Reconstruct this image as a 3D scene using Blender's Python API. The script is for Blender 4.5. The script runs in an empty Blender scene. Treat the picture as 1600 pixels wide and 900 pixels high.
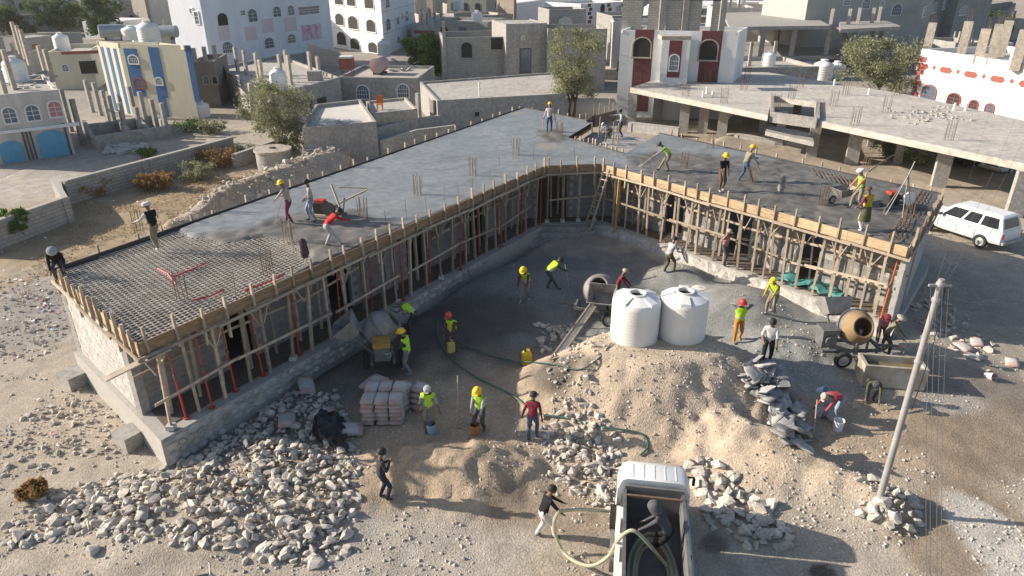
import bpy, bmesh, math, random
import numpy as np
from mathutils import Vector, Matrix, Quaternion
from mathutils.geometry import delaunay_2d_cdt

rnd = random.Random(7)
SC = bpy.context.scene
COL = SC.collection
R = math.radians

# ------------------------------------------------------------------ camera, sky, sun, exposure
CAM_H, CAM_F, CAM_T = 13.0, 1100.0, R(25.1)
cd = bpy.data.cameras.new('camera')
cd.sensor_width = 36.0
cd.lens = 36.0 * CAM_F / 1600.0
cd.clip_end = 3000
cam = bpy.data.objects.new('camera', cd)
cam.location = (0, 0, CAM_H)
cam.rotation_euler = (R(90) - CAM_T, 0, 0)
COL.objects.link(cam)
SC.camera = cam

SUN_EL, SHADOW_AZ = R(24.5), R(-7)          # shadows run to the east, a little towards the south
sdir = Vector((math.cos(SHADOW_AZ) * math.cos(SUN_EL), math.sin(SHADOW_AZ) * math.cos(SUN_EL), -math.sin(SUN_EL)))
sl = bpy.data.lights.new('sun', 'SUN')
sl.energy = 5.0
sl.angle = R(0.55)
sl.color = (1.0, 0.905, 0.78)
so = bpy.data.objects.new('sun', sl)
so.rotation_euler = sdir.to_track_quat('-Z', 'Y').to_euler()
so.location = (-30, 10, 40)
COL.objects.link(so)

w = bpy.data.worlds.new('World')
SC.world = w
w.use_nodes = True
nt = w.node_tree
sky = nt.nodes.new('ShaderNodeTexSky')
sky.sky_type = 'NISHITA'
sky.sun_disc = False
sky.sun_elevation = SUN_EL
sky.sun_rotation = math.atan2(-sdir.x, -sdir.y)
sky.air_density = 1.0
sky.dust_density = 1.5
nt.links.new(sky.outputs[0], nt.nodes['Background'].inputs[0])
nt.nodes['Background'].inputs[1].default_value = 0.098
SC.view_settings.view_transform = 'Standard'
SC.view_settings.look = 'None'
SC.view_settings.exposure = 0.68
SC.view_settings.gamma = 1.0
SC.view_settings.use_curve_mapping = False
SC.cycles.max_bounces = 5
SC.cycles.diffuse_bounces = 3

# ------------------------------------------------------------------ picking helpers
_c, _s = math.cos(CAM_T), math.sin(CAM_T)
def U(px, py, z=0.0):
    """the place at height z that is seen at a spot of the survey photograph"""
    a = (px - 800) / CAM_F; b = (450 - py) / CAM_F
    d = (a, _c + b * _s, -_s + b * _c)
    t = (z - CAM_H) / d[2]
    return Vector((d[0] * t, d[1] * t, z))
def rowof(X, Y, Z):
    f = Y * _c - (Z - CAM_H) * _s
    return 450 - CAM_F * (Y * _s + (Z - CAM_H) * _c) / f
def Zat(p, py):
    lo, hi = -5.0, 60.0
    for _ in range(40):
        m = (lo + hi) / 2
        if rowof(p[0], p[1], m) > py: lo = m
        else: hi = m
    return (lo + hi) / 2

# ------------------------------------------------------------------ numeric noise
def _hash(ix, iy, seed):
    h = (ix.astype(np.int64) * 374761393 + iy.astype(np.int64) * 668265263 + seed * 1442695041) & 0x7fffffff
    h = ((h ^ (h >> 13)) * 1274126177) & 0x7fffffff
    return ((h ^ (h >> 16)) & 0xffff) / 65535.0
def vnoise(x, y, seed=0):
    x = np.asarray(x, float); y = np.asarray(y, float)
    ix = np.floor(x); iy = np.floor(y); fx = x - ix; fy = y - iy
    fx = fx * fx * (3 - 2 * fx); fy = fy * fy * (3 - 2 * fy)
    a = _hash(ix, iy, seed); b = _hash(ix + 1, iy, seed); c = _hash(ix, iy + 1, seed); d = _hash(ix + 1, iy + 1, seed)
    return (a + (b - a) * fx) * (1 - fy) + (c + (d - c) * fx) * fy
def fbm(x, y, seed=0, octv=4):
    v = 0; a = 0.5; t = 0
    for i in range(octv):
        v = v + a * vnoise(x * 2 ** i, y * 2 ** i, seed + i * 17); t += a; a *= 0.5
    return v / t
def sstep(a, b, x):
    t = np.clip((np.asarray(x, float) - a) / (b - a), 0, 1)
    return t * t * (3 - 2 * t)

# ------------------------------------------------------------------ materials
MATS = {}
def M(name, c1, c2=None, scale=3.0, rough=0.85, bump=0.2, bscale=30.0, attr=None, var=0.0, metal=0.0, stretch=None, spec=0.5, dist=0.02, fine=0.0, trans=0.0):
    if name in MATS: return MATS[name]
    m = bpy.data.materials.new(name); m.use_nodes = True
    n = m.node_tree.nodes; L = m.node_tree.links
    bs = n['Principled BSDF']
    bs.inputs['Roughness'].default_value = rough
    bs.inputs['Metallic'].default_value = metal
    bs.inputs['Specular IOR Level'].default_value = spec
    geo = n.new('ShaderNodeNewGeometry')
    src = geo.outputs['Position']
    if stretch:
        mp = n.new('ShaderNodeMapping'); mp.inputs['Scale'].default_value = stretch
        L.new(src, mp.inputs['Vector']); src = mp.outputs['Vector']
    nz = n.new('ShaderNodeTexNoise'); nz.inputs['Scale'].default_value = scale; nz.inputs['Detail'].default_value = 6
    nz.inputs['Roughness'].default_value = 0.65
    L.new(src, nz.inputs['Vector'])
    c2 = c2 or tuple(v * 0.75 for v in c1)
    ramp = n.new('ShaderNodeValToRGB')
    ramp.color_ramp.elements[0].position = 0.32; ramp.color_ramp.elements[1].position = 0.68
    ramp.color_ramp.elements[0].color = (*c2, 1); ramp.color_ramp.elements[1].color = (*c1, 1)
    L.new(nz.outputs['Fac'], ramp.inputs['Fac'])
    col = ramp.outputs['Color']
    def mul(colr, other):
        mx = n.new('ShaderNodeMix'); mx.data_type = 'RGBA'; mx.blend_type = 'MULTIPLY'; mx.inputs['Factor'].default_value = 1.0
        L.new(colr, mx.inputs[6]); L.new(other, mx.inputs[7]); return mx.outputs[2]
    if attr:
        at = n.new('ShaderNodeAttribute'); at.attribute_name = attr
        col = mul(col, at.outputs['Color'])
        rg = n.new('ShaderNodeMath'); rg.operation = 'MULTIPLY'; rg.inputs[1].default_value = rough
        L.new(at.outputs['Alpha'], rg.inputs[0]); L.new(rg.outputs[0], bs.inputs['Roughness'])
    if fine:
        n2 = n.new('ShaderNodeTexNoise'); n2.inputs['Scale'].default_value = fine; n2.inputs['Detail'].default_value = 4
        L.new(geo.outputs['Position'], n2.inputs['Vector'])
        r2 = n.new('ShaderNodeValToRGB'); r2.color_ramp.elements[0].position = 0.3; r2.color_ramp.elements[1].position = 0.7
        r2.color_ramp.elements[0].color = (0.72, 0.72, 0.72, 1); r2.color_ramp.elements[1].color = (1.12, 1.12, 1.12, 1)
        L.new(n2.outputs['Fac'], r2.inputs['Fac']); col = mul(col, r2.outputs['Color'])
    if var:
        oi = n.new('ShaderNodeObjectInfo'); mr = n.new('ShaderNodeMapRange')
        mr.inputs['To Min'].default_value = 1 - var; mr.inputs['To Max'].default_value = 1 + var
        L.new(oi.outputs['Random'], mr.inputs['Value']); col = mul(col, mr.outputs['Result'])
    L.new(col, bs.inputs['Base Color'])
    if bump:
        nb = n.new('ShaderNodeTexNoise'); nb.inputs['Scale'].default_value = bscale; nb.inputs['Detail'].default_value = 5
        L.new(src, nb.inputs['Vector'])
        bp = n.new('ShaderNodeBump'); bp.inputs['Strength'].default_value = bump; bp.inputs['Distance'].default_value = dist
        L.new(nb.outputs['Fac'], bp.inputs['Height']); L.new(bp.outputs['Normal'], bs.inputs['Normal'])
    if trans:
        bs.inputs['Transmission Weight'].default_value = trans
    MATS[name] = m
    return m
def plain(name, c, rough=0.6, metal=0.0, var=0.0):
    return M(name, c, tuple(v * 0.86 for v in c), 6.0, rough, 0.0, metal=metal, var=var)

# ------------------------------------------------------------------ mesh builder
class MB:
    def __init__(self): self.v = []; self.f = []; self.mi = []; self.cur = 0
    def add(self, vs, fs):
        b = len(self.v); self.v.extend([tuple(x) for x in vs])
        for f in fs: self.f.append([i + b for i in f]); self.mi.append(self.cur)
    def box(self, c, s, rz=0.0, mat=None):
        x, y, z = s[0] / 2, s[1] / 2, s[2] / 2
        vs = [Vector((a, b, d)) for a in (-x, x) for b in (-y, y) for d in (-z, z)]
        m = mat or Matrix.Rotation(rz, 3, 'Z')
        self.add([m @ v + Vector(c) for v in vs], [(0, 1, 3, 2), (4, 6, 7, 5), (0, 4, 5, 1), (2, 3, 7, 6), (0, 2, 6, 4), (1, 5, 7, 3)])
        return self
    def beam(self, p0, p1, w, h, up=(0, 0, 1)):
        p0, p1 = Vector(p0), Vector(p1); d = p1 - p0; L = d.length
        if L < 1e-6: return self
        self.box((p0 + p1) / 2, (L, w, h), mat=frame(d, up)); return self
    def tube(self, pts, r, n=8, caps=True):
        pts = [Vector(p) for p in pts]; rs = r if isinstance(r, (list, tuple)) else [r] * len(pts)
        vs = []; fs = []
        prev = None
        for i, p in enumerate(pts):
            t = (pts[min(i + 1, len(pts) - 1)] - pts[max(i - 1, 0)])
            if t.length < 1e-9: t = Vector((0, 0, 1))
            t.normalize()
            if prev is None:
                a = t.orthogonal().normalized()
            else:
                a = (prev - t * prev.dot(t))
                a = a.normalized() if a.length > 1e-6 else t.orthogonal().normalized()
            prev = a; b = t.cross(a)
            for k in range(n):
                an = 2 * math.pi * k / n
                vs.append(p + (a * math.cos(an) + b * math.sin(an)) * rs[i])
        for i in range(len(pts) - 1):
            for k in range(n):
                fs.append((i * n + k, i * n + (k + 1) % n, (i + 1) * n + (k + 1) % n, (i + 1) * n + k))
        if caps:
            fs.append(tuple(reversed(range(n)))); fs.append(tuple(range((len(pts) - 1) * n, len(pts) * n)))
        self.add(vs, fs); return self
    def lathe(self, prof, n=20, m=None, c=(0, 0, 0), cap=True):
        vs = []; fs = []; m = m or Matrix.Identity(3); c = Vector(c)
        for r, z in prof:
            for k in range(n):
                an = 2 * math.pi * k / n
                vs.append(m @ Vector((r * math.cos(an), r * math.sin(an), z)) + c)
        for i in range(len(prof) - 1):
            for k in range(n):
                fs.append((i * n + k, i * n + (k + 1) % n, (i + 1) * n + (k + 1) % n, (i + 1) * n + k))
        if cap and prof[0][0] > 1e-4: fs.append(tuple(reversed(range(n))))
        if cap and prof[-1][0] > 1e-4: fs.append(tuple(range((len(prof) - 1) * n, len(prof) * n)))
        self.add(vs, fs); return self
    def prism(self, poly, z0, z1):
        n = len(poly); z0s = z0 if isinstance(z0, (list, tuple)) else [z0] * n; z1s = z1 if isinstance(z1, (list, tuple)) else [z1] * n
        vs = [(p[0], p[1], z0s[i]) for i, p in enumerate(poly)] + [(p[0], p[1], z1s[i]) for i, p in enumerate(poly)]
        fs = [tuple(reversed(range(n))), tuple(range(n, 2 * n))] + [(i, (i + 1) % n, n + (i + 1) % n, n + i) for i in range(n)]
        self.add(vs, fs); return self
    def extr(self, poly, o, ax, ay, az, t):
        """a plane outline (in ax, ay) pushed along az by t"""
        o, ax, ay, az = Vector(o), Vector(ax), Vector(ay), Vector(az); n = len(poly)
        vs = [o + ax * p[0] + ay * p[1] for p in poly] + [o + ax * p[0] + ay * p[1] + az * t for p in poly]
        fs = [tuple(reversed(range(n))), tuple(range(n, 2 * n))] + [(i, (i + 1) % n, n + (i + 1) % n, n + i) for i in range(n)]
        self.add(vs, fs); return self
    def build(self, name, mats, parent=None, smooth=False, world=True):
        me = bpy.data.meshes.new(name)
        off = Vector((0, 0, 0))
        if parent is not None and world:
            q = parent
            while q is not None: off += q.location; q = q.parent
        me.from_pydata([(v[0] - off.x, v[1] - off.y, v[2] - off.z) for v in self.v], [], self.f)
        for mm in (mats if isinstance(mats, (list, tuple)) else [mats]): me.materials.append(mm)
        if any(self.mi): me.polygons.foreach_set('material_index', self.mi)
        bm = bmesh.new(); bm.from_mesh(me); bmesh.ops.recalc_face_normals(bm, faces=bm.faces); bm.to_mesh(me); bm.free()
        if smooth:
            me.polygons.foreach_set('use_smooth', [True] * len(me.polygons))
            me.set_sharp_from_angle(angle=R(40))
        me.update()
        return link(name, me, parent)
def frame(d, up=(0, 0, 1)):
    x = Vector(d).normalized(); u = Vector(up)
    y = u.cross(x)
    if y.length < 1e-4: y = Vector((0, 1, 0)).cross(x)
    if y.length < 1e-4: y = Vector((1, 0, 0)).cross(x)
    y.normalize(); z = x.cross(y)
    return Matrix((x, y, z)).transposed()
def link(name, me, parent=None):
    o = bpy.data.objects.new(name, me); COL.objects.link(o)
    if parent is not None: o.parent = parent
    return o
def tag(o, label, cat, group=None):
    o['label'] = label; o['category'] = cat
    if group: o['group'] = group
    return o
def thing(name, label, cat, loc=(0, 0, 0), rz=0.0, group=None):
    o = bpy.data.objects.new(name, None); COL.objects.link(o)
    o.empty_display_size = 0.2; o['kind'] = 'thing'
    o.location = loc; o.rotation_euler = (0, 0, rz)
    return tag(o, label, cat, group)
def structure(o): o['kind'] = 'structure'; return o
def dup(root, loc, rz=0.0, label=None, group=None, sc=None):
    def cp(o, par):
        c = o.copy(); COL.objects.link(c); c.parent = par
        for ch in o.children: cp(ch, c)
        return c
    r = cp(root, None); r.location = loc; r.rotation_euler = (0, 0, rz)
    if sc: r.scale = sc if isinstance(sc, (tuple, list)) else (sc, sc, sc)
    if label: r['label'] = label
    if group: r['group'] = group
    return r
_unit = {}
def unit_box(mat):
    if mat.name not in _unit:
        mb = MB().box((0, 0, 0), (1, 1, 1)); me = bpy.data.meshes.new('box_' + mat.name)
        me.from_pydata(mb.v, [], mb.f); me.materials.append(mat); me.update()
        bm = bmesh.new(); bm.from_mesh(me); bmesh.ops.recalc_face_normals(bm, faces=bm.faces); bm.to_mesh(me); bm.free()
        _unit[mat.name] = me
    return _unit[mat.name]
def stick(name, p0, p1, w, h, mat, parent=None, up=(0, 0, 1)):
    """a squared timber or block between two points; alike pieces share one mesh"""
    o = link(name, unit_box(mat), parent)
    p0, p1 = Vector(p0), Vector(p1); d = p1 - p0
    off = Vector((0, 0, 0)); q = parent
    while q is not None: off += q.location; q = q.parent
    m = Matrix.LocRotScale((p0 + p1) / 2 - off, frame(d, up).to_quaternion(), Vector((d.length, w, h)))
    o.matrix_local = m
    return o
ORD = ('first second third fourth fifth sixth seventh eighth ninth tenth eleventh twelfth thirteenth fourteenth fifteenth sixteenth seventeenth eighteenth nineteenth twentieth'.split() + ['twenty-' + k for k in 'first second third fourth fifth sixth seventh eighth ninth'.split()])
def V2(p): return Vector((p[0], p[1], 0))
def lerp(a, b, t): return a + (b - a) * t
# ------------------------------------------------------------------ slab outline (top of the fresh concrete)
SZ = 4.0
A_, B_, C_, D_, E_, F_ = [U(x, y, SZ) for x, y in ((85, 421), (215, 535), (850, 258), (940, 255), (1420, 385), (1470, 303))]
K4, K3, K2, K1, H_ = [U(x, y, SZ) for x, y in ((1030, 208), (976, 240), (886, 215), (927, 190), (818, 168))]
OUT = [A_, B_, C_, D_, E_, F_, K4, K3, K2, K1, H_]
u1 = V2(C_ - B_).normalized(); n1 = Vector((-u1.y, u1.x, 0)); L1 = V2(C_ - B_).length
u2 = V2(E_ - D_).normalized(); n2 = Vector((-u2.y, u2.x, 0)); L2 = V2(E_ - D_).length
u0 = V2(D_ - C_).normalized(); n0 = Vector((-u0.y, u0.x, 0)); L0 = V2(D_ - C_).length

# ------------------------------------------------------------------ terrain
def seg_d(x, y, a, b):
    ax, ay, bx, by = a[0], a[1], b[0], b[1]; dx, dy = bx - ax, by - ay
    t = np.clip(((x - ax) * dx + (y - ay) * dy) / (dx * dx + dy * dy), 0, 1)
    return np.hypot(x - ax - t * dx, y - ay - t * dy), t
def blob(x, y, c, rx, ry, rot=0.0):
    dx, dy = x - c[0], y - c[1]; cs, sn = math.cos(rot), math.sin(rot)
    return np.hypot((dx * cs + dy * sn) / rx, (-dx * sn + dy * cs) / ry)
T1, T2 = U(990, 531, 1.85), U(1063, 527, 1.85)          # the two water tanks on the mound
MC = (T1 + T2) / 2
SAND = U(712, 722, 0.4); GRAV1 = U(1150, 468, 0.9); GRAV2 = U(835, 440, 0.9); GRAV3 = U(1235, 545, 0.6)
TAIL0, TAIL1 = U(1120, 640, 1.0), U(1385, 775, 0.5)
RUB = U(400, 770, 0.2)
SPOIL0, SPOIL1 = U(275, 345, 0.3), U(520, 255, 0.3)
def hz(x, y, fine=True):
    x = np.asarray(x, float); y = np.asarray(y, float)
    inner = sstep(-0.3, 1.2, (x - B_.x) * u1.y - (y - B_.y) * u1.x)      # right of the left wing's edge
    fade = 1 - sstep(14.0, 19.0, x)
    z = 0.62 * sstep(14.5, 22.0, y) * inner * (0.45 + 0.55 * fade)
    wob = fbm(x * 0.9, y * 0.9, 3, 4) - 0.5
    # dirt mound: flat top under the tanks, falling to all sides
    dm = blob(x, y, (MC.x - 0.05, MC.y - 0.45), 2.15, 1.15, -0.08) + 0.25 * wob
    dist = (dm - 1.0) * 1.25
    mound = 1.88 - np.maximum(0, dist) * 0.92 * np.where(y < MC.y, 0.9, 1.25)
    dt, t = seg_d(x, y, TAIL0, TAIL1)
    tail = (1.0 - 0.5 * t) - np.maximum(0, dt + 0.5 * wob - 0.25) * 0.62
    z = np.maximum(z, mound); z = np.maximum(z, tail)
    k = blob(x, y, U(905, 585, 0.7), 1.3, 1.0)
    z = np.maximum(z, 1.0 - 0.8 * np.maximum(0, k - 0.3) - 0.3 * wob)
    s = blob(x, y, (SAND.x, SAND.y), 2.9, 1.5, 0.05) + 0.3 * wob
    z = np.maximum(z, z * 0 + 0.75 * (1 - sstep(0.1, 1.25, s)))
    for c, rx, ry, h in ((GRAV1, 2.6, 2.0, 0.55), (GRAV2, 4.2, 2.6, 0.45), (GRAV3, 2.2, 1.5, 0.35), (U(1060, 425, 0.9), 1.6, 1.2, 0.5)):
        z = z + h * (1 - sstep(0.15, 1.2, blob(x, y, c, rx, ry) + 0.25 * wob))
    z = z + 0.28 * (1 - sstep(0.3, 1.3, blob(x, y, RUB, 4.2, 2.2, 0.35) + 0.3 * wob))
    d, t = seg_d(x, y, SPOIL0, SPOIL1)
    z = np.maximum(z, 1.25 - 0.75 * np.maximum(0, d - 0.3 + 0.8 * wob) - 0.9 * (1 - sstep(0, 0.3, t)))
    z = z + 0.10 * (fbm(x * 0.35, y * 0.35, 11, 3) - 0.5)
    if fine:
        rough = 0.06 + 0.24 * sstep(0.75, 1.2, dm) * (1 - sstep(2.2, 3.4, dm)) + 0.22 * (1 - sstep(0.2, 1.6, dt)) + 0.16 * (1 - sstep(0.8, 1.3, s)) + 0.06 * (1 - sstep(0, 3, d))
        z = z + rough * (fbm(x * 2.3, y * 2.3, 23, 4) - 0.5)
        z = z + 0.16 * (1 - sstep(0.7, 1.25, s)) * (np.abs(vnoise(x * 3.1, y * 3.1, 41) - 0.5) * -1.6)
    return z
def hp(x, y): return float(hz(np.array([x]), np.array([y]))[0])
def G(px, py, dz=0.0):
    """the place on the ground seen at a spot of the photograph"""
    zs = np.linspace(2.6, -0.3, 59); q = U(px, py, 0); d = (q - Vector((0, 0, CAM_H))) / CAM_H
    xs = q.x - d.x * zs; ys = q.y - d.y * zs; k = np.nonzero(hz(xs, ys) >= zs)[0]
    p = U(px, py, zs[k[0]] if len(k) else 0.0); p.z = hp(p.x, p.y) + dz
    return p

m_ground = M('earth', (1.0, 1.0, 1.0), (0.80, 0.79, 0.77), 1.3, 0.95, 0.9, 22.0, attr='tint', fine=14.0, dist=0.03, spec=0.2)
DUST = np.array((0.46, 0.40, 0.325)); SANDC = np.array((0.48, 0.37, 0.26)); GRAVC = np.array((0.215, 0.22, 0.21))
DIRT = np.array((0.56, 0.45, 0.34)); WET = np.array((0.25, 0.195, 0.14)); PALE = np.array((0.52, 0.485, 0.43)); DRY = np.array((0.40, 0.29, 0.165))
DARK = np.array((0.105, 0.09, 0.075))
def tint(x, y):
    n = fbm(x * 0.7, y * 0.7, 5, 4) - 0.5
    c = np.tile(DUST, (x.size, 1)).astype(float); rg = np.ones(x.size)
    def lay(col, k, r=None):
        nonlocal c, rg
        k = np.clip(k, 0, 1); c = c * (1 - k[:, None]) + col * k[:, None]
        if r is not None: rg = rg * (1 - k) + r * k
    def at(px, py, rx, ry, col, rot=0.0, k=1.0, soft=0.35, r=None, z=0.1, wn=0.9):
        p = U(px, py, z); lay(col, k * (1 - sstep(1 - soft, 1 + soft, blob(x, y, p, rx, ry, rot) + wn * n)), r)
    # dry grassy field beyond the left wing
    q = U(150, 380, 0)
    lay(DRY, 0.75 * (1 - sstep(0.6, 1.2, blob(x, y, (q.x - 2, q.y + 5), 6.5, 13, -0.35) + 1.0 * n)))
    at(60, 280, 7, 5, PALE, k=0.6)
    at(200, 245, 9, 4, np.array((0.36, 0.33, 0.29)), k=0.6)
    at(60, 480, 2.6, 3.2, np.array((0.33, 0.31, 0.29)), k=0.8)
    # courtyard: gravel, then darker, smoother patches beside the left wing
    at(850, 470, 7.5, 5.6, GRAVC, k=0.95, z=0.8)
    at(1130, 500, 5.0, 4.2, GRAVC * 1.45, k=0.9, z=0.8)
    at(1260, 545, 2.6, 2.4, GRAVC * 1.45, k=0.9, z=0.6)
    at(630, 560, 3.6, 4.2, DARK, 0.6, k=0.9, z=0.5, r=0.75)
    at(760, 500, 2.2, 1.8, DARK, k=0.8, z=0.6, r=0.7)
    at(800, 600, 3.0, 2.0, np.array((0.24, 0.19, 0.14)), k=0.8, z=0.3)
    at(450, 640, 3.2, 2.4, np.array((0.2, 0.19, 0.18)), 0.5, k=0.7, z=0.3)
    # sand and dirt mound
    at(715, 670, 3.8, 3.2, SANDC, k=0.95, z=0.4)
    at(1040, 640, 4.2, 3.3, DIRT, k=0.97, z=1.0)
    at(1300, 735, 3.0, 1.0, DIRT * 1.05, -0.35, k=0.8, z=0.4)
    at(905, 560, 1.4, 1.2, DIRT, k=0.9, z=1.0)
    at(1370, 680, 3.4, 1.5, SANDC * 0.98, k=0.9, z=0.2)
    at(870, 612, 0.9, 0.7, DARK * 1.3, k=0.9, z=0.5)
    # road side: damp patches and pale dust
    at(1545, 860, 1.2, 2.4, PALE, 0.2, k=0.9)
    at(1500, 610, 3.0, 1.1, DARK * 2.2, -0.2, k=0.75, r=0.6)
    at(1560, 690, 2.6, 1.6, WET * 1.1, k=0.75, r=0.85)
    at(1480, 640, 1.0, 0.5, PALE * 0.8, k=0.8)
    at(1500, 790, 1.7, 1.3, WET * 1.25, 0.5, k=0.9, r=0.8)
    at(1465, 850, 1.0, 1.4, WET * 1.3, 0.1, k=0.9, r=0.8)
    at(1560, 840, 0.9, 1.9, PALE * 1.05, 0.15, k=1.0, soft=0.12, wn=0.6)
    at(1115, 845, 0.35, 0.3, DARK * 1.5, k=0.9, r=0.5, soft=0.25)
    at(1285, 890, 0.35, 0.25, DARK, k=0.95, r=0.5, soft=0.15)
    at(900, 800, 1.4, 0.9, WET * 1.3, 0.2, k=0.75)
    at(790, 800, 0.5, 1.2, WET * 1.2, -0.4, k=0.85)
    at(900, 880, 2.0, 0.6, WET * 1.5, k=0.5)
    at(650, 860, 3.2, 1.2, np.array((0.46, 0.42, 0.36)), k=0.8)
    at(1510, 430, 5.5, 4.0, np.array((0.45, 0.395, 0.33)), k=0.8)
    at(1460, 470, 3.2, 4.0, np.array((0.36, 0.31, 0.255)), k=0.6)
    at(1200, 240, 30, 9, np.array((0.40, 0.34, 0.27)), k=0.7)
    lay(np.array((0.33, 0.305, 0.27)), 0.8 * sstep(56, 75, y + 8 * n))
    p = U(60, 14, 0); lay(np.array((0.17, 0.17, 0.175)), 1 - sstep(0.8, 1.1, blob(x, y, p, 60, 16)))
    c = c * (1 + 0.35 * (fbm(x * 2.5, y * 2.5, 71, 3) - 0.5))[:, None]
    return np.concatenate([c, rg[:, None]], 1)
def sheet(name, xs, ys, zf):
    X, Y = np.meshgrid(xs, ys); x = X.ravel(); y = Y.ravel(); z = zf(x, y)
    nx, ny = len(xs), len(ys)
    idx = np.arange(nx * ny).reshape(ny, nx)
    f = np.stack([idx[:-1, :-1].ravel(), idx[:-1, 1:].ravel(), idx[1:, 1:].ravel(), idx[1:, :-1].ravel()], 1)
    me = bpy.data.meshes.new(name)
    me.vertices.add(len(x)); me.vertices.foreach_set('co', np.stack([x, y, z], 1).ravel())
    me.loops.add(f.size); me.loops.foreach_set('vertex_index', f.ravel().astype(np.int32))
    me.polygons.add(len(f)); me.polygons.foreach_set('loop_start', np.arange(0, f.size, 4, dtype=np.int32))
    me.update(calc_edges=True)
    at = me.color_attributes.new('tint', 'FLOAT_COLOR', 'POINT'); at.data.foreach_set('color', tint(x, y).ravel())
    me.polygons.foreach_set('use_smooth', [True] * len(f)); me.materials.append(m_ground)
    return link(name, me)
GX0, GX1, GY0, GY1 = -34, 34, 7.5, 62
def edge_fall(x, y):
    k = np.minimum(np.minimum(x - GX0, GX1 - x), np.minimum(y - GY0, GY1 - y))
    return -0.25 * (1 - sstep(0, 1.0, k))
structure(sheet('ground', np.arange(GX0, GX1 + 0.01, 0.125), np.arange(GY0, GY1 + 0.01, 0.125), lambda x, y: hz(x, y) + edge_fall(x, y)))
def far_z(x, y):
    inside = (x > GX0 + 1.5) & (x < GX1 - 1.5) & (y > GY0 + 1.5) & (y < GY1 - 1.5)
    hill = 9.0 * sstep(70, 130, x) * sstep(95, 190, y) + 0.6 * (fbm(x * 0.05, y * 0.05, 9, 3) - 0.5)
    return np.where(inside, -0.6, -0.03 + hill * sstep(60, 80, y))
far = sheet('terrain', np.concatenate([np.arange(-900, -120, 60), np.arange(-120, 121, 3.0), np.arange(150, 900, 60)]), np.concatenate([np.arange(-40, 220, 3.0), np.arange(220, 2000, 120)]), far_z)
structure(far)
# ------------------------------------------------------------------ materials of the site
m_wood = M('pale_timber', (0.47, 0.385, 0.29), (0.30, 0.24, 0.18), 4.0, 0.8, 0.3, 40, var=0.28, stretch=(1, 1, 1))
m_board = M('formwork_board', (0.35, 0.225, 0.125), (0.16, 0.105, 0.065), 3.5, 0.75, 0.3, 30, var=0.2, stretch=(1, 1, 5))  # stained brown, painted darker still for the shaded side of the long wing
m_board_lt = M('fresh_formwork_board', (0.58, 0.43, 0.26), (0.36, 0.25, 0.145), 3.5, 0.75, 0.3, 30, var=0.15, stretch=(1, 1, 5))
m_red = M('red_oxide_steel', (0.50, 0.055, 0.025), (0.32, 0.04, 0.02), 8, 0.55, 0.1)
m_orange = M('orange_steel', (0.62, 0.16, 0.03), (0.42, 0.10, 0.03), 8, 0.55, 0.1)
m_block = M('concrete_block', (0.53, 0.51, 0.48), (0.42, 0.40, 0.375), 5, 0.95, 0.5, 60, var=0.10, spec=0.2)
m_shadeblock = M('shade_dark_block', (0.30, 0.29, 0.28), (0.21, 0.20, 0.195), 3, 0.95, 0.5, 60, var=0.10, spec=0.2)  # block colour darkened to stand in for the deep shade under the slab
m_mortar = M('mortar', (0.44, 0.42, 0.385), (0.35, 0.33, 0.30), 6, 0.95, 0.4, 50, spec=0.2)
m_stone = M('plinth_stone', (0.46, 0.44, 0.41), (0.30, 0.29, 0.275), 4, 0.9, 0.6, 30, var=0.18, spec=0.2)
m_conc = M('cast_concrete', (0.40, 0.385, 0.355), (0.29, 0.275, 0.255), 1.6, 0.9, 0.3, 25, fine=7.0, spec=0.25)
m_slab = M('wet_concrete', (1, 1, 1), (0.82, 0.83, 0.84), 0.6, 1.0, 0.35, 9.0, attr='tint', fine=3.0, dist=0.015, spec=0.5)
m_rebar = M('rebar_steel', (0.66, 0.60, 0.51), (0.34, 0.29, 0.24), 3, 0.6, 0.0)
m_rust = M('rusty_rebar', (0.19, 0.13, 0.095), (0.11, 0.075, 0.055), 20, 0.75, 0.0)
m_dark = M('dark_membrane', (0.045, 0.045, 0.045), None, 4, 0.6, 0.2)
m_conduit = M('red_conduit', (0.55, 0.035, 0.06), None, 9, 0.5, 0.0)
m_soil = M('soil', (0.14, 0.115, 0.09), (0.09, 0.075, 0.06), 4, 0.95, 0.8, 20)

PZ = 1.0      # plinth top
bld = thing('unfinished_building', 'L-shaped grey block building with freshly poured concrete roof slab', 'building', (B_.x, B_.y, 0))

def in_poly(x, y, poly):
    x = np.asarray(x, float); y = np.asarray(y, float); r = np.zeros(x.shape, bool); n = len(poly); j = n - 1
    for i in range(n):
        xi, yi, xj, yj = poly[i][0], poly[i][1], poly[j][0], poly[j][1]
        if abs(yj - yi) > 1e-9:
            r ^= ((yi > y) != (yj > y)) & (x < (xj - xi) * (y - yi) / (yj - yi) + xi)
        j = i
    return r
def poly_d(x, y, poly):
    d = np.full(np.shape(x), 1e9)
    for i in range(len(poly)): d = np.minimum(d, seg_d(x, y, poly[i], poly[(i + 1) % len(poly)])[0])
    return np.where(in_poly(x, y, poly), -d, d)          # negative inside
def pxpoly(pts, z=SZ): return [U(a, b, z) for a, b in pts]
ZREB = pxpoly(((60, 430), (205, 550), (452, 440), (478, 402), (455, 376), (410, 366), (340, 378), (262, 355), (215, 372)))
ZROUGH1 = pxpoly(((300, 372), (410, 352), (440, 338), (560, 330), (640, 350), (600, 385), (470, 440), (440, 400)))
ZROUGH2 = pxpoly(((975, 262), (985, 245), (1060, 236), (1130, 246), (1220, 250), (1480, 300), (1440, 400), (1200, 335)))
ZROUGH3 = pxpoly(((838, 203), (880, 200), (884, 215), (868, 222), (848, 216)))
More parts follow.
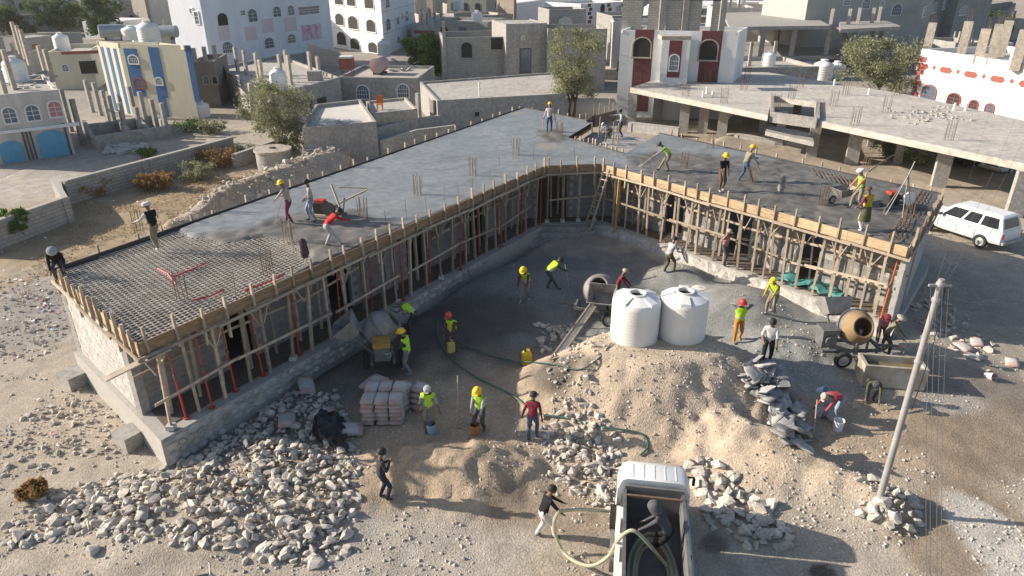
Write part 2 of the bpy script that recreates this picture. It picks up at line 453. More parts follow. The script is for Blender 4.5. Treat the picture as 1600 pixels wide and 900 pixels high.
def slab():
    pts = [(p.x, p.y) for p in OUT]; n0_ = len(pts)
    edges = []
    xs = np.arange(-17, 20, 0.17); ys = np.arange(15, 49, 0.17)
    X, Y = np.meshgrid(xs, ys); rs = np.random.RandomState(4)
    X = (X + rs.uniform(-.05, .05, X.shape)).ravel(); Y = (Y + rs.uniform(-.05, .05, Y.shape)).ravel()
    keep = poly_d(X, Y, OUT) < -0.10
    vs = [Vector(p) for p in pts] + [Vector((a, b)) for a, b in zip(X[keep], Y[keep])]
    ov, oe, of, *_ = delaunay_2d_cdt(vs, [(i, (i + 1) % n0_) for i in range(n0_)], [], 0, 1e-5)
    x = np.array([v[0] for v in ov]); y = np.array([v[1] for v in ov])
    cen = np.array([[sum(x[i] for i in f) / 3, sum(y[i] for i in f) / 3] for f in of])
    ok = in_poly(cen[:, 0], cen[:, 1], OUT)
    faces = [list(f) for f, k in zip(of, ok) if k]
    n = fbm(x * 1.3, y * 1.3, 61, 4) - 0.5
    reb = 1 - sstep(-0.35, 0.25, poly_d(x, y, ZREB) + 1.0 * n)
    ro = np.maximum(1 - sstep(-0.4, 0.5, poly_d(x, y, ZROUGH1) + 1.2 * n), 1 - sstep(-0.5, 0.5, poly_d(x, y, ZROUGH2) + 1.4 * n))
    ro = np.maximum(ro, 1 - sstep(-0.2, 0.3, poly_d(x, y, ZROUGH3) + 0.6 * n))
    lump = fbm(x * 3.4, y * 3.4, 77, 4) - 0.5
    z = SZ - 0.02 + 0.012 * (fbm(x * 0.8, y * 0.8, 5, 3) - 0.5) + ro * (0.17 * lump + 0.01)
    z = z * (1 - reb) + (SZ - 0.24) * reb
    sm = np.array((0.245, 0.25, 0.246)); rf = np.array((0.155, 0.145, 0.13)); dk = np.array((0.27, 0.25, 0.22))
    streak = (fbm(x * 0.45 + y * 0.3, y * 1.6 - x * 0.9, 15, 4) - 0.5)
    c = sm * (1 + 0.45 * streak + 0.25 * n)[:, None]; rg = np.full(x.shape, 0.36)
    rfc = rf * (1 + 0.9 * lump + 0.5 * n)[:, None]
    c = c * (1 - ro[:, None]) + rfc * ro[:, None]; rg = rg * (1 - ro) + 0.62 * ro
    # splashes of wet grey on the bare deck
    sp = sstep(0.44, 0.58, fbm(x * 0.9, y * 0.9, 91, 4)) * 0.9
    dkc = dk * (1 - sp[:, None]) + np.array((0.10, 0.10, 0.10)) * sp[:, None]
    c = c * (1 - reb[:, None]) + dkc * reb[:, None]; rg = rg * (1 - reb) + 0.85 * reb
    # sandy splashes round starter bars
    for px, py, r in ((858, 228, 0.9), (446, 378, 0.6), (806, 175, 0.8), (1030, 232, 0.6)):
        p = U(px, py, SZ); k = 0.75 * (1 - sstep(0.2, 1.0, np.hypot(x - p.x, y - p.y) / r + 1.2 * n))
        c = c * (1 - k[:, None]) + np.array((0.34, 0.29, 0.23)) * k[:, None]
    me = bpy.data.meshes.new('roof_slab')
    off = bld.location
    me.from_pydata(list(zip(x - off.x, y - off.y, z)), [], faces)
    at = me.color_attributes.new('tint', 'FLOAT_COLOR', 'POINT')
    at.data.foreach_set('color', np.concatenate([c, rg[:, None]], 1).ravel())
    me.polygons.foreach_set('use_smooth', [True] * len(faces)); me.materials.append(m_slab); me.update()
    bm = bmesh.new(); bm.from_mesh(me); bmesh.ops.recalc_face_normals(bm, faces=bm.faces)
    if sum(f.normal.z for f in bm.faces) < 0: bmesh.ops.reverse_faces(bm, faces=bm.faces)
    bm.to_mesh(me); bm.free()
    o = link('roof_slab', me, bld); o['label'] = 'fresh grey concrete slab, troweled smooth, rough where still being poured'
slab()
MB().prism([(p.x, p.y) for p in OUT], SZ - 0.42, SZ - 0.30).build('formwork_deck', m_board, bld)

# plinth
def off_pt(p, d): return (p.x + d.x, p.y + d.y)
PL = [off_pt(A_, -u1 * .12 + n1 * .1), off_pt(B_, -u1 * .12 - n1 * .12), off_pt(C_, -n1 * .15), off_pt(D_, -n2 * -.0 + Vector((0, -.15, 0))), off_pt(E_, -n2 * .15 + u2 * .3), off_pt(F_, u2 * .3), off_pt(K4, Vector((0, .2, 0))), off_pt(H_, Vector((0, .2, 0)))]
plinth = MB().prism(PL, -0.6, PZ).build('plinth', m_mortar, bld)
# dressed stones of the plinth face, one by one
def rock_hull(seed, n=14, sx=1, sy=1, sz=1):
    r = random.Random(seed); bm = bmesh.new()
    for _ in range(n):
        v = Vector((r.gauss(0, 1), r.gauss(0, 1), r.gauss(0, 1))).normalized() * r.uniform(0.8, 1.0)
        bm.verts.new((v.x * sx * .5, v.y * sy * .5, v.z * sz * .5))
    res = bmesh.ops.convex_hull(bm, input=bm.verts)
    junk = list({e for e in res['geom_interior'] + res['geom_unused'] if isinstance(e, bmesh.types.BMVert)})
    if junk: bmesh.ops.delete(bm, geom=junk, context='VERTS')
    me = bpy.data.meshes.new('rock'); bm.to_mesh(me); bm.free(); return me
STONES = []
for k in range(8):
    me = rock_hull(300 + k, 22); me.materials.append(m_stone); STONES.append(me)
pb, pc = Vector((*PL[1], 0)), Vector((*PL[2], 0)); pdir = (pc - pb).normalized(); pn = Vector((pdir.y, -pdir.x, 0))
prl = (pc - pb).length
def plinth_stones(p0, d, nrm, x1, z0f, rows, count):
    k = 0
    for r_ in range(rows):
        x = rnd.uniform(0, .15)
        while x < x1 and k < count:
            wd = rnd.uniform(.26, .46); z = PZ - 0.13 - r_ * 0.235 + rnd.uniform(-.03, .03)
            if z > z0f(x) - .12:
                o = link('stone', STONES[rnd.randrange(8)], plinth)
                q = p0 + d * (x + wd / 2) + nrm * 0.015
                m = Matrix.LocRotScale(Vector((q.x - bld.location.x, q.y - bld.location.y, z)), (frame(d)).to_quaternion(), Vector((wd * 1.12, .13, .27)))
                o.matrix_local = m; k += 1
            x += wd
plinth_stones(pb, pdir, pn, 16, lambda x: .2 + .04 * x, 4, 175)
qd, qe = Vector((*PL[3], 0)), Vector((*PL[4], 0)); qdir = (qe - qd).normalized()
bank = MB(); nb_ = 60; bv = []
for i in range(nb_ + 1):
    for j, (o_, z_) in enumerate(((-.05, PZ + .012), (.1, PZ - .06), (.28, PZ - .3), (.5, .45), (.8, .1))):
        q = lerp(qd, qe, i / nb_) + Vector((qdir.y, -qdir.x, 0)) * (o_ + (rnd.uniform(-.07, .07) if j else 0)); bv.append((q.x, q.y, z_ + (rnd.uniform(-.06, .05) if j else 0)))
bank.add(bv, [(i * 5 + j, (i + 1) * 5 + j, (i + 1) * 5 + j + 1, i * 5 + j + 1) for i in range(nb_) for j in range(4)])
bank.build('mortar_bank', M('pale_mortar_bank', (.52, .485, .43), (.36, .335, .30), 2.5, .95, .8, 14, fine=9), bld)

# block walls
blk_n = [0]
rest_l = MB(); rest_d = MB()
def block_wall(p0, p1, z0, z1, openings=(), single=0, th=0.2, name='wall', mat=None):
    rest = rest_d if mat else rest_l; mm_ = mat or m_block
    p0, p1 = V2(p0), V2(p1); d = (p1 - p0); L = d.length; d.normalize()
    core = MB(); xs = 0.0
    for a, b, za in list(openings) + [(L, L, z1)]:
        if a > xs: core.beam(p0 + d * xs + Vector((0, 0, (z0 + z1) / 2)), p0 + d * a + Vector((0, 0, (z0 + z1) / 2)), th - 0.03, z1 - z0)
        if b > a and za < z1: core.beam(p0 + d * a + Vector((0, 0, (za + z1) / 2)), p0 + d * b + Vector((0, 0, (za + z1) / 2)), th - 0.02, z1 - za)
        xs = b
    wall = core.build(name, m_mortar, bld)
    rows = int((z1 - z0) / 0.2)
    for r_ in range(rows):
        z = z0 + 0.1 + r_ * 0.2; x = -0.2 if r_ % 2 else 0.0
        while x < L - .05:
            a, b = max(x, 0) + .008, min(x + .4, L) - .008
            if b - a > .06 and not any(a < ob and b > oa and z < oz for oa, ob, oz in openings):
                j = rnd.uniform(-.004, .004); nn = Vector((-d.y, d.x, 0)) * j
                q0, q1 = p0 + d * a + Vector((0, 0, z)) + nn, p0 + d * b + Vector((0, 0, z)) + nn
                if blk_n[0] < 300 and single and rnd.random() < single:
                    stick('block', q0, q1, th, .184, mm_, wall); blk_n[0] += 1
                else: rest.beam(q0, q1, th, .184)
            x += .4
    return wall
wA = A_ + u1 * .14 - n1 * .05; wB = B_ + u1 * .14 + (A_ - B_).normalized() * 1.55
block_wall(wA, wB, PZ, 3.58, single=1.0)
inL0 = V2(wB); inL1 = V2(C_) + n1 * 1.5 + u0 * .4
tL = (inL1 - inL0).length
block_wall(inL0, inL1, PZ, 3.58, [(2.9, 3.9, 3.1), (7.2, 8.3, 3.1), (11.4, 12.5, 3.1), (15.6, 16.8, 3.1)], mat=m_shadeblock)
inR0 = V2(D_) + n2 * 1.45 - u0 * .3; inR1 = V2(E_) + n2 * 1.25 - u2 * .25
inC1 = inR0
block_wall(inL1, inC1, PZ, 3.58, [(0.6, 2.2, 3.3)], mat=m_shadeblock)
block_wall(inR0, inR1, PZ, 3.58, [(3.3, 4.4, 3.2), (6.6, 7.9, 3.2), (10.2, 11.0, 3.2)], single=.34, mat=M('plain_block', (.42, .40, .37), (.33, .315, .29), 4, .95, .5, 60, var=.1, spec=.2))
block_wall(inR1, V2(F_) - u2 * .2, PZ, 3.58)
block_wall(V2(E_) + n2 * .2 - u2 * .1, inR1, PZ, 3.58)
# back walls, half seen through the openings
block_wall(V2(H_) - n1 * .3, wA, PZ, 3.58)
rb = rest_l.build('blocks', m_block, bld); rb['kind'] = 'stuff'; rb = rest_d.build('blocks', m_shadeblock, bld); rb['kind'] = 'stuff'
for q, t in ((inL0, 0), (lerp(inL0, inL1, .27), 0), (lerp(inL0, inL1, .5), 0), (lerp(inL0, inL1, .75), 0), (inL1, 0), (lerp(inR0, inR1, .2), 0), (lerp(inR0, inR1, .42), 0), (lerp(inR0, inR1, .64), 0), (lerp(inR0, inR1, .86), 0), (inR1, 0), (V2(wA), 0)):
    stick('column', q + Vector((0, 0, PZ)), q + Vector((0, 0, 3.57)), .27, .27, m_conc, bld, up=(u1.x, u1.y, 0))
# dark packing of earth on the floor inside
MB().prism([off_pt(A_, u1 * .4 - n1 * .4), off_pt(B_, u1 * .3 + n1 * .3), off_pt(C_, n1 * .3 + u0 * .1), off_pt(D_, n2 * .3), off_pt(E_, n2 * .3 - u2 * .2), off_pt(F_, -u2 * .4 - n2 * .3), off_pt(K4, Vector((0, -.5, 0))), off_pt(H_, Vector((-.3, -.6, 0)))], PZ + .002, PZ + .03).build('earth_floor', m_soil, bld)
# steps at the inner corner
for k in range(4):
    zt = PZ - .02 - k * .17; s = .12 + k * .33
    p0 = V2(C_) - n0 * (s + .17) - u0 * (.3 + .25 * k); p1 = V2(D_) - n0 * (s + .17) + u0 * (.2 + .22 * k)
    pts = [lerp(p0, p1, t) - n0 * (.35 * math.sin(math.pi * t)) for t in (0, .2, .4, .6, .8, 1)]
    poly = [(p.x, p.y) for p in pts] + [(p.x + n0.x * .9, p.y + n0.y * .9) for p in reversed(pts)]
    MB().prism(poly, 0.1, zt).build('step', m_conc, bld)
# stairwell notch beyond the middle: walls and a lower landing
MB().prism([(p.x, p.y) for p in (K1, K2, K3, K4, U(975, 190, SZ))], 3.0, 3.35).build('landing', m_conc, bld)

# ------------------------------------------------------------------ formwork round the slab edge
def formwork(p, q, nrm, label, mat, sp, ledger=True, hmin=.22, hmax=.42, seed=1, zlow=3.42, bz=.03):
    r = random.Random(seed); p, q = V2(p), V2(q); d = (q - p); L = d.length; d.normalize()
    T = thing('formwork', label, 'formwork', (p.x, p.y, 3.5))
    x = 0.0
    while x < L - .01:
        ln = min(r.uniform(1.5, 2.4), L - x)
        if L - x - ln < .5: ln = L - x
        for k in range(2):
            jt = r.uniform(-.008, .008)
            a = p + d * (x + .004) + nrm * (.022 + jt) + Vector((0, 0, 3.70 + .185 * k + r.uniform(-.004, .004)))
            b = p + d * (x + ln - .004) + nrm * (.022 - jt) + Vector((0, 0, 3.70 + .185 * k + r.uniform(-.006, .006)))
            stick('board', a, b, .03, .18, mat, T)
        x += ln
    x = r.uniform(.1, .3)
    while x < L:
        t = Vector((r.uniform(-.05, .05), r.uniform(-.05, .05), 0)); zb = zlow - (r.uniform(.1, .5) if r.random() < .3 else 0)
        b = p + d * x + nrm * .075
        stick('stake', b + Vector((0, 0, zb)), b + t * .6 + Vector((0, 0, SZ + r.uniform(hmin, hmax))), r.uniform(.07, .10), .055, m_wood, T, up=(d.x, d.y, 0))
        x += sp * r.uniform(.75, 1.2)
    if ledger:
        x = 0.0; k = 0
        while x < L - .3:
            ln = min(r.uniform(2.6, 3.8), L - x + .2); s = r.uniform(-.05, .05)
            a = p + d * (x - .15) + nrm * (.14 + .05 * (k % 2)) + Vector((0, 0, 3.57 + s)); b = p + d * (x + ln) + nrm * (.14 + .05 * (k % 2)) + Vector((0, 0, 3.57 - s))
            stick('ledger', a, b, .05, .085, m_wood, T); x += ln - .25; k += 1
    return T
formwork(B_, C_, -n1, 'long stained and shade-darkened plank formwork with upright stakes along the shaded long wing', m_board, .82, seed=3)
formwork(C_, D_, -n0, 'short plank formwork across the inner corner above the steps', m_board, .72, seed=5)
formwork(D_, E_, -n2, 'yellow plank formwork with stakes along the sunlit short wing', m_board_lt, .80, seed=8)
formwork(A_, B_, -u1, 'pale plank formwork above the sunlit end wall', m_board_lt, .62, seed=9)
ef = V2(F_ - E_).normalized()
formwork(E_, F_, Vector((ef.y, -ef.x, 0)), 'plank formwork above the shaded end wall facing the station wagon', m_wood, .75, seed=12)
def pegs(p, q, nrm, label, seed, sp=1.25):
    r = random.Random(seed); p, q = V2(p), V2(q); d = (q - p); L = d.length; d.normalize()
    T = thing('edge_formwork', label, 'formwork', (p.x, p.y, 3.6))
    stick('edge_board', p + nrm * .03 + Vector((0, 0, 3.85)), q + nrm * .03 + Vector((0, 0, 3.85)), .04, .36, m_dark, T)
    x = r.uniform(.3, .8)
    while x < L:
        b = p + d * x + nrm * .09
        stick('peg', b + Vector((0, 0, 3.5)), b + Vector((r.uniform(-.03, .03), 0, SZ + r.uniform(.12, .33))), .09, .06, m_wood, T, up=(d.x, d.y, 0))
        x += sp * r.uniform(.6, 1.3)
ah = V2(H_ - A_).normalized(); pegs(A_, H_, Vector((-ah.y, ah.x, 0)), 'dark edge board with short pegs along the outer side of the long wing', 21)
hk = V2(K1 - H_).normalized(); pegs(H_, K1, Vector((-hk.y, hk.x, 0)), 'dark edge board with pegs beside the feathery tree', 22, 1.0)
kf = V2(F_ - K4).normalized(); pegs(K4, F_, Vector((-kf.y, kf.x, 0)), 'dark edge board with pegs facing the concrete frame building', 23, 1.1)
pegs(K2, K3, Vector((.2, .98, 0)), 'short edge boards with pegs round the stair opening', 24, .35)
# stakes of the stair opening
T = thing('stair_formwork', 'dark upright shutter boards and stakes in the stair opening', 'formwork', U(940, 205, 3.35))
for px, py in ((916, 205), (921, 200), (928, 193), (935, 190), (944, 186), (952, 184), (958, 181), (925, 214), (935, 218), (946, 222), (957, 226), (965, 229)):
    b = U(px, py, 3.4); stick('stake', b, b + Vector((rnd.uniform(-.06, .06), 0, rnd.uniform(.8, 1.35))), .08, .06, m_wood, T)
for (a, b) in (((928, 200), (962, 190)), ((916, 206), (930, 196))):
    stick('shutter_board', U(*a, 3.4) + Vector((0, 0, .4)), U(*b, 3.4) + Vector((0, 0, .4)), .04, .7, m_rust, T)

# ------------------------------------------------------------------ reinforcement
def clipline(p, d, poly, L=30, st=.05):
    t = np.arange(-L, L, st); x = p.x + d.x * t; y = p.y + d.y * t
    k = in_poly(x, y, poly) & (poly_d(x, y, OUT) < -.04)
    runs = []; s = None
    for i, v in enumerate(k):
        if v and s is None: s = i
        if not v and s is not None:
            if i - s > 6: runs.append((t[s], t[i - 1]))
            s = None
    return runs
rg_ = MB(); rz = SZ - .12
zre = [p + (V2(p) - V2(U(270, 430, SZ))) * .10 for p in ZREB]
ab = V2(A_ - B_).normalized()
for i in range(75):
    o_ = V2(B_) + u1 * (.1 + i * .165)
    for a, b in clipline(o_, ab, zre):
        rg_.beam(o_ + ab * a + Vector((0, 0, rz)), o_ + ab * b + Vector((0, 0, rz + rnd.uniform(-.008, .008))), .020, .020)
for i in range(75):
    o_ = V2(B_) + ab * (.1 + i * .165)
    for a, b in clipline(o_, u1, zre):
        rg_.beam(o_ + u1 * a + Vector((0, 0, rz + .022)), o_ + u1 * b + Vector((0, 0, rz + .02 + rnd.uniform(-.008, .008))), .020, .020)
g = rg_.build('rebar_grid', m_rebar, bld); g['kind'] = 'stuff'
rg2 = MB()
for i in range(9):
    o_ = U(1268 + i * 7, 262 + i * 1.9, SZ + .0); rg2.beam(o_, o_ + Vector((-.35, -1.5, .01)), .03, .03)
for i in range(24):
    t = i / 23; o_ = lerp(E_, F_, .05 + .9 * t) - u2 * .25; rg2.beam(o_, o_ - u2 * .6 + Vector((0, 0, .02)), .022, .022)
for i in range(4): rg2.beam(lerp(E_, F_, .03) - u2 * (.3 + .15 * i) + Vector((0, 0, .03)), lerp(E_, F_, .97) - u2 * (.3 + .15 * i) + Vector((0, 0, .03)), .022, .022)
g = rg2.build('rebar_edge', m_rust, bld); g['kind'] = 'stuff'
for pts in (((268, 434), (300, 421), (322, 411)), ((247, 420), (262, 428), (275, 444)), ((383, 454), (420, 440), (445, 428)), ((300, 470), (330, 462), (350, 452))):
    MB().tube([U(a, b, SZ - .04) for a, b in pts], .028, 6).build('conduit', m_conduit, bld, smooth=True)
def starter(px, py, n=8, h=.85, s=.28, mat=m_rust, z=SZ, parent=bld, jit=.05):
    c = U(px, py, z - .05); mb = MB()
    for k in range(n):
        a = 2 * math.pi * k / n; p = c + Vector((math.cos(a) * s * .6, math.sin(a) * s * .45, 0))
        mb.tube([p, p + Vector((rnd.uniform(-jit, jit), rnd.uniform(-jit, jit), h * rnd.uniform(.88, 1.1)))], .011, 5)
    mb.build('starter_bars', mat, parent)
for a in ((739, 275), (653, 305), (806, 243), (568, 343), (875, 213), (1068, 265), (1172, 289), (1285, 320), (1352, 267), (451, 378), (341, 332), (217, 360), (545, 262), (1416, 352), (285, 468), (420, 430), (1110, 232)): starter(*a)
rods = MB()
for px, py in ((604, 352), (635, 340), (667, 334), (694, 322), (716, 312), (738, 300), (780, 262), (765, 285), (833, 250), (898, 250), (1080, 282), (1105, 290), (1190, 300), (1205, 330), (1240, 335), (1256, 322), (1270, 345), (1140, 310), (370, 470), (330, 490), (520, 420)):
    p = U(px, py, SZ - .05); rods.tube([p, p + Vector((rnd.uniform(-.04, .04), 0, rnd.uniform(.55, .95)))], .010, 5)
g = rods.build('marker_rods', m_rust, bld); g['kind'] = 'stuff'

# ------------------------------------------------------------------ props below the slab
def wood_prop(p, label, group, ztop=3.5, brace=True, d=None, lean=.0, foot=False, zb=PZ + .03):
    T = thing('timber_prop', label, 'prop', (p.x, p.y, zb), group=group)
    l = Vector((rnd.uniform(-lean, lean), rnd.uniform(-lean, lean), 0)); r_ = rnd.uniform(.03, .05)
    z0 = zb + (.14 if foot else 0)
    stick('post', Vector((p.x, p.y, z0)), Vector((p.x, p.y, ztop)) + l, r_ * 2, r_ * 2, m_wood, T, up=(u1.x, u1.y, 0))
    if foot: stick('footing_block', Vector((p.x - .11, p.y, zb + .07)), Vector((p.x + .11, p.y, zb + .07)), .22, .14, m_block, T)
    if brace:
        d = d or u1
        for s in (-1, 1):
            b = Vector((p.x, p.y, ztop - rnd.uniform(.6, .75))) + d * s * .05
            stick('brace', b, Vector((p.x, p.y, ztop - .04)) + d * s * rnd.uniform(.28, .42), .03, .07, m_wood, T, up=(d.y, -d.x, 0))
        stick('head', Vector((p.x, p.y, ztop + .03)) - d * .5, Vector((p.x, p.y, ztop + .03)) + d * .5, .07, .07, m_wood, T)
    return T
def steel_prop(p, label, group, mat=None, lean=(0, 0), ztop=3.53, zb=PZ + .03):
    mat = mat or m_red
    T = thing('steel_prop', label, 'prop', (p.x, p.y, zb), group=group)
    b = Vector((p.x, p.y, zb)); t = Vector((p.x + lean[0], p.y + lean[1], ztop)); m_ = lerp(b, t, .55)
    MB().tube([b + Vector((0, 0, .01)), m_], .032, 8).build('outer_tube', mat, T, smooth=True)
    MB().tube([m_, t], .023, 8).build('inner_tube', mat, T, smooth=True)
    MB().tube([lerp(b, t, .53), lerp(b, t, .58)], .048, 8).build('collar', m_rust, T, smooth=True)
    MB().box(b + Vector((0, 0, .008)), (.16, .16, .016)).build('base_plate', mat, T)
    MB().box(t - Vector((0, 0, .008)), (.16, .16, .016)).build('head_plate', mat, T)
gl = 'props below the long wing'; gr = 'props below the short wing'; gm = 'props below the inner corner'
x = .35; k = 0
while x < L1 - .3:
    p = V2(B_) + u1 * x + n1 * rnd.uniform(.05, .14)
    wood_prop(p, ORD[k] + ' timber prop from the end wall corner along the shaded wing edge', gl, 3.5, k % 2 == 0, u1, .12, foot=rnd.random() < .3)
    if k % 2 == 1 or k < 3:
        q = V2(B_) + u1 * (x + rnd.uniform(.3, .55)) + n1 * rnd.uniform(.0, .3)
        nred = globals().get('nred', -1) + 1; steel_prop(q, ORD[nred] + ' red steel prop from the end wall corner of the shaded wing', 'red steel props of the long wing', lean=(rnd.uniform(-.1, .1), rnd.uniform(-.1, .1)))
    x += rnd.uniform(.62, 1.0); k += 1
x = .8; k = 0
while x < L1 - .3:
    p = V2(B_) + u1 * x + n1 * rnd.uniform(.75, 1.0)
    wood_prop(p, ORD[k] + ' prop from the end wall in the inner row of the shaded wing', 'inner row props of the long wing', 3.55, False, u1, .08); k += 1
    x += rnd.uniform(.75, 1.1)
x = .2; k = 0
while x < L2 - .15:
    p = V2(D_) + u2 * x + n2 * rnd.uniform(.06, .16)
    wood_prop(p, ORD[k] + ' timber prop from the ladder along the sunlit wing edge', gr, 3.5, k % 2 == 1, u2, .14)
    x += rnd.uniform(.5, .9); k += 1
x = .7; k = 0
while x < L2 - .3:
    p = V2(D_) + u2 * x + n2 * rnd.uniform(.65, .9)
    wood_prop(p, ORD[k] + ' prop from the ladder in the inner row of the sunlit wing', 'inner row props of the short wing', 3.55, False, u2, .16); k += 1
    x += rnd.uniform(.7, 1.0)
for i_, t in enumerate((.08, .36, .64, .93)):
    wood_prop(lerp(V2(C_), V2(D_), t) + n0 * .1, ORD[3 - i_] + ' from the ladder, timber post on a white block above the curved steps', gm, 3.5, False, u0, .03, foot=True)
for i_, (t, s) in enumerate(((.8, .9), (.5, .9), (.2, .9), (.65, 1.35), (.35, 1.35))):
    wood_prop(lerp(V2(C_), V2(D_), t) + n0 * s, (ORD[i_] if i_ < 3 else 'deep ' + ORD[i_ - 3]) + ' timber post from the ladder, in shade behind the curved steps', 'props deep in the inner corner', 3.55, False, u0, .06)
steel_prop(V2(D_) - u0 * .2 + n0 * .2, 'red steel prop at the inner corner beside the ladder', None)
steel_prop(V2(E_) - u2 * .35 + n2 * .1, 'orange steel prop at the end of the sunlit wing', None, m_orange, (.12, .05))
# horizontal battens tying the props
def tie(p, d, n_, L, zs, label, seed):
    r = random.Random(seed); kk = 0
    for z in zs:
        x = r.uniform(0, .5)
        while x < L - 1:
            ln = min(r.uniform(2.6, 4.2), L - x)
            if r.random() < .85:
                a = p + d * x - n_ * (.02 + .06 * r.random()); b = p + d * (x + ln) - n_ * .03; s = r.uniform(-.12, .12)
                tag(stick('tie_batten', a + Vector((0, 0, z + s)), b + Vector((0, 0, z - s + r.uniform(-.05, .05))), .035, .085, m_wood), ORD[kk] + ' ' + label, 'batten', label); kk += 1
            x += ln + r.uniform(-.3, .5)
tie(V2(B_), u1, n1, L1, (2.15,), 'horizontal batten nailed across the props of the long shaded wing', 31)
tie(V2(B_) + n1 * .9, u1, n1, L1, (2.6,), 'horizontal batten across the inner props of the long shaded wing', 32)
tie(V2(D_), u2, n2, L2, (2.3,), 'horizontal batten nailed across the props of the sunlit wing', 33)
tie(V2(D_) + n2 * .75, u2, n2, L2, (2.75, 1.9), 'horizontal batten across the inner props of the sunlit wing', 34)
tie(V2(C_), u0, n0, L0, (2.3,), 'horizontal batten across the posts of the inner corner', 35)
o = stick('plank', B_ - u1 * 1.0 + n1 * .05 + Vector((0, 0, -.62)), B_ + u1 * .7 - n1 * .15 + Vector((0, 0, -.45)), .24, .035, m_wood)
tag(o, 'loose plank sticking out from the sunlit end wall corner', 'plank')
o = stick('plank', V2(D_) + u2 * 1.3 - n2 * .2 + Vector((0, 0, PZ - .15)), V2(D_) + u2 * 1.25 - n2 * .05 + Vector((0, 0, 3.55)), .16, .04, M('yellow_plank', (.55, .36, .10), (.42, .26, .08), 4, .7, .2), up=(u2.x, u2.y, 0))
tag(o, 'yellowish plank standing upright beside the ladder', 'plank')
# ladder
T = thing('ladder', 'weathered timber ladder leaning on the formwork at the inner corner', 'ladder', V2(D_) + u2 * .1 - n2 * .9 + Vector((0, 0, .75)))
l0 = V2(D_) + u2 * .0 - n2 * .85; l1 = V2(D_) + u2 * .55 - n2 * .2
for s in (-.2, .2): stick('rail', l0 + u2 * s + Vector((0, 0, .7)), l1 + u2 * s * .8 + Vector((0, 0, 3.85)), .05, .07, m_wood, T)
for k in range(9):
    t = (k + .7) / 9.2; a = lerp(l0, l1, t) + Vector((0, 0, .7 + 3.15 * t)); stick('rung', a - u2 * .24, a + u2 * .24, .04, .045, m_wood, T)
# concrete footings outside the end wall
for px, py, sx, sy, sz in ((125, 598, .95, .8, .6), (215, 690, 1.0, .7, .6)):
    p = U(px, py, 0); T_ = MB(); T_.box((0, 0, sz / 2 - .1), (sx, sy, sz)); o = T_.build('concrete_footing', m_conc); o.location = (p.x, p.y, 0); o.rotation_euler = (0, 0, math.atan2(u1.y, u1.x))
    tag(o, 'square concrete footing beside the end wall plinth, ' + ('at the outer corner' if px < 150 else 'by the loose plank'), 'footing', 'concrete footings along the end wall')
# ------------------------------------------------------------------ the town behind
def brickmat(name, c1, c2, mortar, bw=.4, bh=.2):
    m = M(name, c1, c2, 2.0, .95, .3, 30, spec=.2)
    n = m.node_tree.nodes; L = m.node_tree.links; bs = n['Principled BSDF']
    tc = n.new('ShaderNodeNewGeometry'); sp = n.new('ShaderNodeSeparateXYZ'); cb = n.new('ShaderNodeCombineXYZ'); ad = n.new('ShaderNodeMath'); ad.operation = 'ADD'
    L.new(tc.outputs['Position'], sp.inputs[0]); L.new(sp.outputs[0], ad.inputs[0]); L.new(sp.outputs[1], ad.inputs[1])
    L.new(ad.outputs[0], cb.inputs[0]); L.new(sp.outputs[2], cb.inputs[1])
    bt = n.new('ShaderNodeTexBrick'); bt.inputs['Scale'].default_value = 1.0; bt.inputs['Brick Width'].default_value = bw; bt.inputs['Row Height'].default_value = bh
    bt.inputs['Mortar Size'].default_value = .018; bt.inputs['Color1'].default_value = (1, 1, 1, 1); bt.inputs['Color2'].default_value = (.86, .86, .86, 1); bt.inputs['Mortar'].default_value = (*mortar, 1)
    L.new(cb.outputs[0], bt.inputs['Vector'])
    old = bs.inputs['Base Color'].links[0].from_socket
    mx = n.new('ShaderNodeMix'); mx.data_type = 'RGBA'; mx.blend_type = 'MULTIPLY'; mx.inputs['Factor'].default_value = 1
    L.new(old, mx.inputs[6]); L.new(bt.outputs['Color'], mx.inputs[7]); L.new(mx.outputs[2], bs.inputs['Base Color'])
    return m
m_bfar = brickmat('far_blockwork', (.40, .385, .355), (.31, .30, .275), (.62, .62, .62))
m_render = M('grey_render', (.40, .385, .355), (.30, .285, .265), .8, .95, .2, 20, stretch=(1, 1, .4), fine=4, spec=.2)
m_render2 = M('warm_render', (.50, .45, .38), (.38, .335, .28), .8, .95, .2, 20, stretch=(1, 1, .35), fine=4, spec=.2)
m_white = M('white_paint', (.74, .74, .73), (.62, .62, .62), .7, .85, .1, 20, stretch=(1, 1, .3), spec=.3)
m_bluewhite = M('cool_white_paint', (.68, .71, .76), (.58, .60, .65), .6, .85, .1, 20, stretch=(1, 1, .3), spec=.3)
m_cream = M('cream_paint', (.62, .57, .44), (.52, .48, .37), .8, .9, .1, 20, stretch=(1, 1, .3), spec=.3)
m_streak = M('streaked_whitewash', (.60, .575, .54), (.40, .37, .34), 1.1, .9, .1, 20, stretch=(1, 1, .18), spec=.3)
m_blue = M('blue_paint', (.055, .15, .31), (.045, .115, .25), 1.0, .85, .1, 20, spec=.3)
m_gate = M('turquoise_gate_paint', (.10, .33, .50), (.07, .26, .42), 2.0, .6, .1)
m_maroon = M('maroon_paint', (.16, .055, .06), (.12, .04, .045), 1.2, .85, .1, spec=.3)
m_brickred = M('brick_red_paint', (.32, .10, .08), (.25, .085, .07), 2, .85, .1, spec=.3)
m_pink = M('pale_pink_paint', (.62, .52, .54), (.55, .46, .49), 1, .85, .1, spec=.3)
m_roof = M('screed_roof', (.50, .475, .43), (.37, .345, .305), .5, .95, .3, 12, fine=3, spec=.2)
m_void = M('dark_interior', (.03, .028, .026), None, 3, .9, 0)
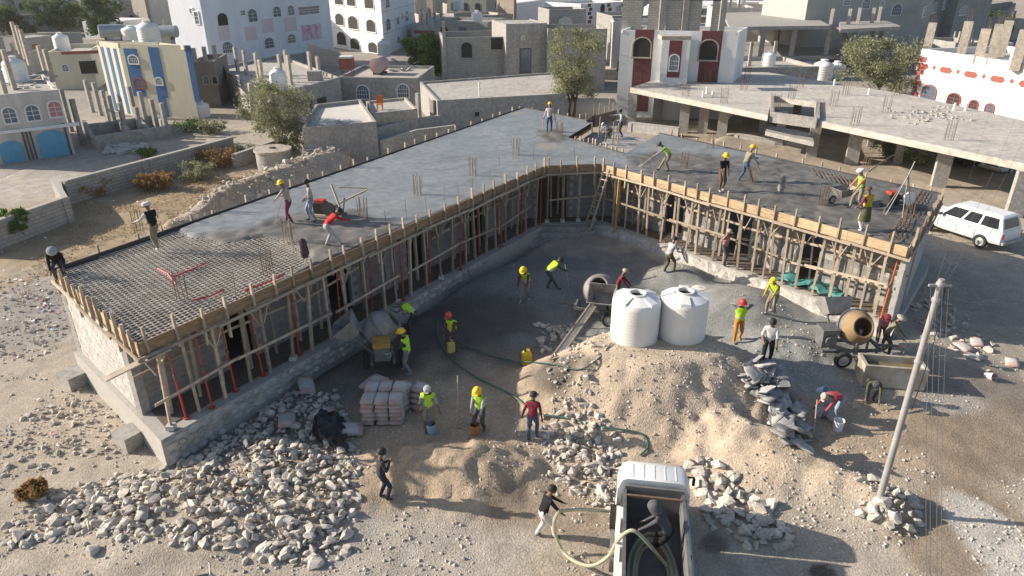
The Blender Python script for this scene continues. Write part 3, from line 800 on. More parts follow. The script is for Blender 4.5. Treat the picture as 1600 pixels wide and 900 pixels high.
m_glass = M('window_glass', (.10, .14, .19), (.07, .10, .14), 1.5, .15, 0)
m_frame = plain('white_window_frame', (.72, .72, .70), .6)
m_iron = plain('dark_iron', (.06, .06, .06), .6)
m_tank = M('white_plastic', (.80, .795, .775), (.66, .635, .59), .9, .45, .05, 10, stretch=(1, 1, .5))
m_bluetank = plain('blue_plastic', (.05, .22, .50), .45)
m_galv = plain('galvanised_steel', (.38, .41, .42), .45, .5)
def arch(w, h, rise, n=9):
    if rise <= 0: return [(-w / 2, 0), (w / 2, 0), (w / 2, h), (-w / 2, h)]
    p = [(-w / 2, 0), (w / 2, 0)]
    for i in range(n): a = math.pi * i / (n - 1); p.append((w / 2 * math.cos(a), h - rise + rise * math.sin(a)))
    return p
UPV = Vector((0, 0, 1))
HOUSES = []
class Face:
    def __init__(s, T, p0, p1):
        s.T = T; s.o = V2(p0); s.d = (V2(p1) - V2(p0)); s.L = s.d.length; s.d.normalize(); s.n = Vector((s.d.y, -s.d.x, 0))
    def hit(s, px, py):
        a = (px - 800) / CAM_F; b = (450 - py) / CAM_F; d = Vector((a, _c + b * _s, -_s + b * _c)); o = Vector((0, 0, CAM_H))
        t = (s.o - o).dot(s.n) / d.dot(s.n); p = o + d * t
        return (p - s.o).dot(s.d), p.z
    def rect(s, cx, cy, w, h):
        u0, _ = s.hit(cx - w / 2, cy); u1_, _ = s.hit(cx + w / 2, cy); _, z0 = s.hit(cx, cy + h / 2); _, z1 = s.hit(cx, cy - h / 2)
        return (u0 + u1_) / 2, z0, abs(u1_ - u0), z1 - z0
    def win(s, cx, cy, w, h, kind='arch', fm=None, pm=None):
        u, z, W, H = s.rect(cx, cy, w, h); o = s.o + s.d * u + Vector((0, 0, z)); fm = fm or m_frame
        rise = min(W * .42, H * .4) if 'arch' in kind else 0
        pm = pm or (m_void if 'void' in kind else m_glass)
        inn = arch(W, H, rise); t = .10
        outp = [(x * (1 + 2 * t / W), y if y > 0 else y) for x, y in inn]
        outp = [(x, (y - H * .5) * (1 + 2 * t / H) + H * .5) for x, y in outp]
        fr = MB(); n = len(inn); A = [o + s.d * x + UPV * y for x, y in inn]; Bp = [o + s.d * x + UPV * y for x, y in outp]; nn = s.n
        vs = A + Bp + [p + nn * .09 for p in A] + [p + nn * .09 for p in Bp]; fs = []
        for i in range(n):
            j = (i + 1) % n; fs += [(2 * n + i, 2 * n + j, 3 * n + j, 3 * n + i), (i, j, 2 * n + j, 2 * n + i), (n + i, n + j, 3 * n + j, 3 * n + i), (i, j, n + j, n + i)]
        fr.add(vs, fs); wn = fr.build('window', fm, s.T)
        MB().extr(inn, o + nn * -.05, s.d, UPV, nn, .105).build('pane', pm, wn)
        if 'void' not in kind:
            bars = MB(); nb = 5 if 'grille' in kind else 2
            for k in range(1, nb): x = -W / 2 + W * k / nb; bars.beam(o + s.d * x + nn * .05, o + s.d * x + nn * .05 + UPV * (H - rise * .3), .035, .035)
            for k in (.33, .62): bars.beam(o - s.d * W / 2 + nn * .05 + UPV * H * k, o + s.d * W / 2 + nn * .05 + UPV * H * k, .035, .035)
            bars.build('glazing_bars', fm, wn)
        else: stick('sill', o - s.d * (W / 2 + .15) + nn * .08 - UPV * .06, o + s.d * (W / 2 + .15) + nn * .08 - UPV * .06, .2, .1, fm, wn)
        return wn
    def panel(s, cx, cy, w, h, mat, name='painted_band', t=.03, rise=0):
        u, z, W, H = s.rect(cx, cy, w, h); z = max(z, .02)
        o = s.o + s.d * u + Vector((0, 0, z)) - s.n * .02
        return MB().extr(arch(W, H, rise * W), o, s.d, UPV, s.n, t + .02).build(name, mat, s.T)
def poly_house(name, label, cat, poly, zt, wm, rm=None, par=.45, group=None, z0=-.3, th=.2, parm=None):
    poly = [V2(p) for p in poly]; ar = sum(poly[i].x * poly[(i + 1) % len(poly)].y - poly[(i + 1) % len(poly)].x * poly[i].y for i in range(len(poly)))
    if ar < 0: poly = poly[::-1]
    T = thing(name, label, cat, (poly[0].x, poly[0].y, 0), group=group); cc = sum(poly, Vector((0, 0, 0))) / len(poly); HOUSES.append((cc, max((q - cc).length for q in poly)))
    MB().prism([(p.x, p.y) for p in poly], z0, zt - par).build('wall', wm, T)
    cen = sum(poly, Vector((0, 0, 0))) / len(poly)
    MB().prism([(lerp(p, cen, .03).x, lerp(p, cen, .03).y) for p in poly], zt - par - .1, zt - par + .02).build('roof', rm or m_roof, T)
    if par > .05:
        for i in range(len(poly)):
            a, b = poly[i], poly[(i + 1) % len(poly)]; d = (b - a).normalized(); n_ = Vector((-d.y, d.x, 0))
            stick('parapet', a + n_ * th / 2 + d * (.0 if i % 2 else th) + Vector((0, 0, zt - par / 2 + .002 * i)), b + n_ * th / 2 - d * (.0 if i % 2 else th) + Vector((0, 0, zt - par / 2 + .002 * i)), th, par, parm or wm, T)
    T['zr'] = zt - par
    return T
def quad_house(name, label, bl, br, ytop, depth, wm, rm=None, par=.45, cat='house', zt=None, b0=0.0, skew=0.0, back=None):
    p0, p1 = U(*bl, b0), U(*br, b0); d = V2(p1 - p0).normalized(); n_ = Vector((-d.y, d.x, 0))
    zt = zt or Zat(p1, ytop)
    if back: bv_ = U(*back, zt) - Vector((p0.x, p0.y, zt)); depth = bv_.dot(n_); skew = bv_.dot(d)
    T = poly_house(name, label, cat, [p0, p1, p1 + n_ * depth + d * skew, p0 + n_ * depth + d * skew], zt, wm, rm, par)
    return T, Face(T, p0, p1), Face(T, p0 + n_ * depth + d * skew, p0), Face(T, p1, p1 + n_ * depth + d * skew), zt
def stub(T, px, py, h, z, s=.3, mat=None, bars=False):
    p = U(px, py, z); stick('column', p, p + Vector((0, 0, h)), s, s, mat or m_conc, T, up=(u1.x, u1.y, 0))
    if bars: starter(px, py, 6, h + .8, s * .5, m_rust, z, T, .03)
TANKS = [0]
def water_tank(loc, r, h, label, mat=None, group=None):
    T = thing('water_tank', label, 'water tank', loc, group=group)
    prof = [(r * .96, 0), (r, .05 * h)]
    for k in range(6): z = .1 * h + k * .1 * h; prof += [(r, z), (r * .975, z + .02 * h), (r, z + .05 * h)]
    prof += [(r * .99, .72 * h), (r * .9, .8 * h), (r * .45, .9 * h), (r * .34, .92 * h), (r * .34, .97 * h)]
    MB().lathe(prof, 20).build('body', mat or m_tank, T, smooth=True, world=False)
    MB().lathe([(r * .38, .965 * h), (r * .38, h), (r * .1, 1.02 * h)], 16).build('lid', mat or m_tank, T, smooth=True, world=False)
    return T
def drum_tank(loc, r, L, rz, label, mat):
    T = thing('drum_tank', label, 'water tank', loc, rz)
    m = Matrix.Rotation(R(90), 3, 'Y')
    MB().lathe([(0.01, -L / 2 - .06), (r * .7, -L / 2 - .03), (r, -L / 2), (r, L / 2), (r * .7, L / 2 + .03), (0.01, L / 2 + .06)], 16, m, (0, 0, r + .2)).build('body', mat, T, smooth=True, world=False)
    for s in (-.3, .3): MB().box((L * s, 0, .13), (.08, r * 1.5, .26)).build('cradle', m_iron, T, world=False)

# 1 left house
T, F1, FL, FR, zt = quad_house('house', 'streaked whitewashed house with arched windows and a big turquoise gate', (-40, 262), (118, 241), 140, 9.0, m_streak, m_roof, .25)
for x, y, pm in ((15, 180, None), (51, 176, None), (86, 170, M('pink_curtain', (.45, .22, .22), (.35, .18, .18), 20, .8, 0))): F1.win(x, y, 20, 24, 'arch', m_white, pm)
F1.panel(83, 228, 46, 42, m_gate, 'gate', .06, .25); F1.panel(20, 241, 38, 34, m_gate, 'gate', .06, .3)
for x in (42, 48, 54, 110): F1.panel(x, 233, 3, 50, m_iron, 'dark_pilaster', .1)
F1.panel(50, 201, 150, 5, m_white, 'ledge', .25)
zr = zt - .25
for a in ((23, 141, 2.8), (9, 148, 2.8), (83, 128, 2.4), (70, 110, 2.0), (47, 102, 3.0), (40, 92, 3.0), (32, 84, 3.0)): stub(T, a[0], a[1], a[2], zr, .28, m_render2)
for px, py in ((29, 128), ): water_tank(U(px, py, zr), .8, 1.9, 'white tank among rubble on the roof of the house with the turquoise gate')
water_tank(U(20, 126, zr), .55, 1.2, 'blue plastic tank on the roof of the house with the turquoise gate', m_bluetank)
for k in range(22):
    p = U(rnd.uniform(5, 85), rnd.uniform(116, 140), zr); o = stick('roof_rubble', p, p + Vector((rnd.uniform(-.6, .6), rnd.uniform(-.6, .6), rnd.uniform(0, .1))), .25, .14, m_conc, T)
# 2 blue striped house
T, F1, FL, FR, zt = quad_house('house', 'cream house painted with tall blue vertical stripes', (209, 180), (311, 185), 71, 10.0, m_cream, m_roof, .35, back=(150, 64))
F1.panel(211, 113, 20, 74, m_blue); F1.panel(247, 113, 16, 78, m_blue); F1.panel(256, 168, 12, 32, m_blue); F1.panel(301, 115, 9, 88, m_blue)
F1.win(209, 93, 14, 12, 'arch grille'); F1.win(218, 130, 16, 14, 'arch', m_brickred); F1.win(249, 127, 10, 10, 'arch grille')
for t in (.2, .5, .8): 
    q = FL.o + FL.d * FL.L * t; MB().extr(arch(FL.L * .13, zt - .5, 0), q + Vector((0, 0, .05)) - FL.n * .02, FL.d, UPV, FL.n, .05).build('painted_band', m_blue, T)
zr = zt - .35
water_tank(U(236, 70, zr), .95, 2.1, 'tall white tank on the roof of the blue striped house')
water_tank(U(208, 62, zr), .9, 1.3, 'squat white tank on the roof of the blue striped house')
drum_tank(U(259, 62, zr), .55, 2.4, .0, 'grey steel drum tank lying on the roof of the blue striped house', m_galv)
drum_tank(U(178, 62, zr), .6, 2.2, .5, 'grey steel drum tank lying at the edge behind the blue stripes', m_galv)
water_tank(U(316, 182, 0), .75, 1.4, 'white tank on the ground in shade beside the blue striped house')
# 3 tall white building
T, F1, FL, FR, zt = quad_house('apartment_building', 'tall pale apartment block with arched windows and a flower mural', (335, 133), (524, 98), 0, 5.0, m_bluewhite, m_roof, .4, 'building', 16)
F1.win(347, 30, 16, 20, 'arch void'); F1.win(355, 74, 16, 17, 'arch grille'); F1.win(394, 24, 14, 20, 'arch')
for x, y, w_, h_ in ((432, 18, 12, 16), (454, 16, 10, 15), (420, 67, 14, 16), (455, 60, 12, 14)): F1.win(x, y, w_, h_, 'arch')
F1.win(482, 16, 32, 12, 'rect'); F1.win(379, 20, 7, 7, 'rect')
F1.panel(487, 50, 30, 24, M('flower_mural', (.58, .62, .70), (.50, .10, .14), 1.6, .8, 0), 'mural', .04)
for x, y in ((350, 52), (418, 40), (454, 38), (392, 52)): F1.panel(x, y, 18, 22, m_pink, 'pink_panel')
F1.panel(430, 113, 180, 26, m_render, 'base_course', .06)
FL.win(308, 28, 6, 18, 'rect'); FL.win(299, 17, 4, 7, 'rect')
# 4 second white building
c0, c1, c2 = U(601, 88), U(512, 72), U(650, 64); zt = 17
T = poly_house('apartment_building', 'white coursed apartment block with rows of dark unglazed arched windows', 'building', [c1, c0, c2, c2 + (c1 - c0)], zt, m_white)
FA, FB = Face(T, c1, c0), Face(T, c0, c2)
for x, y, w_, h_ in ((531, 30, 13, 18), (552, 35, 15, 20), (580, 40, 14, 19), (534, 60, 14, 20), (555, 68, 14, 17), (583, 74, 14, 16), (530, 1, 13, 12), (549, 2, 13, 14), (577, 3, 14, 20)): FA.win(x, y, w_, h_, 'arch void')
for x, y, w_, h_ in ((605, 5, 6, 14), (606, 38, 7, 18), (621, 32, 4, 12), (635, 25, 5, 16), (637, 55, 5, 16), (628, 25, 3, 8), (622, 62, 4, 10)): FB.win(x, y, w_, h_, 'arch')
for k in range(9):
    for f_ in (FA, FB): stick('course', f_.o + f_.n * .0 + UPV * (3 + k * 1.5), f_.o + f_.d * f_.L + UPV * (3 + k * 1.5), .06, .05, m_render, T)
# 5 grey house with column stubs
e0, e1, e2 = U(430, 203), U(347, 148), U(536, 168); zt = Zat(e0, 149)
T = poly_house('house', 'unfinished grey house with column stubs and a white tank on its roof', 'house', [e1, e0, e2, e2 + (e1 - e0)], zt, m_render, m_roof, .3)
FA, FB = Face(T, e1, e0), Face(T, e0, e2)
for x, y in ((350, 112), (374, 128), (402, 145)): FA.win(x, y, 9, 17, 'arch', m_conc)
for x in (455, 480, 502): FB.win(x, 165, 16, 26, 'rect void', m_conc)
for a in ((412, 142, 2.6), (405, 128, 2.6), (455, 133, 2.6), (440, 122, 2.2), (486, 117, 2.2), (499, 122, 2.0), (372, 112, 2.4), (386, 118, 2.4), (450, 118, 2.4)): stub(T, a[0], a[1], a[2], zt - .3, .28, m_render2)
water_tank(U(437, 140, zt - .3), .72, 1.9, 'white tank on the grey house with column stubs')
MB().box(U(493, 126, zt - .3) + Vector((0, 0, .45)), (1.2, .9, .9)).build('block_pier', m_conc, T)
wq = [U(484, 104, zt - .3), U(532, 103, zt - .3)]
MB().extr([(0, 0), ((wq[1] - wq[0]).length, 0), ((wq[1] - wq[0]).length, 1.4), (0, 2.4)], wq[0], (wq[1] - wq[0]).normalized(), UPV, (0, 1, 0), .2).build('gable_wall', m_bfar, T)
# 6 house with two grilles
T, F1, FL, FR, zt = quad_house('house', 'low grey house with two white arched grilles and a red drum on its roof', (533, 163), (655, 165), 122, 8.5, m_render, m_roof, .3)
F1.win(567, 144, 18, 20, 'arch grille'); F1.win(630, 142, 17, 20, 'arch grille')
water_tank(U(601, 88, zt - .3), .75, 2.0, 'tall white tank on the roof with the red drum')
drum_tank(U(594, 116, zt - .3), .75, 1.9, R(82), 'red and grey drum tank lying on a flat roof', M('red_drum', (.50, .17, .15), (.40, .40, .40), .9, .6, 0))
T2 = thing('water_heater', 'red metal box on a stand at the roof edge', 'water heater', U(544, 122, zt - .3))
for dx in (-.5, .5):
    for dy in (-.4, .4): stick('leg', T2.location + Vector((dx, dy, 0)), T2.location + Vector((dx, dy, .9)), .06, .06, m_brickred, T2)
MB().box(T2.location + Vector((0, 0, 1.4)), (1.3, 1.1, 1.0)).build('box', m_brickred, T2); MB().box(T2.location + Vector((0, 0, 2.0)), (1.2, 1.0, .18)).build('lid', m_tank, T2)
for k in range(14):
    p = U(rnd.uniform(610, 650), rnd.uniform(95, 112), zt - .28); stick('roof_rubble', p, p + Vector((rnd.uniform(-1, 1), rnd.uniform(-.6, .6), .2)), .25, .15, m_conc, T)
# 7 low roofs
def roof_house(name, label, pts, z, wm, par=.25, rm=None, cat='house'): return poly_house(name, label, cat, [U(a, b, z) for a, b in pts], z, wm, rm, par)
T = roof_house('outbuilding', 'low outbuilding with pale flat roof and raised rim beside the tree', ((472, 200), (588, 190), (563, 155), (492, 163)), 2.5, m_render, .3, M('pale_screed', (.62, .58, .52), (.50, .47, .42), .5, .95, .2))
FA = Face(T, U(472, 200, 2.5), U(588, 190, 2.5))
for k in range(6): p = U(rnd.uniform(520, 545), rnd.uniform(188, 196), 2.3); stick('roof_rubble', p, p + Vector((.4, .1, .05)), .2, .18, m_block, T)
T = roof_house('outbuilding', 'small pale roofed outbuilding with an orange chair on it', ((580, 177), (652, 170), (634, 152), (572, 158)), 2.2, m_render2, .2)
ch = thing('garden_chair', 'orange plastic chair on a small flat roof', 'chair', U(594, 172, 2.0))
for dx in (-.2, .2):
    for dy in (-.2, .2): stick('leg', ch.location + Vector((dx, dy, 0)), ch.location + Vector((dx, dy, .45)), .05, .05, m_orange, ch)
MB().box(ch.location + Vector((0, 0, .47)), (.5, .5, .05)).build('seat', m_orange, ch); MB().box(ch.location + Vector((0, .24, .8)), (.5, .05, .65)).build('backrest', m_orange, ch)
water_tank(U(558, 226, 0), .85, 1.7, 'white tank standing on the ground behind the long wing')
water_tank(U(533, 160, 0), .8, 1.5, 'white tank standing behind the pale low roof')
water_tank(U(474, 190, 0), .7, 2.0, 'white tank half hidden behind the feathery tree')
def wall_px(label, pts, h, wm, th=.25, name='boundary_wall', panels=True, z=0.0):
    P = [U(a, b, z) for a, b in pts]; T = thing(name, label, 'wall', P[0])
    for i in range(len(P) - 1):
        a, b = P[i], P[i + 1]; hh = h[i] if isinstance(h, (list, tuple)) else h; d = (b - a).normalized()
        stick('wall_section', a + UPV * (hh / 2 - .2), b + UPV * (hh / 2 - .2), th, hh + .4, wm, T)
        stick('coping', a + UPV * (hh + .03), b + UPV * (hh + .03), th + .04, .06, m_mortar, T)
        k = 0.0
        while panels and k < (b - a).length: stick('pier', a + d * k - UPV * .2, a + d * k + UPV * (hh + .02), th + .1, .3, wm, T, up=(d.x, d.y, 0)); k += 5.0
    return T
wall_px('long block boundary wall across the dry field', ((112, 318), (240, 281), (367, 244)), 1.35, m_bfar)
wall_px('block wall corner beside the pale yard', ((-30, 400), (112, 346), (92, 312)), [1.35, 1.3], m_bfar)
wall_px('rough stone garden wall ending behind the long wing', ((580, 232), (640, 214), (690, 205)), 1.3, m_stone, .35)
wall_px('short plastered garden wall with piers', ((600, 243), (652, 226), (712, 218)), 1.1, m_render2, .2)
wall_px('low block wall behind the well', ((370, 262), (450, 232), (485, 245)), .9, m_bfar)
wall_px('block garden wall beside the well', ((482, 257), (560, 242)), 1.0, m_bfar)
wl = thing('well', 'round concrete well ring with a flat lid', 'well', U(430, 262, 0))
MB().lathe([(1.15, 0), (1.15, 1.2), (1.0, 1.2)], 24).build('ring', m_conc, wl, smooth=True, world=False)
MB().lathe([(1.25, 1.2), (1.25, 1.34), (.05, 1.36)], 24).build('lid', m_render2, wl, smooth=True, world=False); MB().lathe([(.2, 1.36), (.2, 1.42), (.02, 1.43)], 12).build('hatch', m_iron, wl, world=False)
# 8 flat roofed building behind the slab
zt = Zat(U(690, 206), 157)
T = roof_house('house', 'long low flat-roofed grey building directly behind the long wing', ((656, 128), (683, 157), (885, 146), (875, 112)), zt, m_render, .18)
FA = Face(T, U(683, 157, zt), U(885, 146, zt)); FA.win(745, 178, 7, 7, 'rect void', m_conc)
stub(T, 655, 190, zt - .1, 0, .35, m_render); stub(T, 678, 203, zt - .1, 0, .35, m_render)
pp = U(750, 195, 0); tag(MB().tube([pp, pp + UPV * 3.6], .07, 8).build('vent_pipe', m_tank, smooth=True), 'white vent pipe in front of the long low grey building', 'pipe')
# 9 block house, stair tower and wall
T, F1, FL, FR, zt = quad_house('house', 'roofless grey block house with two empty window holes', (697, 142), (795, 139), 57, 7, m_bfar, m_roof, 2.4, 'house')
F1.win(729, 78, 17, 24, 'arch void', m_bfar); F1.win(776, 68, 18, 18, 'rect void', m_bfar); stick('corner_column', F1.o + UPV * 0, F1.o + UPV * (zt + 1.6), .3, .3, m_conc, T)
T, F1, FL, FR, zt = quad_house('stair_tower', 'grey stair tower with flat concrete roof and a patterned door grille', (791, 142), (853, 139), 36, 6, m_render, m_roof, .1, 'house')
F1.win(817, 59, 8, 8, 'arch', m_conc, M('yellow_light', (.65, .62, .40), None, 3, .6, 0)); F1.win(821, 95, 15, 36, 'rect grille', m_iron)
T, F1, FL, FR, zt = quad_house('house', 'grey block wall house with tall hole behind the feathery tree', (854, 142), (944, 141), 45, 6, m_bfar, m_roof, .9, 'house')
F1.win(918, 67, 17, 26, 'rect void', m_conc)
T, F1, FL, FR, zt = quad_house('upper_storey', 'pale block upper storey with one arched see-through opening', (856, 118), (912, 116), 14, 5, m_bfar, m_roof, 1.5, 'house')
F1.win(883, 36, 22, 20, 'arch', m_bfar, M('sunlit_beyond', (.55, .58, .50), None, 2, .9, 0))
# 10 white and maroon
T, F1, FL, FR, zt = quad_house('house', 'white and maroon house with maroon window bays', (962, 180), (1137, 187), 50, 5, m_white, m_roof, .25, skew=1.2)
F1.panel(1003, 110, 29, 128, m_maroon, 'maroon_bay'); F1.panel(1108, 100, 32, 104, m_maroon, 'maroon_bay')
cb = Face(T, F1.o + F1.d * F1.hit(1033, 100)[0] + F1.n * 1.2, F1.o + F1.d * F1.hit(1075, 100)[0] + F1.n * 1.2)
MB().prism([(p.x, p.y) for p in (cb.o, cb.o + cb.d * cb.L, cb.o + cb.d * cb.L - cb.n * 1.15, cb.o - cb.n * 1.15)], -.2, zt - .4).build('centre_bay', m_white, T)
cb.panel(1054, 92, 20, 58, m_maroon, 'maroon_bay'); cb.win(1053, 98, 13, 24, 'arch grille')
F1.win(1003, 74, 27, 30, 'arch void', m_render2); F1.win(1107, 78, 28, 31, 'arch void', m_render2)
MB().box(U(1054, 58, zt - .2) + UPV * .0, (2.4, 1.6, .3)).build('roof_hatch', m_render2, T)
for k, (x, w_) in enumerate(((985, 32), (1022, 22), (1053, 24), (1086, 22), (1125, 22))):
    u, z, W, H = F1.rect(x, 30, w_, 20); o = F1.o + F1.d * u - F1.n * 2.5 + UPV * (zt - .3); stick('upper_wall', o - F1.d * W / 2 + UPV * 1.4, o + F1.d * W / 2 + UPV * 1.4, .25, 2.8, m_bfar, T)
u, z, W, H = F1.rect(1055, 20, 160, 8); o = F1.o + F1.d * u - F1.n * 2.5 + UPV * (zt + 2.65); stick('upper_wall', o - F1.d * W / 2, o + F1.d * W / 2, .25, .7, m_bfar, T)
for x in (1033, 1070, 1130): u, z = F1.hit(x, 40); o = F1.o + F1.d * u - F1.n * 2.4; stick('column', o + UPV * (zt - .3), o + UPV * (zt + 3.4), .5, .5, m_conc, T)
water_tank(U(958, 95, 1.5), .8, 2.6, 'slim white tank beside the maroon house'); water_tank(U(955, 106, .5), .55, 1.0, 'small white tank low beside the maroon house')
tag(MB().prism([(p.x, p.y) for p in (U(940, 125), U(962, 125), U(964, 90), U(944, 90))], -.1, 1.2).build('yard_platform', m_render2), 'plastered yard platform under two white tanks', 'platform')
# 11 concrete frame with the big slab
b0 = U(982, 196); zs1 = Zat(b0, 137); zs0 = zs1 - .40
SP = [(985, 137), (1065, 111), (1200, 113), (1425, 149), (1680, 206), (1680, 272), (1440, 222), (1277, 188), (1277, 160), (1206, 150), (1200, 180)]
fr = thing('frame_building', 'large unfinished concrete frame with a wide pale roof slab full of starter bars', 'building', (b0.x, b0.y, 0))
pal = M('pale_slab', (.56, .52, .46), (.43, .40, .355), .35, .95, .25, 10, fine=2.5, spec=.2)
MB().prism([(p.x, p.y) for p in (U(a, b, zs1) for a, b in SP)], zs0, zs1).build('roof_slab', pal, fr)
for px, py, s in ((986, 196, .75), (1026, 187, .75), (1067, 207, .75), (1097, 208, .75), (1126, 219, .75), (1152, 195, .6), (1190, 212, .6), (1215, 232, .6), (1266, 250, .7), (1328, 262, .8), (1463, 299, .8), (1580, 345, .8), (1090, 182, .6), (1240, 205, .6), (1360, 235, .6), (1400, 262, .5), (1510, 262, .6), (1300, 215, .6)):
    p = U(px, py, 0); stick('column', p - UPV * .3, Vector((p.x, p.y, zs0 + .01)), s, s * .55, m_conc, fr, up=(.3, 1, 0))
for (a, b) in (((1206, 150), (1206, 178)), ((1277, 160), (1277, 188)), ((1204, 179), (1277, 189))):
    stick('stair_beam', U(*a, zs1) - UPV * .15, U(*b, zs1) - UPV * .15, .25, .7, m_conc, fr)
MB().prism([(p.x, p.y) for p in (U(a, b, 1.8) for a, b in ((1196, 205), (1272, 222), (1268, 208), (1200, 195)))], 1.5, 1.8).build('stair_landing', m_conc, fr)
for a in ((1034, 117), (995, 136), (1071, 151), (1095, 113), (1104, 131), (1131, 161), (1162, 141), (1167, 122), (1212, 173), (1236, 155), (1250, 138), (1279, 183), (1302, 166), (1321, 149), (1335, 196), (1384, 176), (1482, 219), (1402, 149)): starter(a[0], a[1], 9, 1.15, .45, m_rust, zs1 + .04, fr)
for px, py in ((1098, 152), (1104, 146), (1113, 152), (1303, 133), (1357, 148), (1490, 172), (1508, 173)): p = U(px, py, zs1); MB().tube([p, p + UPV * .5], .09, 8).build('vent_stub', m_tank, fr, smooth=True)
rb_ = MB()
for k in range(90):
    p = U(rnd.gauss(1450, 30), rnd.gauss(179, 6), zs1); s = rnd.uniform(.05, .17); rb_.box(p + UPV * s * .3, (s * 1.4, s, s * .7), rnd.uniform(0, 3))
g = rb_.build('slab_rubble', m_roof, fr); g['kind'] = 'stuff'
wall_px('rough stone wall under the concrete frame', ((985, 205), (1060, 214)), .7, m_stone, .4)
wall_px('second rough stone wall under the concrete frame', ((1150, 222), (1260, 236)), .6, m_stone, .4)
# 12 skeleton frame further back
z1, z2 = Zat(U(1230, 116), 88), Zat(U(1230, 116), 41)
sk = thing('skeleton_building', 'two-storey bare concrete skeleton of slabs and posts', 'building', U(1230, 116))
for pts, z in ((((1140, 91), (1312, 87), (1270, 63), (1135, 66)), z1), (((1140, 42), (1298, 40), (1252, 16), (1130, 20)), z2), (((1313, 46), (1408, 41), (1385, 32), (1312, 34)), z2), (((1312, 88), (1385, 80), (1370, 72), (1312, 76)), z1)):
    MB().prism([(p.x, p.y) for p in (U(a, b, z) for a, b in pts)], z - .4, z).build('floor_slab', m_conc, sk)
for px, z, zt_, py in ((1145, 0, z1, 116), (1190, 0, z1, 114), (1232, 0, z1, 114), (1285, 0, z1, 112), (1308, 0, z1, 108), (1160, 0, z1, 100), (1215, 0, z1, 98), (1262, 0, z1, 98), (1375, 0, z1, 102), (1335, 0, z1, 106)):
    stub(sk, px, py, zt_ - .39, 0, .55)
for px, py in ((1146, 88), (1188, 88), (1236, 87), (1290, 86), (1328, 84), (1372, 79), (1160, 70), (1212, 68), (1262, 68), (1358, 78)): stub(sk, px, py, z2 - z1 - .39, z1, .5)
for px, py in ((1298, 38), (1325, 38), (1340, 36), (1362, 36), (1372, 34)): stub(sk, px, py, 1.8, z2, .4)
st0, st1 = U(1330, 84, z1), U(1312, 42, z2 - .4); stick('stair_flight', st0, st1, 1.6, .3, m_conc, sk)
water_tank(U(1242, 24, z2), .7, 1.2, 'small white tank on the bare concrete skeleton'); 
water_tank(U(1283, 126, 0), 1.15, 2.4, 'large white tank behind the concrete frame slab'); water_tank(U(1304, 124, 0), 1.0, 2.1, 'white tank beside the tree behind the concrete frame slab')
for px, mt, lb in ((1226, m_iron, 'dark steel tank under the bare skeleton'), (1258, m_galv, 'grey steel tank under the bare skeleton')): drum_tank(U(px, 118, 0), .8, 2.2, .3, lb, mt)
# 13 - 15
T, F1, FL, FR, zt = quad_house('apartment_building', 'grey rendered apartment block with white arched windows behind the skeleton', (1246, 100), (1438, 92), 0, 10, M('greenish_render', (.42, .42, .385), (.34, .34, .315), .8, .95, .2, 20, spec=.2), m_roof, .3, 'building', 17)
for x, y, w_, h_ in ((1401, 15, 14, 17), (1353, 6, 11, 14), (1323, 2, 9, 12), (1378, 7, 6, 10)): F1.win(x, y, w_, h_, 'arch grille')
T, F1, FL, FR, zt = quad_house('apartment_building', 'dark grey apartment block with three small white windows', (1436, 92), (1484, 66), 0, 16, M('dark_render', (.20, .19, .19), (.16, .15, .15), 1, .95, .2), m_roof, .3, 'building', 18)
for x, y, w_, h_ in ((1445, 18, 6, 14), (1460, 12, 6, 14), (1476, 7, 5, 13)): F1.win(x, y, w_, h_, 'arch grille')
T, F1, FL, FR, zt = quad_house('apartment_building', 'pale grey block with a single arched grille beside the dark block', (1478, 80), (1532, 70), 0, 12, m_render, m_roof, .3, 'building', 14)
F1.win(1505, 17, 12, 12, 'arch grille')
T, F1, FL, FR, zt = quad_house('house', 'dark house half hidden by the rocky hillside', (1530, 48), (1572, 40), 2, 10, M('dark_render', (.2, .2, .2)), m_roof, .3)
# 16 red and white house
T, F1, FL, FR, zt = quad_house('house', 'white house with a brick-red diamond band and square columns on its roof', (1421, 160), (1680, 222), 0, 10, m_white, m_roof, .6, 'house', Zat(U(1421, 160), 76))
for x, y, w_, h_ in ((1452, 145, 22, 24), (1491, 156, 20, 20), (1522, 164, 13, 14), (1547, 169, 13, 13)): F1.win(x, y, w_, h_, 'arch', m_brickred, m_void if x in (1491, 1522) else None)
uz, bz_ = F1.hit(1445, 103)
k = .6
while k < F1.L:
    o = F1.o + F1.d * k + UPV * (bz_ - .35) - F1.n * .02
    MB().extr([(-.75, .3), (-.5, .04), (.5, .04), (.75, .3), (.5, .56), (-.5, .56)], o, F1.d, UPV, F1.n, .05).build('red_lozenge', m_brickred, T)
    MB().extr([(-.22, .35), (0, .12), (.22, .35), (0, .58)], o + F1.d * 1.4, F1.d, UPV, F1.n, .05).build('red_diamond', m_brickred, T); k += 2.8
for j in range(int((zt - .4) / .55)): stick('red_quoin', F1.o + F1.d * .02 + UPV * (.3 + j * .55), F1.o + F1.d * (.9 if j % 2 else .55) + UPV * (.3 + j * .55), .08, .5, m_brickred, T)
for a in ((1448, 78, 2.6), (1500, 90, 3.2), (1527, 99, 2.9), (1547, 102, 3.2), (1562, 88, 3.2), (1552, 72, 2.2), (1584, 110, 3.2), (1615, 112, 3.2)): stub(T, a[0], a[1], a[2], zt - .6, .75, m_render2, True)
water_tank(U(1592, 98, zt - .6), .8, 1.6, 'white tank among square columns on the red banded house')
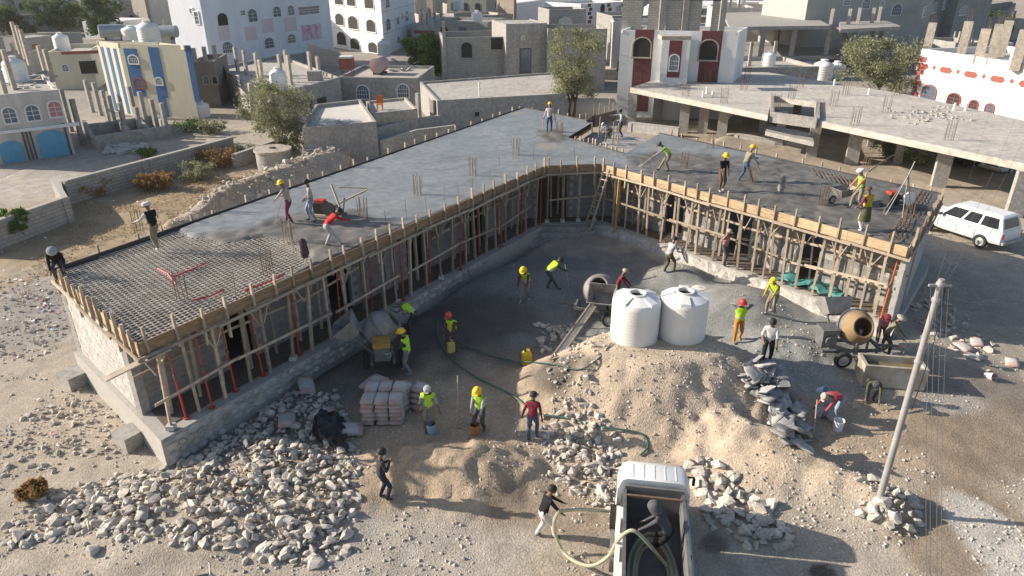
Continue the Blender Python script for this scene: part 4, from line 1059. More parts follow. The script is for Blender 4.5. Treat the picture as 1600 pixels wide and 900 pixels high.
# 17 fillers at the far edge of town
for nm, lb, bl, br, yt, dp, mt, ws in (
    ('house', 'white house with dark quoins and arched windows far behind', (905, 78), (976, 70), 2, 8, m_white, ((941, 13, 7, 14), (966, 15, 8, 14), (963, 50, 9, 14))),
    ('house', 'white house behind the pale block upper storey', (846, 66), (904, 62), -6, 8, m_white, ((860, 10, 7, 9), )),
    ('house', 'small far house with pale roof between block walls', (748, 62), (802, 58), 22, 8, m_render2, ((772, 33, 8, 9), (755, 30, 5, 8))),
    ('house', 'far grey two-storey house with small windows', (730, 30), (800, 27), -8, 8, m_render, ((752, 5, 8, 10), (777, 7, 8, 10), (790, 3, 6, 8))),
    ('house', 'far brown house above the stair tower', (803, 38), (852, 36), -10, 9, M('brown_render', (.24, .2, .17), (.18, .15, .13), 1, .95, .2), ((815, 8, 7, 9), (836, 9, 7, 9))),
    ('house', 'cream house with balcony opening beside the blue stripes', (90, 142), (154, 139), 79, 8, m_cream, ((102, 106, 9, 10),)),
    ('house', 'far grey house above the small road', (192, 34), (238, 33), -6, 8, m_render, ((215, 3, 5, 8),)),
    ('house', 'far dark block house beside the tall pale apartment block', (236, 50), (284, 47), -4, 8, M('dark_block', (.26, .235, .21), (.2, .18, .16), 2, .95, .2), ((253, 18, 10, 14),)),
    ('house', 'far pale house between the two white apartment blocks', (640, 24), (702, 22), -10, 8, m_render2, ((655, 2, 6, 8), (680, 3, 6, 8))),
    ('house', 'far sandy house beyond the bare skeleton', (1100, 22), (1180, 22), -6, 8, m_render2, ((1120, 6, 7, 9), (1150, 6, 7, 9))),
    ('house', 'far pale house with dark openings above the maroon house', (985, 24), (1085, 22), -4, 8, m_render, ((1005, 8, 9, 9), (1030, 8, 9, 9), (1060, 8, 9, 9))),
    ('house', 'far plain house beyond the grey apartment block', (1180, 14), (1252, 14), -12, 8, m_render, ((1200, 3, 6, 7), (1230, 3, 6, 7)))):
    T, F1, FL, FR, zt = quad_house(nm, lb, bl, br, yt, dp, mt)
    for ww in ws: F1.win(*ww, 'arch void' if ww[0] % 2 else 'arch')
    if bl[0] == 905:
        for x in (922, 952, 974):
            for j in range(9): F1.panel(x + (j % 2) * 2 - 1, 8 + j * 6.5, 5, 5, m_maroon, 'dark_quoin')
    if bl[0] == 90: F1.win(138, 105, 26, 20, 'rect void', m_cream); F1.panel(125, 82, 60, 5, m_brickred, 'red_band'); water_tank(U(99, 79, zt - .3), .8, 1.9, 'white tank on the cream house beside the blue stripes')
c0, c1, c2 = U(715, 78), U(645, 74), U(748, 52); zt = Zat(c0, 42)
T = poly_house('house', 'cream house with a brick-red band and laundry poles on its roof', 'house', [c1, c0, c2, c2 + (c1 - c0)], zt, m_streak, m_roof, .3)
FA, FB = Face(T, c1, c0), Face(T, c0, c2); FA.panel(680, 51, 66, 5, m_brickred, 'red_band'); FA.win(658, 66, 8, 9, 'rect void'); FA.win(689, 68, 7, 9, 'rect void'); FB.win(730, 48, 5, 10, 'rect')
for a in ((660, 40), (668, 38), (680, 37), (690, 36), (672, 30), (694, 45)): stub(T, a[0], a[1], 1.8, zt - .3, .3, m_render2)
water_tank(U(717, 15, 5), .9, 1.8, 'far white tank above the house with the brick-red band')
for x0, x1, yb, yt, dp, mt in ((312, 346, 168, 96, 6, 4), (258, 300, 92, 44, 6, 1), (0, 46, 118, 84, 5, 0), (528, 560, 60, 20, 6, 1), (655, 690, 50, 22, 6, 2), (700, 745, 40, 6, 6, 0), (860, 930, 30, -8, 6, 1), (940, 1000, 34, 4, 6, 2), (1085, 1130, 60, 30, 6, 0), (1255, 1320, 52, 20, 6, 1), (1480, 1530, 120, 66, 6, 0), (1535, 1600, 66, 30, 6, 2), (300, 345, 20, -12, 8, 0), (560, 640, 12, -14, 8, 2), (1560, 1640, 30, -4, 8, 1), (430, 520, 14, -14, 8, 0), (130, 180, 10, -14, 8, 1), (0, 60, 4, -16, 8, 2)):
    mt_ = (m_render, m_bfar, m_render2, m_cream, M('brown_shade_render', (.22, .2, .18), (.17, .155, .14), 1.5, .95, .2))[mt]
    near_ = {312: 'blue striped house and the tall pale block', 258: 'small white shed and the tall pale block', 0: 'left-over columns of the whitewashed house' if yb > 50 else 'far road and the trees', 528: 'two white apartment blocks', 655: 'cream banded house and the white block', 700: 'cream banded house and the block house', 860: 'white far house and the upper storey', 940: 'quoined white house and the maroon house', 1085: 'maroon house and the far frame', 1255: 'bare skeleton and the grey apartment block', 1480: 'pale grey block and the red banded house', 1535: 'rocky hillside and the red banded house', 300: 'dark block house and the tall pale block', 560: 'white coursed block and the far trees', 1560: 'rocky hillside top and the dark house', 430: 'tall pale block and the white coursed block', 130: 'broad dark tree and the far grey house'}[x0]
    T, F1, FL, FR, zt = quad_house('house', 'plain weathered infill house between the ' + near_.replace('left-over ', ''), (x0, yb), (x1, yb - 1), yt, dp, mt_)
    for k in range(2): F1.win(x0 + (x1 - x0) * (.3 + .4 * k), yt + (yb - yt) * .4, 7, min(11, (yb - yt) * .3), 'arch void' if k else 'arch', m_conc)
    for k in range(3): p_ = F1.o + F1.d * F1.L * (.15 + .35 * k) - F1.n * (.4 + k); stick('column', p_ + UPV * (zt - .5), p_ + UPV * (zt + 1.2), .3, .3, m_conc, T)
# far skeleton
ff = thing('skeleton_building', 'far pale concrete frame above the maroon house', 'building', U(1150, 45))
for z, pts in ((5.5, ((1080, 8), (1250, 12), (1250, 2), (1085, 0))), (2.6, ((1080, 40), (1240, 44), (1240, 32), (1085, 30)))):
    MB().prism([(p.x, p.y) for p in (U(a, b, z) for a, b in pts)], z - .5, z).build('floor_slab', m_white, ff)
for px in (1085, 1108, 1125, 1150, 1172, 1196, 1220, 1240): stub(ff, px, 48, 5.0, 0, .6, m_white)
# 18 top left yard: walls, sheds, foundation columns
wall_px('block yard wall with one window near the dark trees', ((-10, 95), (60, 86), (134, 84)), [3.0, 3.0], m_bfar, panels=False)
T, F1, FL, FR, zt = quad_house('shed', 'long pale shed with corrugated roof beside the dark trees', (178, 62), (238, 54), 28, 6, m_white, m_white, .05, 'shed')
T, F1, FL, FR, zt = quad_house('shed', 'small white shed behind the blue striped house', (210, 68), (248, 66), 40, 4, m_white, m_white, .05, 'shed')
T, F1, FL, FR, zt = quad_house('shed', 'small block shed with rusty red door in the yard', (50, 102), (92, 96), 55, 4, m_bfar, m_roof, .1, 'shed'); F1.panel(57, 82, 9, 26, m_brickred, 'door', .06)
fd = thing('foundation', 'unfinished foundation with rows of thin concrete columns before the striped house', 'foundation', U(200, 225))
for px, py, h_ in ((112, 205, 3.4), (130, 225, 3.4), (145, 175, 2.9), (158, 180, 2.9), (172, 195, 2.9), (182, 205, 2.9), (198, 212, 2.6), (212, 185, 2.8), (230, 200, 3.0), (246, 205, 2.6), (262, 212, 2.6), (232, 178, 2.6), (222, 215, 2.4)): stub(fd, px, py, h_, 0, .3, m_render)
for a, b in (((150, 232), (268, 213)), ((140, 212), (245, 196)), ((150, 232), (135, 205)), ((205, 222), (188, 202)), ((268, 213), (245, 194)), ((235, 217), (216, 199))): stick('ground_beam', U(*a, 0) + UPV * .4, U(*b, 0) + UPV * .4, .3, 1.0, m_render, fd)
for k in range(60):
    p = U(rnd.uniform(160, 225), rnd.uniform(228, 241), 0); s = rnd.uniform(.25, .5); stick('loose_block', p + UPV * s * .3, p + UPV * s * .3 + Vector((s, rnd.uniform(-.3, .3), rnd.uniform(-.1, .1))), s * .6, s * .5, m_block, fd)

# the rest of the town: packed weathered houses where nothing else stands
r = random.Random(99)
for px, py, rad in ((60, 14, 30), (1230, 100, 12), (1150, 45, 12), (98, 55, 5), (165, 62, 5), (1368, 152, 6), (1300, 124, 6), (1540, 52, 6), (30, 30, 14)): q = U(px, py); HOUSES.append((V2(q), rad))
fm = ((m_render, 'far weathered grey house in the packed town'), (m_bfar, 'far bare block house in the packed town'), (m_render2, 'far sand coloured house in the packed town'), (m_streak, 'far streaked pale house in the packed town'))
Y = 76.0
while Y < 190:
    X = -.80 * Y - 6
    while X < .80 * Y + 6:
        c = Vector((X + r.uniform(-2, 2), Y + r.uniform(-2.5, 2.5), 0)); w_, d_ = r.uniform(6, 10), r.uniform(5, 8); rad = math.hypot(w_, d_) / 2
        fc = c.y * _c + 8 * _s; ppx = 800 + CAM_F * c.x / fc; ppy = rowof(c.x, c.y, 5)
        seen = -20 < ppx < 1620 and -5 < ppy and not (ppx < 340 and Y < 135) and not (490 < ppx < 670 and Y < 118)
        if seen and all((c - h[0]).length > h[1] * .9 + rad * .85 for h in HOUSES):
            a = r.uniform(-.35, .35); ux, uy = Vector((math.cos(a), math.sin(a), 0)), Vector((-math.sin(a), math.cos(a), 0)); h_ = r.choice((3.2, 3.4, 3.8, 5.8, 6.4)) if Y < 115 else r.choice((3.4, 6.2, 6.6, 9.0, 9.5)); mt, lb = fm[r.randrange(4)]
            P = [c - ux * w_ / 2 - uy * d_ / 2, c + ux * w_ / 2 - uy * d_ / 2, c + ux * w_ / 2 + uy * d_ / 2, c - ux * w_ / 2 + uy * d_ / 2]
            T = poly_house('house', lb, 'house', P, h_, mt, None, .4, 'packed houses at the edge of town')
            for fl in range(int(h_ / 2.9)):
                for k in range(int(w_ / 2.6)):
                    if r.random() < .8:
                        o = P[0] + ux * (1.3 + k * 2.5) - uy * .03 + UPV * (.9 + fl * 2.9); MB().extr(arch(1.0, 1.35, .4 if r.random() < .6 else 0), o + uy * .05, ux, UPV, -uy, .09).build('window', m_void if r.random() < .6 else m_glass, T)
            if r.random() < .6:
                for k in range(r.randrange(2, 6)): q = c + ux * r.uniform(-.45, .45) * w_ + uy * r.uniform(-.45, .45) * d_; stick('column', q + UPV * (h_ - .5), q + UPV * (h_ + r.uniform(.8, 2.2)), .3, .3, m_conc, T)
            if r.random() < .5: q = c + ux * r.uniform(-.3, .3) * w_; water_tank(q + UPV * (h_ - .38), .7, 1.5, 'far white tank on a roof in the packed town', group='far roof tanks')
        X += r.uniform(9.5, 12.5)
    Y += r.uniform(9.5, 11.5)
# ------------------------------------------------------------------ stones and rubble
m_rock = M('limestone', (.64, .58, .495), (.46, .42, .365), 2.6, .95, .5, 25, var=.22, fine=12, spec=.2)
m_rub = M('rubble_stone', (.61, .55, .47), (.42, .38, .33), 1.9, .95, .4, 25, fine=10, spec=.2)
ROCKS = []
for k in range(16):
    r = random.Random(k); me = rock_hull(500 + k, 13 + k % 5, 1, r.uniform(.6, .9), r.uniform(.45, .75)); me.materials.append(m_rock); ROCKS.append(me)
def wpoly(pts, z=.15): return [U(a, b, z) for a, b in pts]
def scatter(poly, n, smin, smax, pw=2.5, heap=0.0, seed=0, where=''):
    r = np.random.RandomState(seed); xs = [p.x for p in poly]; ys = [p.y for p in poly]; out = []
    while len(out) < n:
        x = r.uniform(min(xs), max(xs), 600); y = r.uniform(min(ys), max(ys), 600); d = poly_d(x, y, poly)
        for a, b, dd in zip(x, y, d):
            if dd < 0.25 * r.rand() - .02 and len(out) < n:
                s = smin + (smax - smin) * r.rand() ** pw; out.append((a, b, s, heap * r.rand() * min(1, max(0, -dd)), where))
    return out
W1 = 'wide heap of broken stone beside the long wing'; W2 = 'stones heaped beside the water truck'; W3 = 'stones round the foot of the utility pole'; W4 = 'spoil ridge behind the long wing'; W5 = 'stones strewn outside the end wall'
cand = []
cand += scatter(wpoly(((255, 735), (330, 700), (440, 615), (520, 625), (550, 680), (560, 760), (545, 850), (470, 880), (360, 860), (250, 840), (130, 830), (110, 770))), 2300, .07, .44, 2.9, .16, 1, W1)
cand += scatter(wpoly(((0, 845), (20, 800), (100, 760), (240, 730), (250, 800), (120, 830), (60, 850))), 520, .07, .40, 2.8, .1, 2, W1)
cand += scatter(wpoly(((130, 590), (165, 620), (240, 700), (130, 720), (0, 740), (0, 660), (90, 620))), 420, .06, .28, 3.0, .05, 3, W5)
cand += scatter(wpoly(((0, 430), (90, 450), (105, 520), (60, 560), (0, 550))), 200, .08, .3, 3, .05, 4, W5)
cand += scatter(wpoly(((845, 670), (900, 650), (965, 690), (962, 800), (900, 770), (860, 730))), 480, .07, .42, 2.6, .1, 5, W2)
cand += scatter(wpoly(((1085, 720), (1130, 735), (1215, 800), (1245, 850), (1170, 850), (1100, 800))), 120, .2, .62, 1.4, .12, 6, W2)
cand += scatter(wpoly(((1350, 770), (1420, 760), (1440, 800), (1410, 835), (1340, 800))), 110, .07, .45, 2.6, .1, 7, W3)
cand += scatter(wpoly(((265, 352), (300, 310), (400, 265), (515, 240), (560, 250), (420, 305), (330, 345)), .5), 650, .10, .5, 2.6, .2, 8, W4)
cand += scatter(wpoly(((835, 505), (890, 505), (900, 530), (850, 545)), .7), 70, .12, .38, 2, .15, 9, 'small stack of stones between the gravel and the mound')
cand += scatter(wpoly(((1400, 480), (1480, 470), (1560, 560), (1540, 590), (1440, 530)), .2), 110, .12, .5, 2.4, .05, 10, 'loose stones along the shaded road edge')
cand += scatter(wpoly(((925, 600), (1000, 562), (1110, 570), (1230, 720), (1360, 760), (1200, 790), (960, 690)), .9), 900, .025, .15, 4.0, .0, 11, 'dirt mound under the tanks')
cand += scatter(wpoly(((870, 580), (930, 600), (920, 690), (860, 650)), .4), 120, .08, .3, 2.5, .05, 12, W2)
big = [(1255 - 30, 855, .62), (1185, 815, .6), (1210, 835, .5), (1375, 792, .62), (1395, 812, .5), (345, 822, .6), (455, 855, .62), (495, 880, .62), (410, 858, .5), (540, 840, .5), (30, 842, .7), (88, 820, .6), (145, 862, .55), (270, 745, .55), (520, 815, .5), (1122, 755, .5), (1098, 775, .55), (1140, 790, .6), (1165, 835, .55), (910, 712, .45)]
for px, py, s in big: p = G(px, py); cand.append((p.x, p.y, s, 0, W1 if px < 600 else W2 if px < 1300 else W3))
zs_ = hz(np.array([c[0] for c in cand]), np.array([c[1] for c in cand]))
order = sorted(range(len(cand)), key=lambda i: -cand[i][2] / math.hypot(cand[i][1], 12))
lab = {W1: 'rough pale limestone rock in the wide heap of broken stone beside the long wing', W2: 'pale limestone boulder in the stones heaped beside the water truck', W3: 'pale rock at the foot of the utility pole', W4: 'tan rock on the spoil ridge behind the long wing', W5: 'loose pale rock strewn outside the sunlit end wall'}
sv, sf = [], []
rock_np = [(np.array([v.co[:] for v in me.vertices]), [list(p.vertices) for p in me.polygons]) for me in ROCKS]
base_n = 0
for rank, i in enumerate(order):
    x, y, s, h, wv = cand[i]; k = rnd.randrange(16)
    rot = Matrix.Rotation(rnd.uniform(0, 6.28), 3, 'Z') @ Matrix.Rotation(rnd.uniform(-.5, .5), 3, 'X') @ Matrix.Rotation(rnd.uniform(-.5, .5), 3, 'Y')
    pos = Vector((x, y, zs_[i] + s * (.06 if h < .03 else .13) + h))
    if rank < 300:
        o = link('rock', ROCKS[k]); o.matrix_world = Matrix.LocRotScale(pos, rot.to_quaternion(), Vector((s, s, s)))
        tag(o, lab.get(wv, 'pale rock among the ' + wv.replace('small ', '')), 'rock', wv)
    else:
        v, f = rock_np[k]; m_ = np.array(rot); vv = (v * s) @ m_.T + np.array(pos)
        sv.append(vv); sf += [[a + base_n for a in q] for q in f]; base_n += len(vv)
me = bpy.data.meshes.new('rubble'); me.from_pydata(np.concatenate(sv).tolist(), [], sf); me.materials.append(m_rub); me.update()
o = link('rubble', me); tag(o, 'small broken pale stones filling the heaps between larger rocks', 'rubble'); o['kind'] = 'stuff'
# pebbles strewn on the open ground
r = np.random.RandomState(55); N = 30000
x = r.uniform(-22, 22, N); y = 10 + 26 * r.rand(N) ** 1.5; k = (vnoise(x * .5, y * .5, 8) + .6 * vnoise(x * 1.7, y * 1.7, 9)) > .75
k &= poly_d(x, y, OUT) > .4; k &= tint(x, y)[:, :3].mean(1) > .29
x, y = x[k], y[k]; z = hz(x, y); s = .018 + .05 * r.rand(len(x)) ** 3
oct_ = np.array([(1, 0, 0), (-1, 0, 0), (0, 1, 0), (0, -1, 0), (0, 0, .7), (0, 0, -.5)]); of_ = np.array([(0, 2, 4), (2, 1, 4), (1, 3, 4), (3, 0, 4), (2, 0, 5), (1, 2, 5), (3, 1, 5), (0, 3, 5)])
ang = r.rand(len(x)) * 6.28; vv = oct_[None] * (s[:, None, None] * (.7 + .6 * r.rand(len(x), 6, 1)))
rx = vv[:, :, 0] * np.cos(ang)[:, None] - vv[:, :, 1] * np.sin(ang)[:, None]; ry = vv[:, :, 0] * np.sin(ang)[:, None] + vv[:, :, 1] * np.cos(ang)[:, None]
vv = np.stack([rx + x[:, None], ry + y[:, None], vv[:, :, 2] + z[:, None] + s[:, None] * .2], 2)
ff_ = (of_[None] + (np.arange(len(x)) * 6)[:, None, None]).reshape(-1, 3)
me = bpy.data.meshes.new('gravel'); me.from_pydata(vv.reshape(-1, 3).tolist(), [], ff_.tolist()); me.materials.append(m_rub); me.update()
o = link('gravel', me); tag(o, 'pebbles strewn over the open dusty ground', 'gravel'); o['kind'] = 'stuff'
# litter: scraps of paper and plastic
lt = MB(); lm = [plain('litter_' + n_, c) for n_, c in (('white', (.7, .7, .7)), ('blue', (.15, .35, .6)), ('red', (.55, .08, .12)), ('teal', (.1, .45, .45)), ('yellow', (.6, .5, .1)), ('black', (.03, .03, .03)))]
for a, b, n_ in ((60, 490, 45), (330, 760, 16), (70, 650, 8), (215, 290, 26), (1500, 560, 5), (30, 430, 24)):
    for _ in range(n_):
        px, py = rnd.gauss(a, 45), rnd.gauss(b, 26); p = G(px, py); sz = rnd.uniform(.03, .11)
        if float(poly_d(np.array([p.x]), np.array([p.y]), OUT)[0]) < .4: continue
        lt.cur = rnd.choice((0, 0, 0, 0, 0, 0, 0, 1, 2, 3, 5)); t = rnd.uniform(0, 3.1)
        q = [Vector((math.cos(t + j * 1.57) * sz * rnd.uniform(.6, 1.3), math.sin(t + j * 1.57) * sz, rnd.uniform(.02, .09))) + p for j in range(4)]; lt.add(q, [(0, 1, 2), (0, 2, 3)])
o = lt.build('litter', lm); tag(o, 'scraps of paper and plastic blown over the ground', 'litter'); o['kind'] = 'stuff'

# ------------------------------------------------------------------ trees and shrubs
m_bark = M('bark', (.20, .155, .11), (.12, .09, .065), 5, .95, .6, 20)
def leafmat(name, c1, c2):
    m = M(name, c1, c2, 1.1, .8, 0, var=.0, spec=.2)
    n = m.node_tree.nodes; L = m.node_tree.links; bs = n['Principled BSDF']; tl = n.new('ShaderNodeBsdfTranslucent'); mx = n.new('ShaderNodeMixShader'); mx.inputs[0].default_value = .35
    L.new(bs.inputs['Base Color'].links[0].from_socket, tl.inputs['Color']); L.new(bs.outputs[0], mx.inputs[1]); L.new(tl.outputs[0], mx.inputs[2]); L.new(mx.outputs[0], n['Material Output'].inputs['Surface'])
    return m
m_acacia = leafmat('acacia_leaf', (.31, .315, .185), (.20, .21, .12)); m_dkleaf = leafmat('dark_leaf', (.11, .15, .055), (.06, .09, .03)); m_drybush = leafmat('dry_bush', (.36, .22, .085), (.22, .14, .06)); m_green = leafmat('green_leaf', (.14, .22, .06), (.08, .14, .04))
def tree(label, base, h, w, leaf, n=7000, ls=.13, trunk=.16, name='tree', seed=0, limbs=7, low=.3, group=None, trunks=1):
    r = random.Random(seed); T = thing(name, label, name.split('_')[-1], base, group=group); tr = MB(); tips = []
    for tk in range(trunks):
        bx = Vector((r.uniform(-.4, .4), r.uniform(-.2, .2), 0)) if trunks > 1 else Vector((0, 0, 0))
        fork = bx + Vector((r.uniform(-.2, .2) * w * .3, r.uniform(-.2, .2) * w * .2, h * low)); tr.tube([bx - UPV * .2, lerp(bx, fork, .5) + Vector((r.uniform(-.1, .1), 0, 0)), fork], [trunk, trunk * .8, trunk * .65], 7)
        for k in range(limbs):
            a = 6.28 * k / limbs + r.uniform(-.4, .4); rr = w * .5 * r.uniform(.35, .85)
            tip = Vector((math.cos(a) * rr, math.sin(a) * rr, h * r.uniform(.5, .93))); mid = lerp(fork, tip, .5) + UPV * h * .05
            tr.tube([fork, mid, tip], [trunk * .45, trunk * .28, trunk * .1], 5); tips += [tip, mid]
    tr.build('trunk', m_bark, T, smooth=True, world=False)
    rs = np.random.RandomState(seed + 1); cl = []
    for t in tips: cl.append((np.array(t), w * rs.uniform(.11, .2)))
    for _ in range(limbs * 3):
        a = rs.rand() * 6.28; rr = w * .5 * rs.rand() ** .5 * .92; zz = h * (low + .1 + (1 - low - .1) * rs.rand()); k = math.sqrt(max(.05, 1 - ((zz / h - .62) / .45) ** 2)); cl.append((np.array((math.cos(a) * rr * k, math.sin(a) * rr * k, zz)), w * rs.uniform(.08, .17)))
    ci = rs.randint(0, len(cl), n); cen = np.array([c[0] for c in cl])[ci]; rad = np.array([c[1] for c in cl])[ci]
    d = rs.normal(size=(n, 3)); d /= np.linalg.norm(d, axis=1)[:, None]; p = cen + d * (rad * rs.rand(n) ** .45 * rs.uniform(.6, 1.25, n))[:, None] * np.array((1, 1, .75)); p[:, 2] = np.maximum(p[:, 2], .08)
    a = rs.normal(size=(n, 3)); a /= np.linalg.norm(a, axis=1)[:, None]; b = np.cross(a, rs.normal(size=(n, 3))); b /= np.linalg.norm(b, axis=1)[:, None]
    s = ls * rs.uniform(.5, 1.4, n)[:, None]
    q = np.stack([p - a * s, p + b * s * .45, p + a * s, p - b * s * .45], 1).reshape(-1, 3); f = np.arange(n * 4).reshape(-1, 4)
    me = bpy.data.meshes.new('crown'); me.from_pydata(q.tolist(), [], f.tolist()); me.materials.append(leaf); me.update(); link('crown', me, T)
    return T
tree('feathery pale green acacia beside the low pale roof', U(443, 244), 5.2, 5.4, m_acacia, 13000, .085, .12, seed=3, low=.12, limbs=11)
tree('tall feathery acacia between the long wing and the maroon house', U(893, 188), 7.6, 5.8, m_acacia, 15000, .09, .16, seed=5, low=.18, trunks=2, limbs=9)
tree('wide pale acacia behind the concrete frame slab', U(1368, 152), 5.4, 9.5, m_acacia, 14000, .12, .18, seed=6, low=.15, limbs=11)
for px, py, h, w_, s, lb in ((98, 55, 6, 9.5, 11, 'broad dark tree beside the parked cars'), (165, 62, 6.5, 8, 12, 'rounded dark green tree beside the pale shed'), (8, 58, 5.5, 8, 13, 'dark tree above the block yard wall'), (40, 60, 2.5, 5, 14, 'low dark shrub tree in front of the parked cars'), (670, 128, 5, 6, 15, 'green tree between the low grey house and the block house'), (1540, 52, 3.6, 8, 16, 'dark bushy tree on the rocky hillside'), (1360, 100, 3, 4, 17, 'small dark tree under the bare skeleton'), (690, 20, 5, 12, 18, 'far dark tree line bush behind the cream house')):
    tree(lb, U(px, py), h, w_, m_dkleaf if s != 15 else m_green, 5000, .3 if s < 15 else .22, .2, seed=s, low=.12)
for px, py, h, w_, mt, s, lb in ((232, 297, 1.0, 1.9, m_drybush, 31, 'rust brown dry bush by the boundary wall'), (258, 296, 1.0, 1.8, m_drybush, 32, 'second rust brown bush by the boundary wall'), (310, 280, 1.0, 3, m_acacia, 33, 'pale weedy bush in the dry field'), (340, 262, 1.2, 3.4, m_drybush, 34, 'dry yellow brush at the end of the boundary wall'), (145, 305, .9, 3, m_drybush, 35, 'dark dry brush at the wall foot'), (30, 375, 1.6, 1.4, m_green, 36, 'young green sapling against the block wall'), (1505, 262, 1.6, 4, m_dkleaf, 37, 'green bushes under the concrete frame'), (1440, 262, 1.4, 4, m_acacia, 38, 'pale brush under the concrete frame'), (1395, 250, 1.2, 3.5, m_green, 39, 'low green brush behind the concrete columns'), (56, 775, .35, .8, m_drybush, 40, 'tuft of dry yellow grass among the rocks'), (380, 250, 1.0, 2.5, m_acacia, 41, 'pale weeds beside the well'), (570, 238, .8, 2.2, m_drybush, 42, 'dry grass behind the long wing'), (300, 205, .8, 3, m_green, 43, 'green weeds before the foundation columns'), (330, 208, 1.0, 3, m_acacia, 44, 'pale weeds at the grey house corner'), (230, 246, .6, 1.5, m_green, 45, 'small green weed beyond the boundary wall'), (515, 150, 2.2, 2.2, m_acacia, 46, 'scrawny tree beside the grey house')):
    tree(lb, U(px, py), h, w_, mt, 1500, .09 if h < 1.5 else .13, .03, 'bush', s, 6, .05)
# dry grass of the field
r = np.random.RandomState(77); N = 9000; q = wpoly(((60, 395), (130, 320), (250, 285), (380, 240), (420, 270), (280, 335), (180, 400), (90, 425), (20, 480)), 0)
xs = [p.x for p in q]; ys = [p.y for p in q]; x = r.uniform(min(xs), max(xs), N); y = r.uniform(min(ys), max(ys), N)
k = (poly_d(x, y, q) < 0) & (vnoise(x * .6, y * .6, 4) > .42); x, y = x[k], y[k]; z = hz(x, y); n = len(x); a = r.rand(n) * 6.28; hh = r.uniform(.06, .2, n); wd = .03
V = np.stack([np.stack([x - wd * np.cos(a), y - wd * np.sin(a), z], 1), np.stack([x + wd * np.cos(a), y + wd * np.sin(a), z], 1), np.stack([x + r.normal(0, .06, n), y + r.normal(0, .06, n), z + hh], 1)], 1).reshape(-1, 3)
me = bpy.data.meshes.new('grass'); me.from_pydata(V.tolist(), [], np.arange(n * 3).reshape(-1, 3).tolist()); me.materials.append(leafmat('dry_grass', (.44, .35, .22), (.34, .27, .17))); me.update()
o = link('grass', me); tag(o, 'sparse dry grass in the field behind the long wing', 'grass'); o['kind'] = 'stuff'
# rocky hillside top right
for k in range(26):
    p = U(rnd.uniform(1555, 1640), rnd.uniform(14, 42)); s = rnd.uniform(1.5, 4.5); o = link('hillside_rock', ROCKS[k % 16]); o.matrix_world = Matrix.LocRotScale(p + UPV * rnd.uniform(0, 4), Quaternion((0, 0, 1), rnd.uniform(0, 6)), Vector((s, s, s * 1.2)))
    tag(o, 'ochre rock outcrop on the hillside beside the dark house', 'rock', 'hillside rocks')
# ------------------------------------------------------------------ tanks, vehicles, machines, tools
m_steel = M('worn_grey_steel', (.22, .22, .215), (.13, .125, .12), 5, .6, .15, 20, metal=.4)
m_cake = M('cement_caked_steel', (.30, .285, .26), (.16, .15, .14), 3.5, .85, .4, 18)
m_drumin = M('ochre_drum_inside', (.34, .22, .11), (.24, .16, .085), 4, .8, .3)
m_tyre = M('tyre_rubber', (.03, .03, .03), None, 8, .85, .1)
m_rim = plain('wheel_rim', (.42, .42, .42), .5, .4)
m_yel = M('yellow_machine_paint', (.48, .29, .03), (.22, .14, .04), 4, .6, .1)
m_car = M('white_car_paint', (.74, .74, .73), (.68, .67, .65), 1.5, .3, 0)
m_cglass = M('car_glass', (.035, .04, .045), None, 2, .08, 0)
m_redl = plain('red_lens', (.45, .03, .03), .3); m_black = plain('black_plastic', (.025, .025, .025), .6)
m_hose = M('pale_green_hose', (.42, .41, .28), (.33, .325, .22), 6, .5, 0); m_hose2 = M('dark_green_hose', (.06, .13, .10), (.05, .10, .08), 6, .5, 0)
m_sack = M('paper_sack', (.50, .48, .45), (.38, .36, .34), 4, .9, .3, 12, var=.12); m_gsack = M('weathered_sack', (.42, .41, .395), (.27, .265, .26), 3, .95, .8, 9, var=.3); m_sackred = M('sack_print', (.46, .43, .40), (.42, .24, .20), 5, .9, .2)
def big_tank(p, label, rz):
    T = thing('water_tank', label, 'water tank', p, rz, group='large white water tanks on the mound'); r, h = .77, 1.62
    prof = [(r * .97, 0), (r, .06)]
    for k in range(11): z = .12 + k * .105; prof += [(r, z), (r * .988, z + .03), (r, z + .07)]
    prof += [(r * .985, 1.34), (r * .93, 1.42), (r * .55, 1.53), (r * .36, 1.56), (r * .36, h)]
    MB().lathe(prof[:-1] + [(r * .36, h), (r * .30, h), (r * .30, 1.5), (.01, 1.5)], 40).build('body', m_tank, T, smooth=True, world=False)
    MB().lathe([(r * .298, 1.505), (.01, 1.506)], 24).build('hatch_opening', m_void, T, world=False)
    for k in range(4):
        a = k * 1.571 + .5; m_ = Matrix.Rotation(a, 3, 'Z')
        vs = [m_ @ Vector(v) for v in ((r * .42, -.1, 1.50), (r * .42, .1, 1.50), (r * .97, .17, 1.30), (r * .97, -.17, 1.30), (r * .45, -.1, 1.58), (r * .45, .1, 1.58), (r * .93, .15, 1.47), (r * .93, -.15, 1.47))]
        MB().__class__; b_ = MB(); b_.add(vs, [(0, 1, 2, 3), (4, 7, 6, 5), (0, 4, 5, 1), (1, 5, 6, 2), (2, 6, 7, 3), (3, 7, 4, 0)]); b_.build('shoulder_lug', m_tank, T, world=False)
    return T
for px, py, rz_, lb in ((990, 529, .2, 'large white ribbed water tank on the mound next to the concrete mixer'), (1063, 526, .9, 'large white ribbed water tank on the mound next to the gravel heap')):
    p = U(px, py, 1.8); p.z = max(hp(p.x, p.y), 1.7) - .03; big_tank(p, lb, rz_)
ld = thing('tank_lid', 'round white lid lying behind the water tanks', 'lid', G(1092, 452)); MB().lathe([(.3, 0), (.3, .05), (.05, .09)], 24).build('disc', m_tank, ld, smooth=True, world=False); MB().tube([(-.08, 0, .09), (0, 0, .14), (.08, 0, .09)], .015, 6).build('handle', m_tank, ld, world=False)

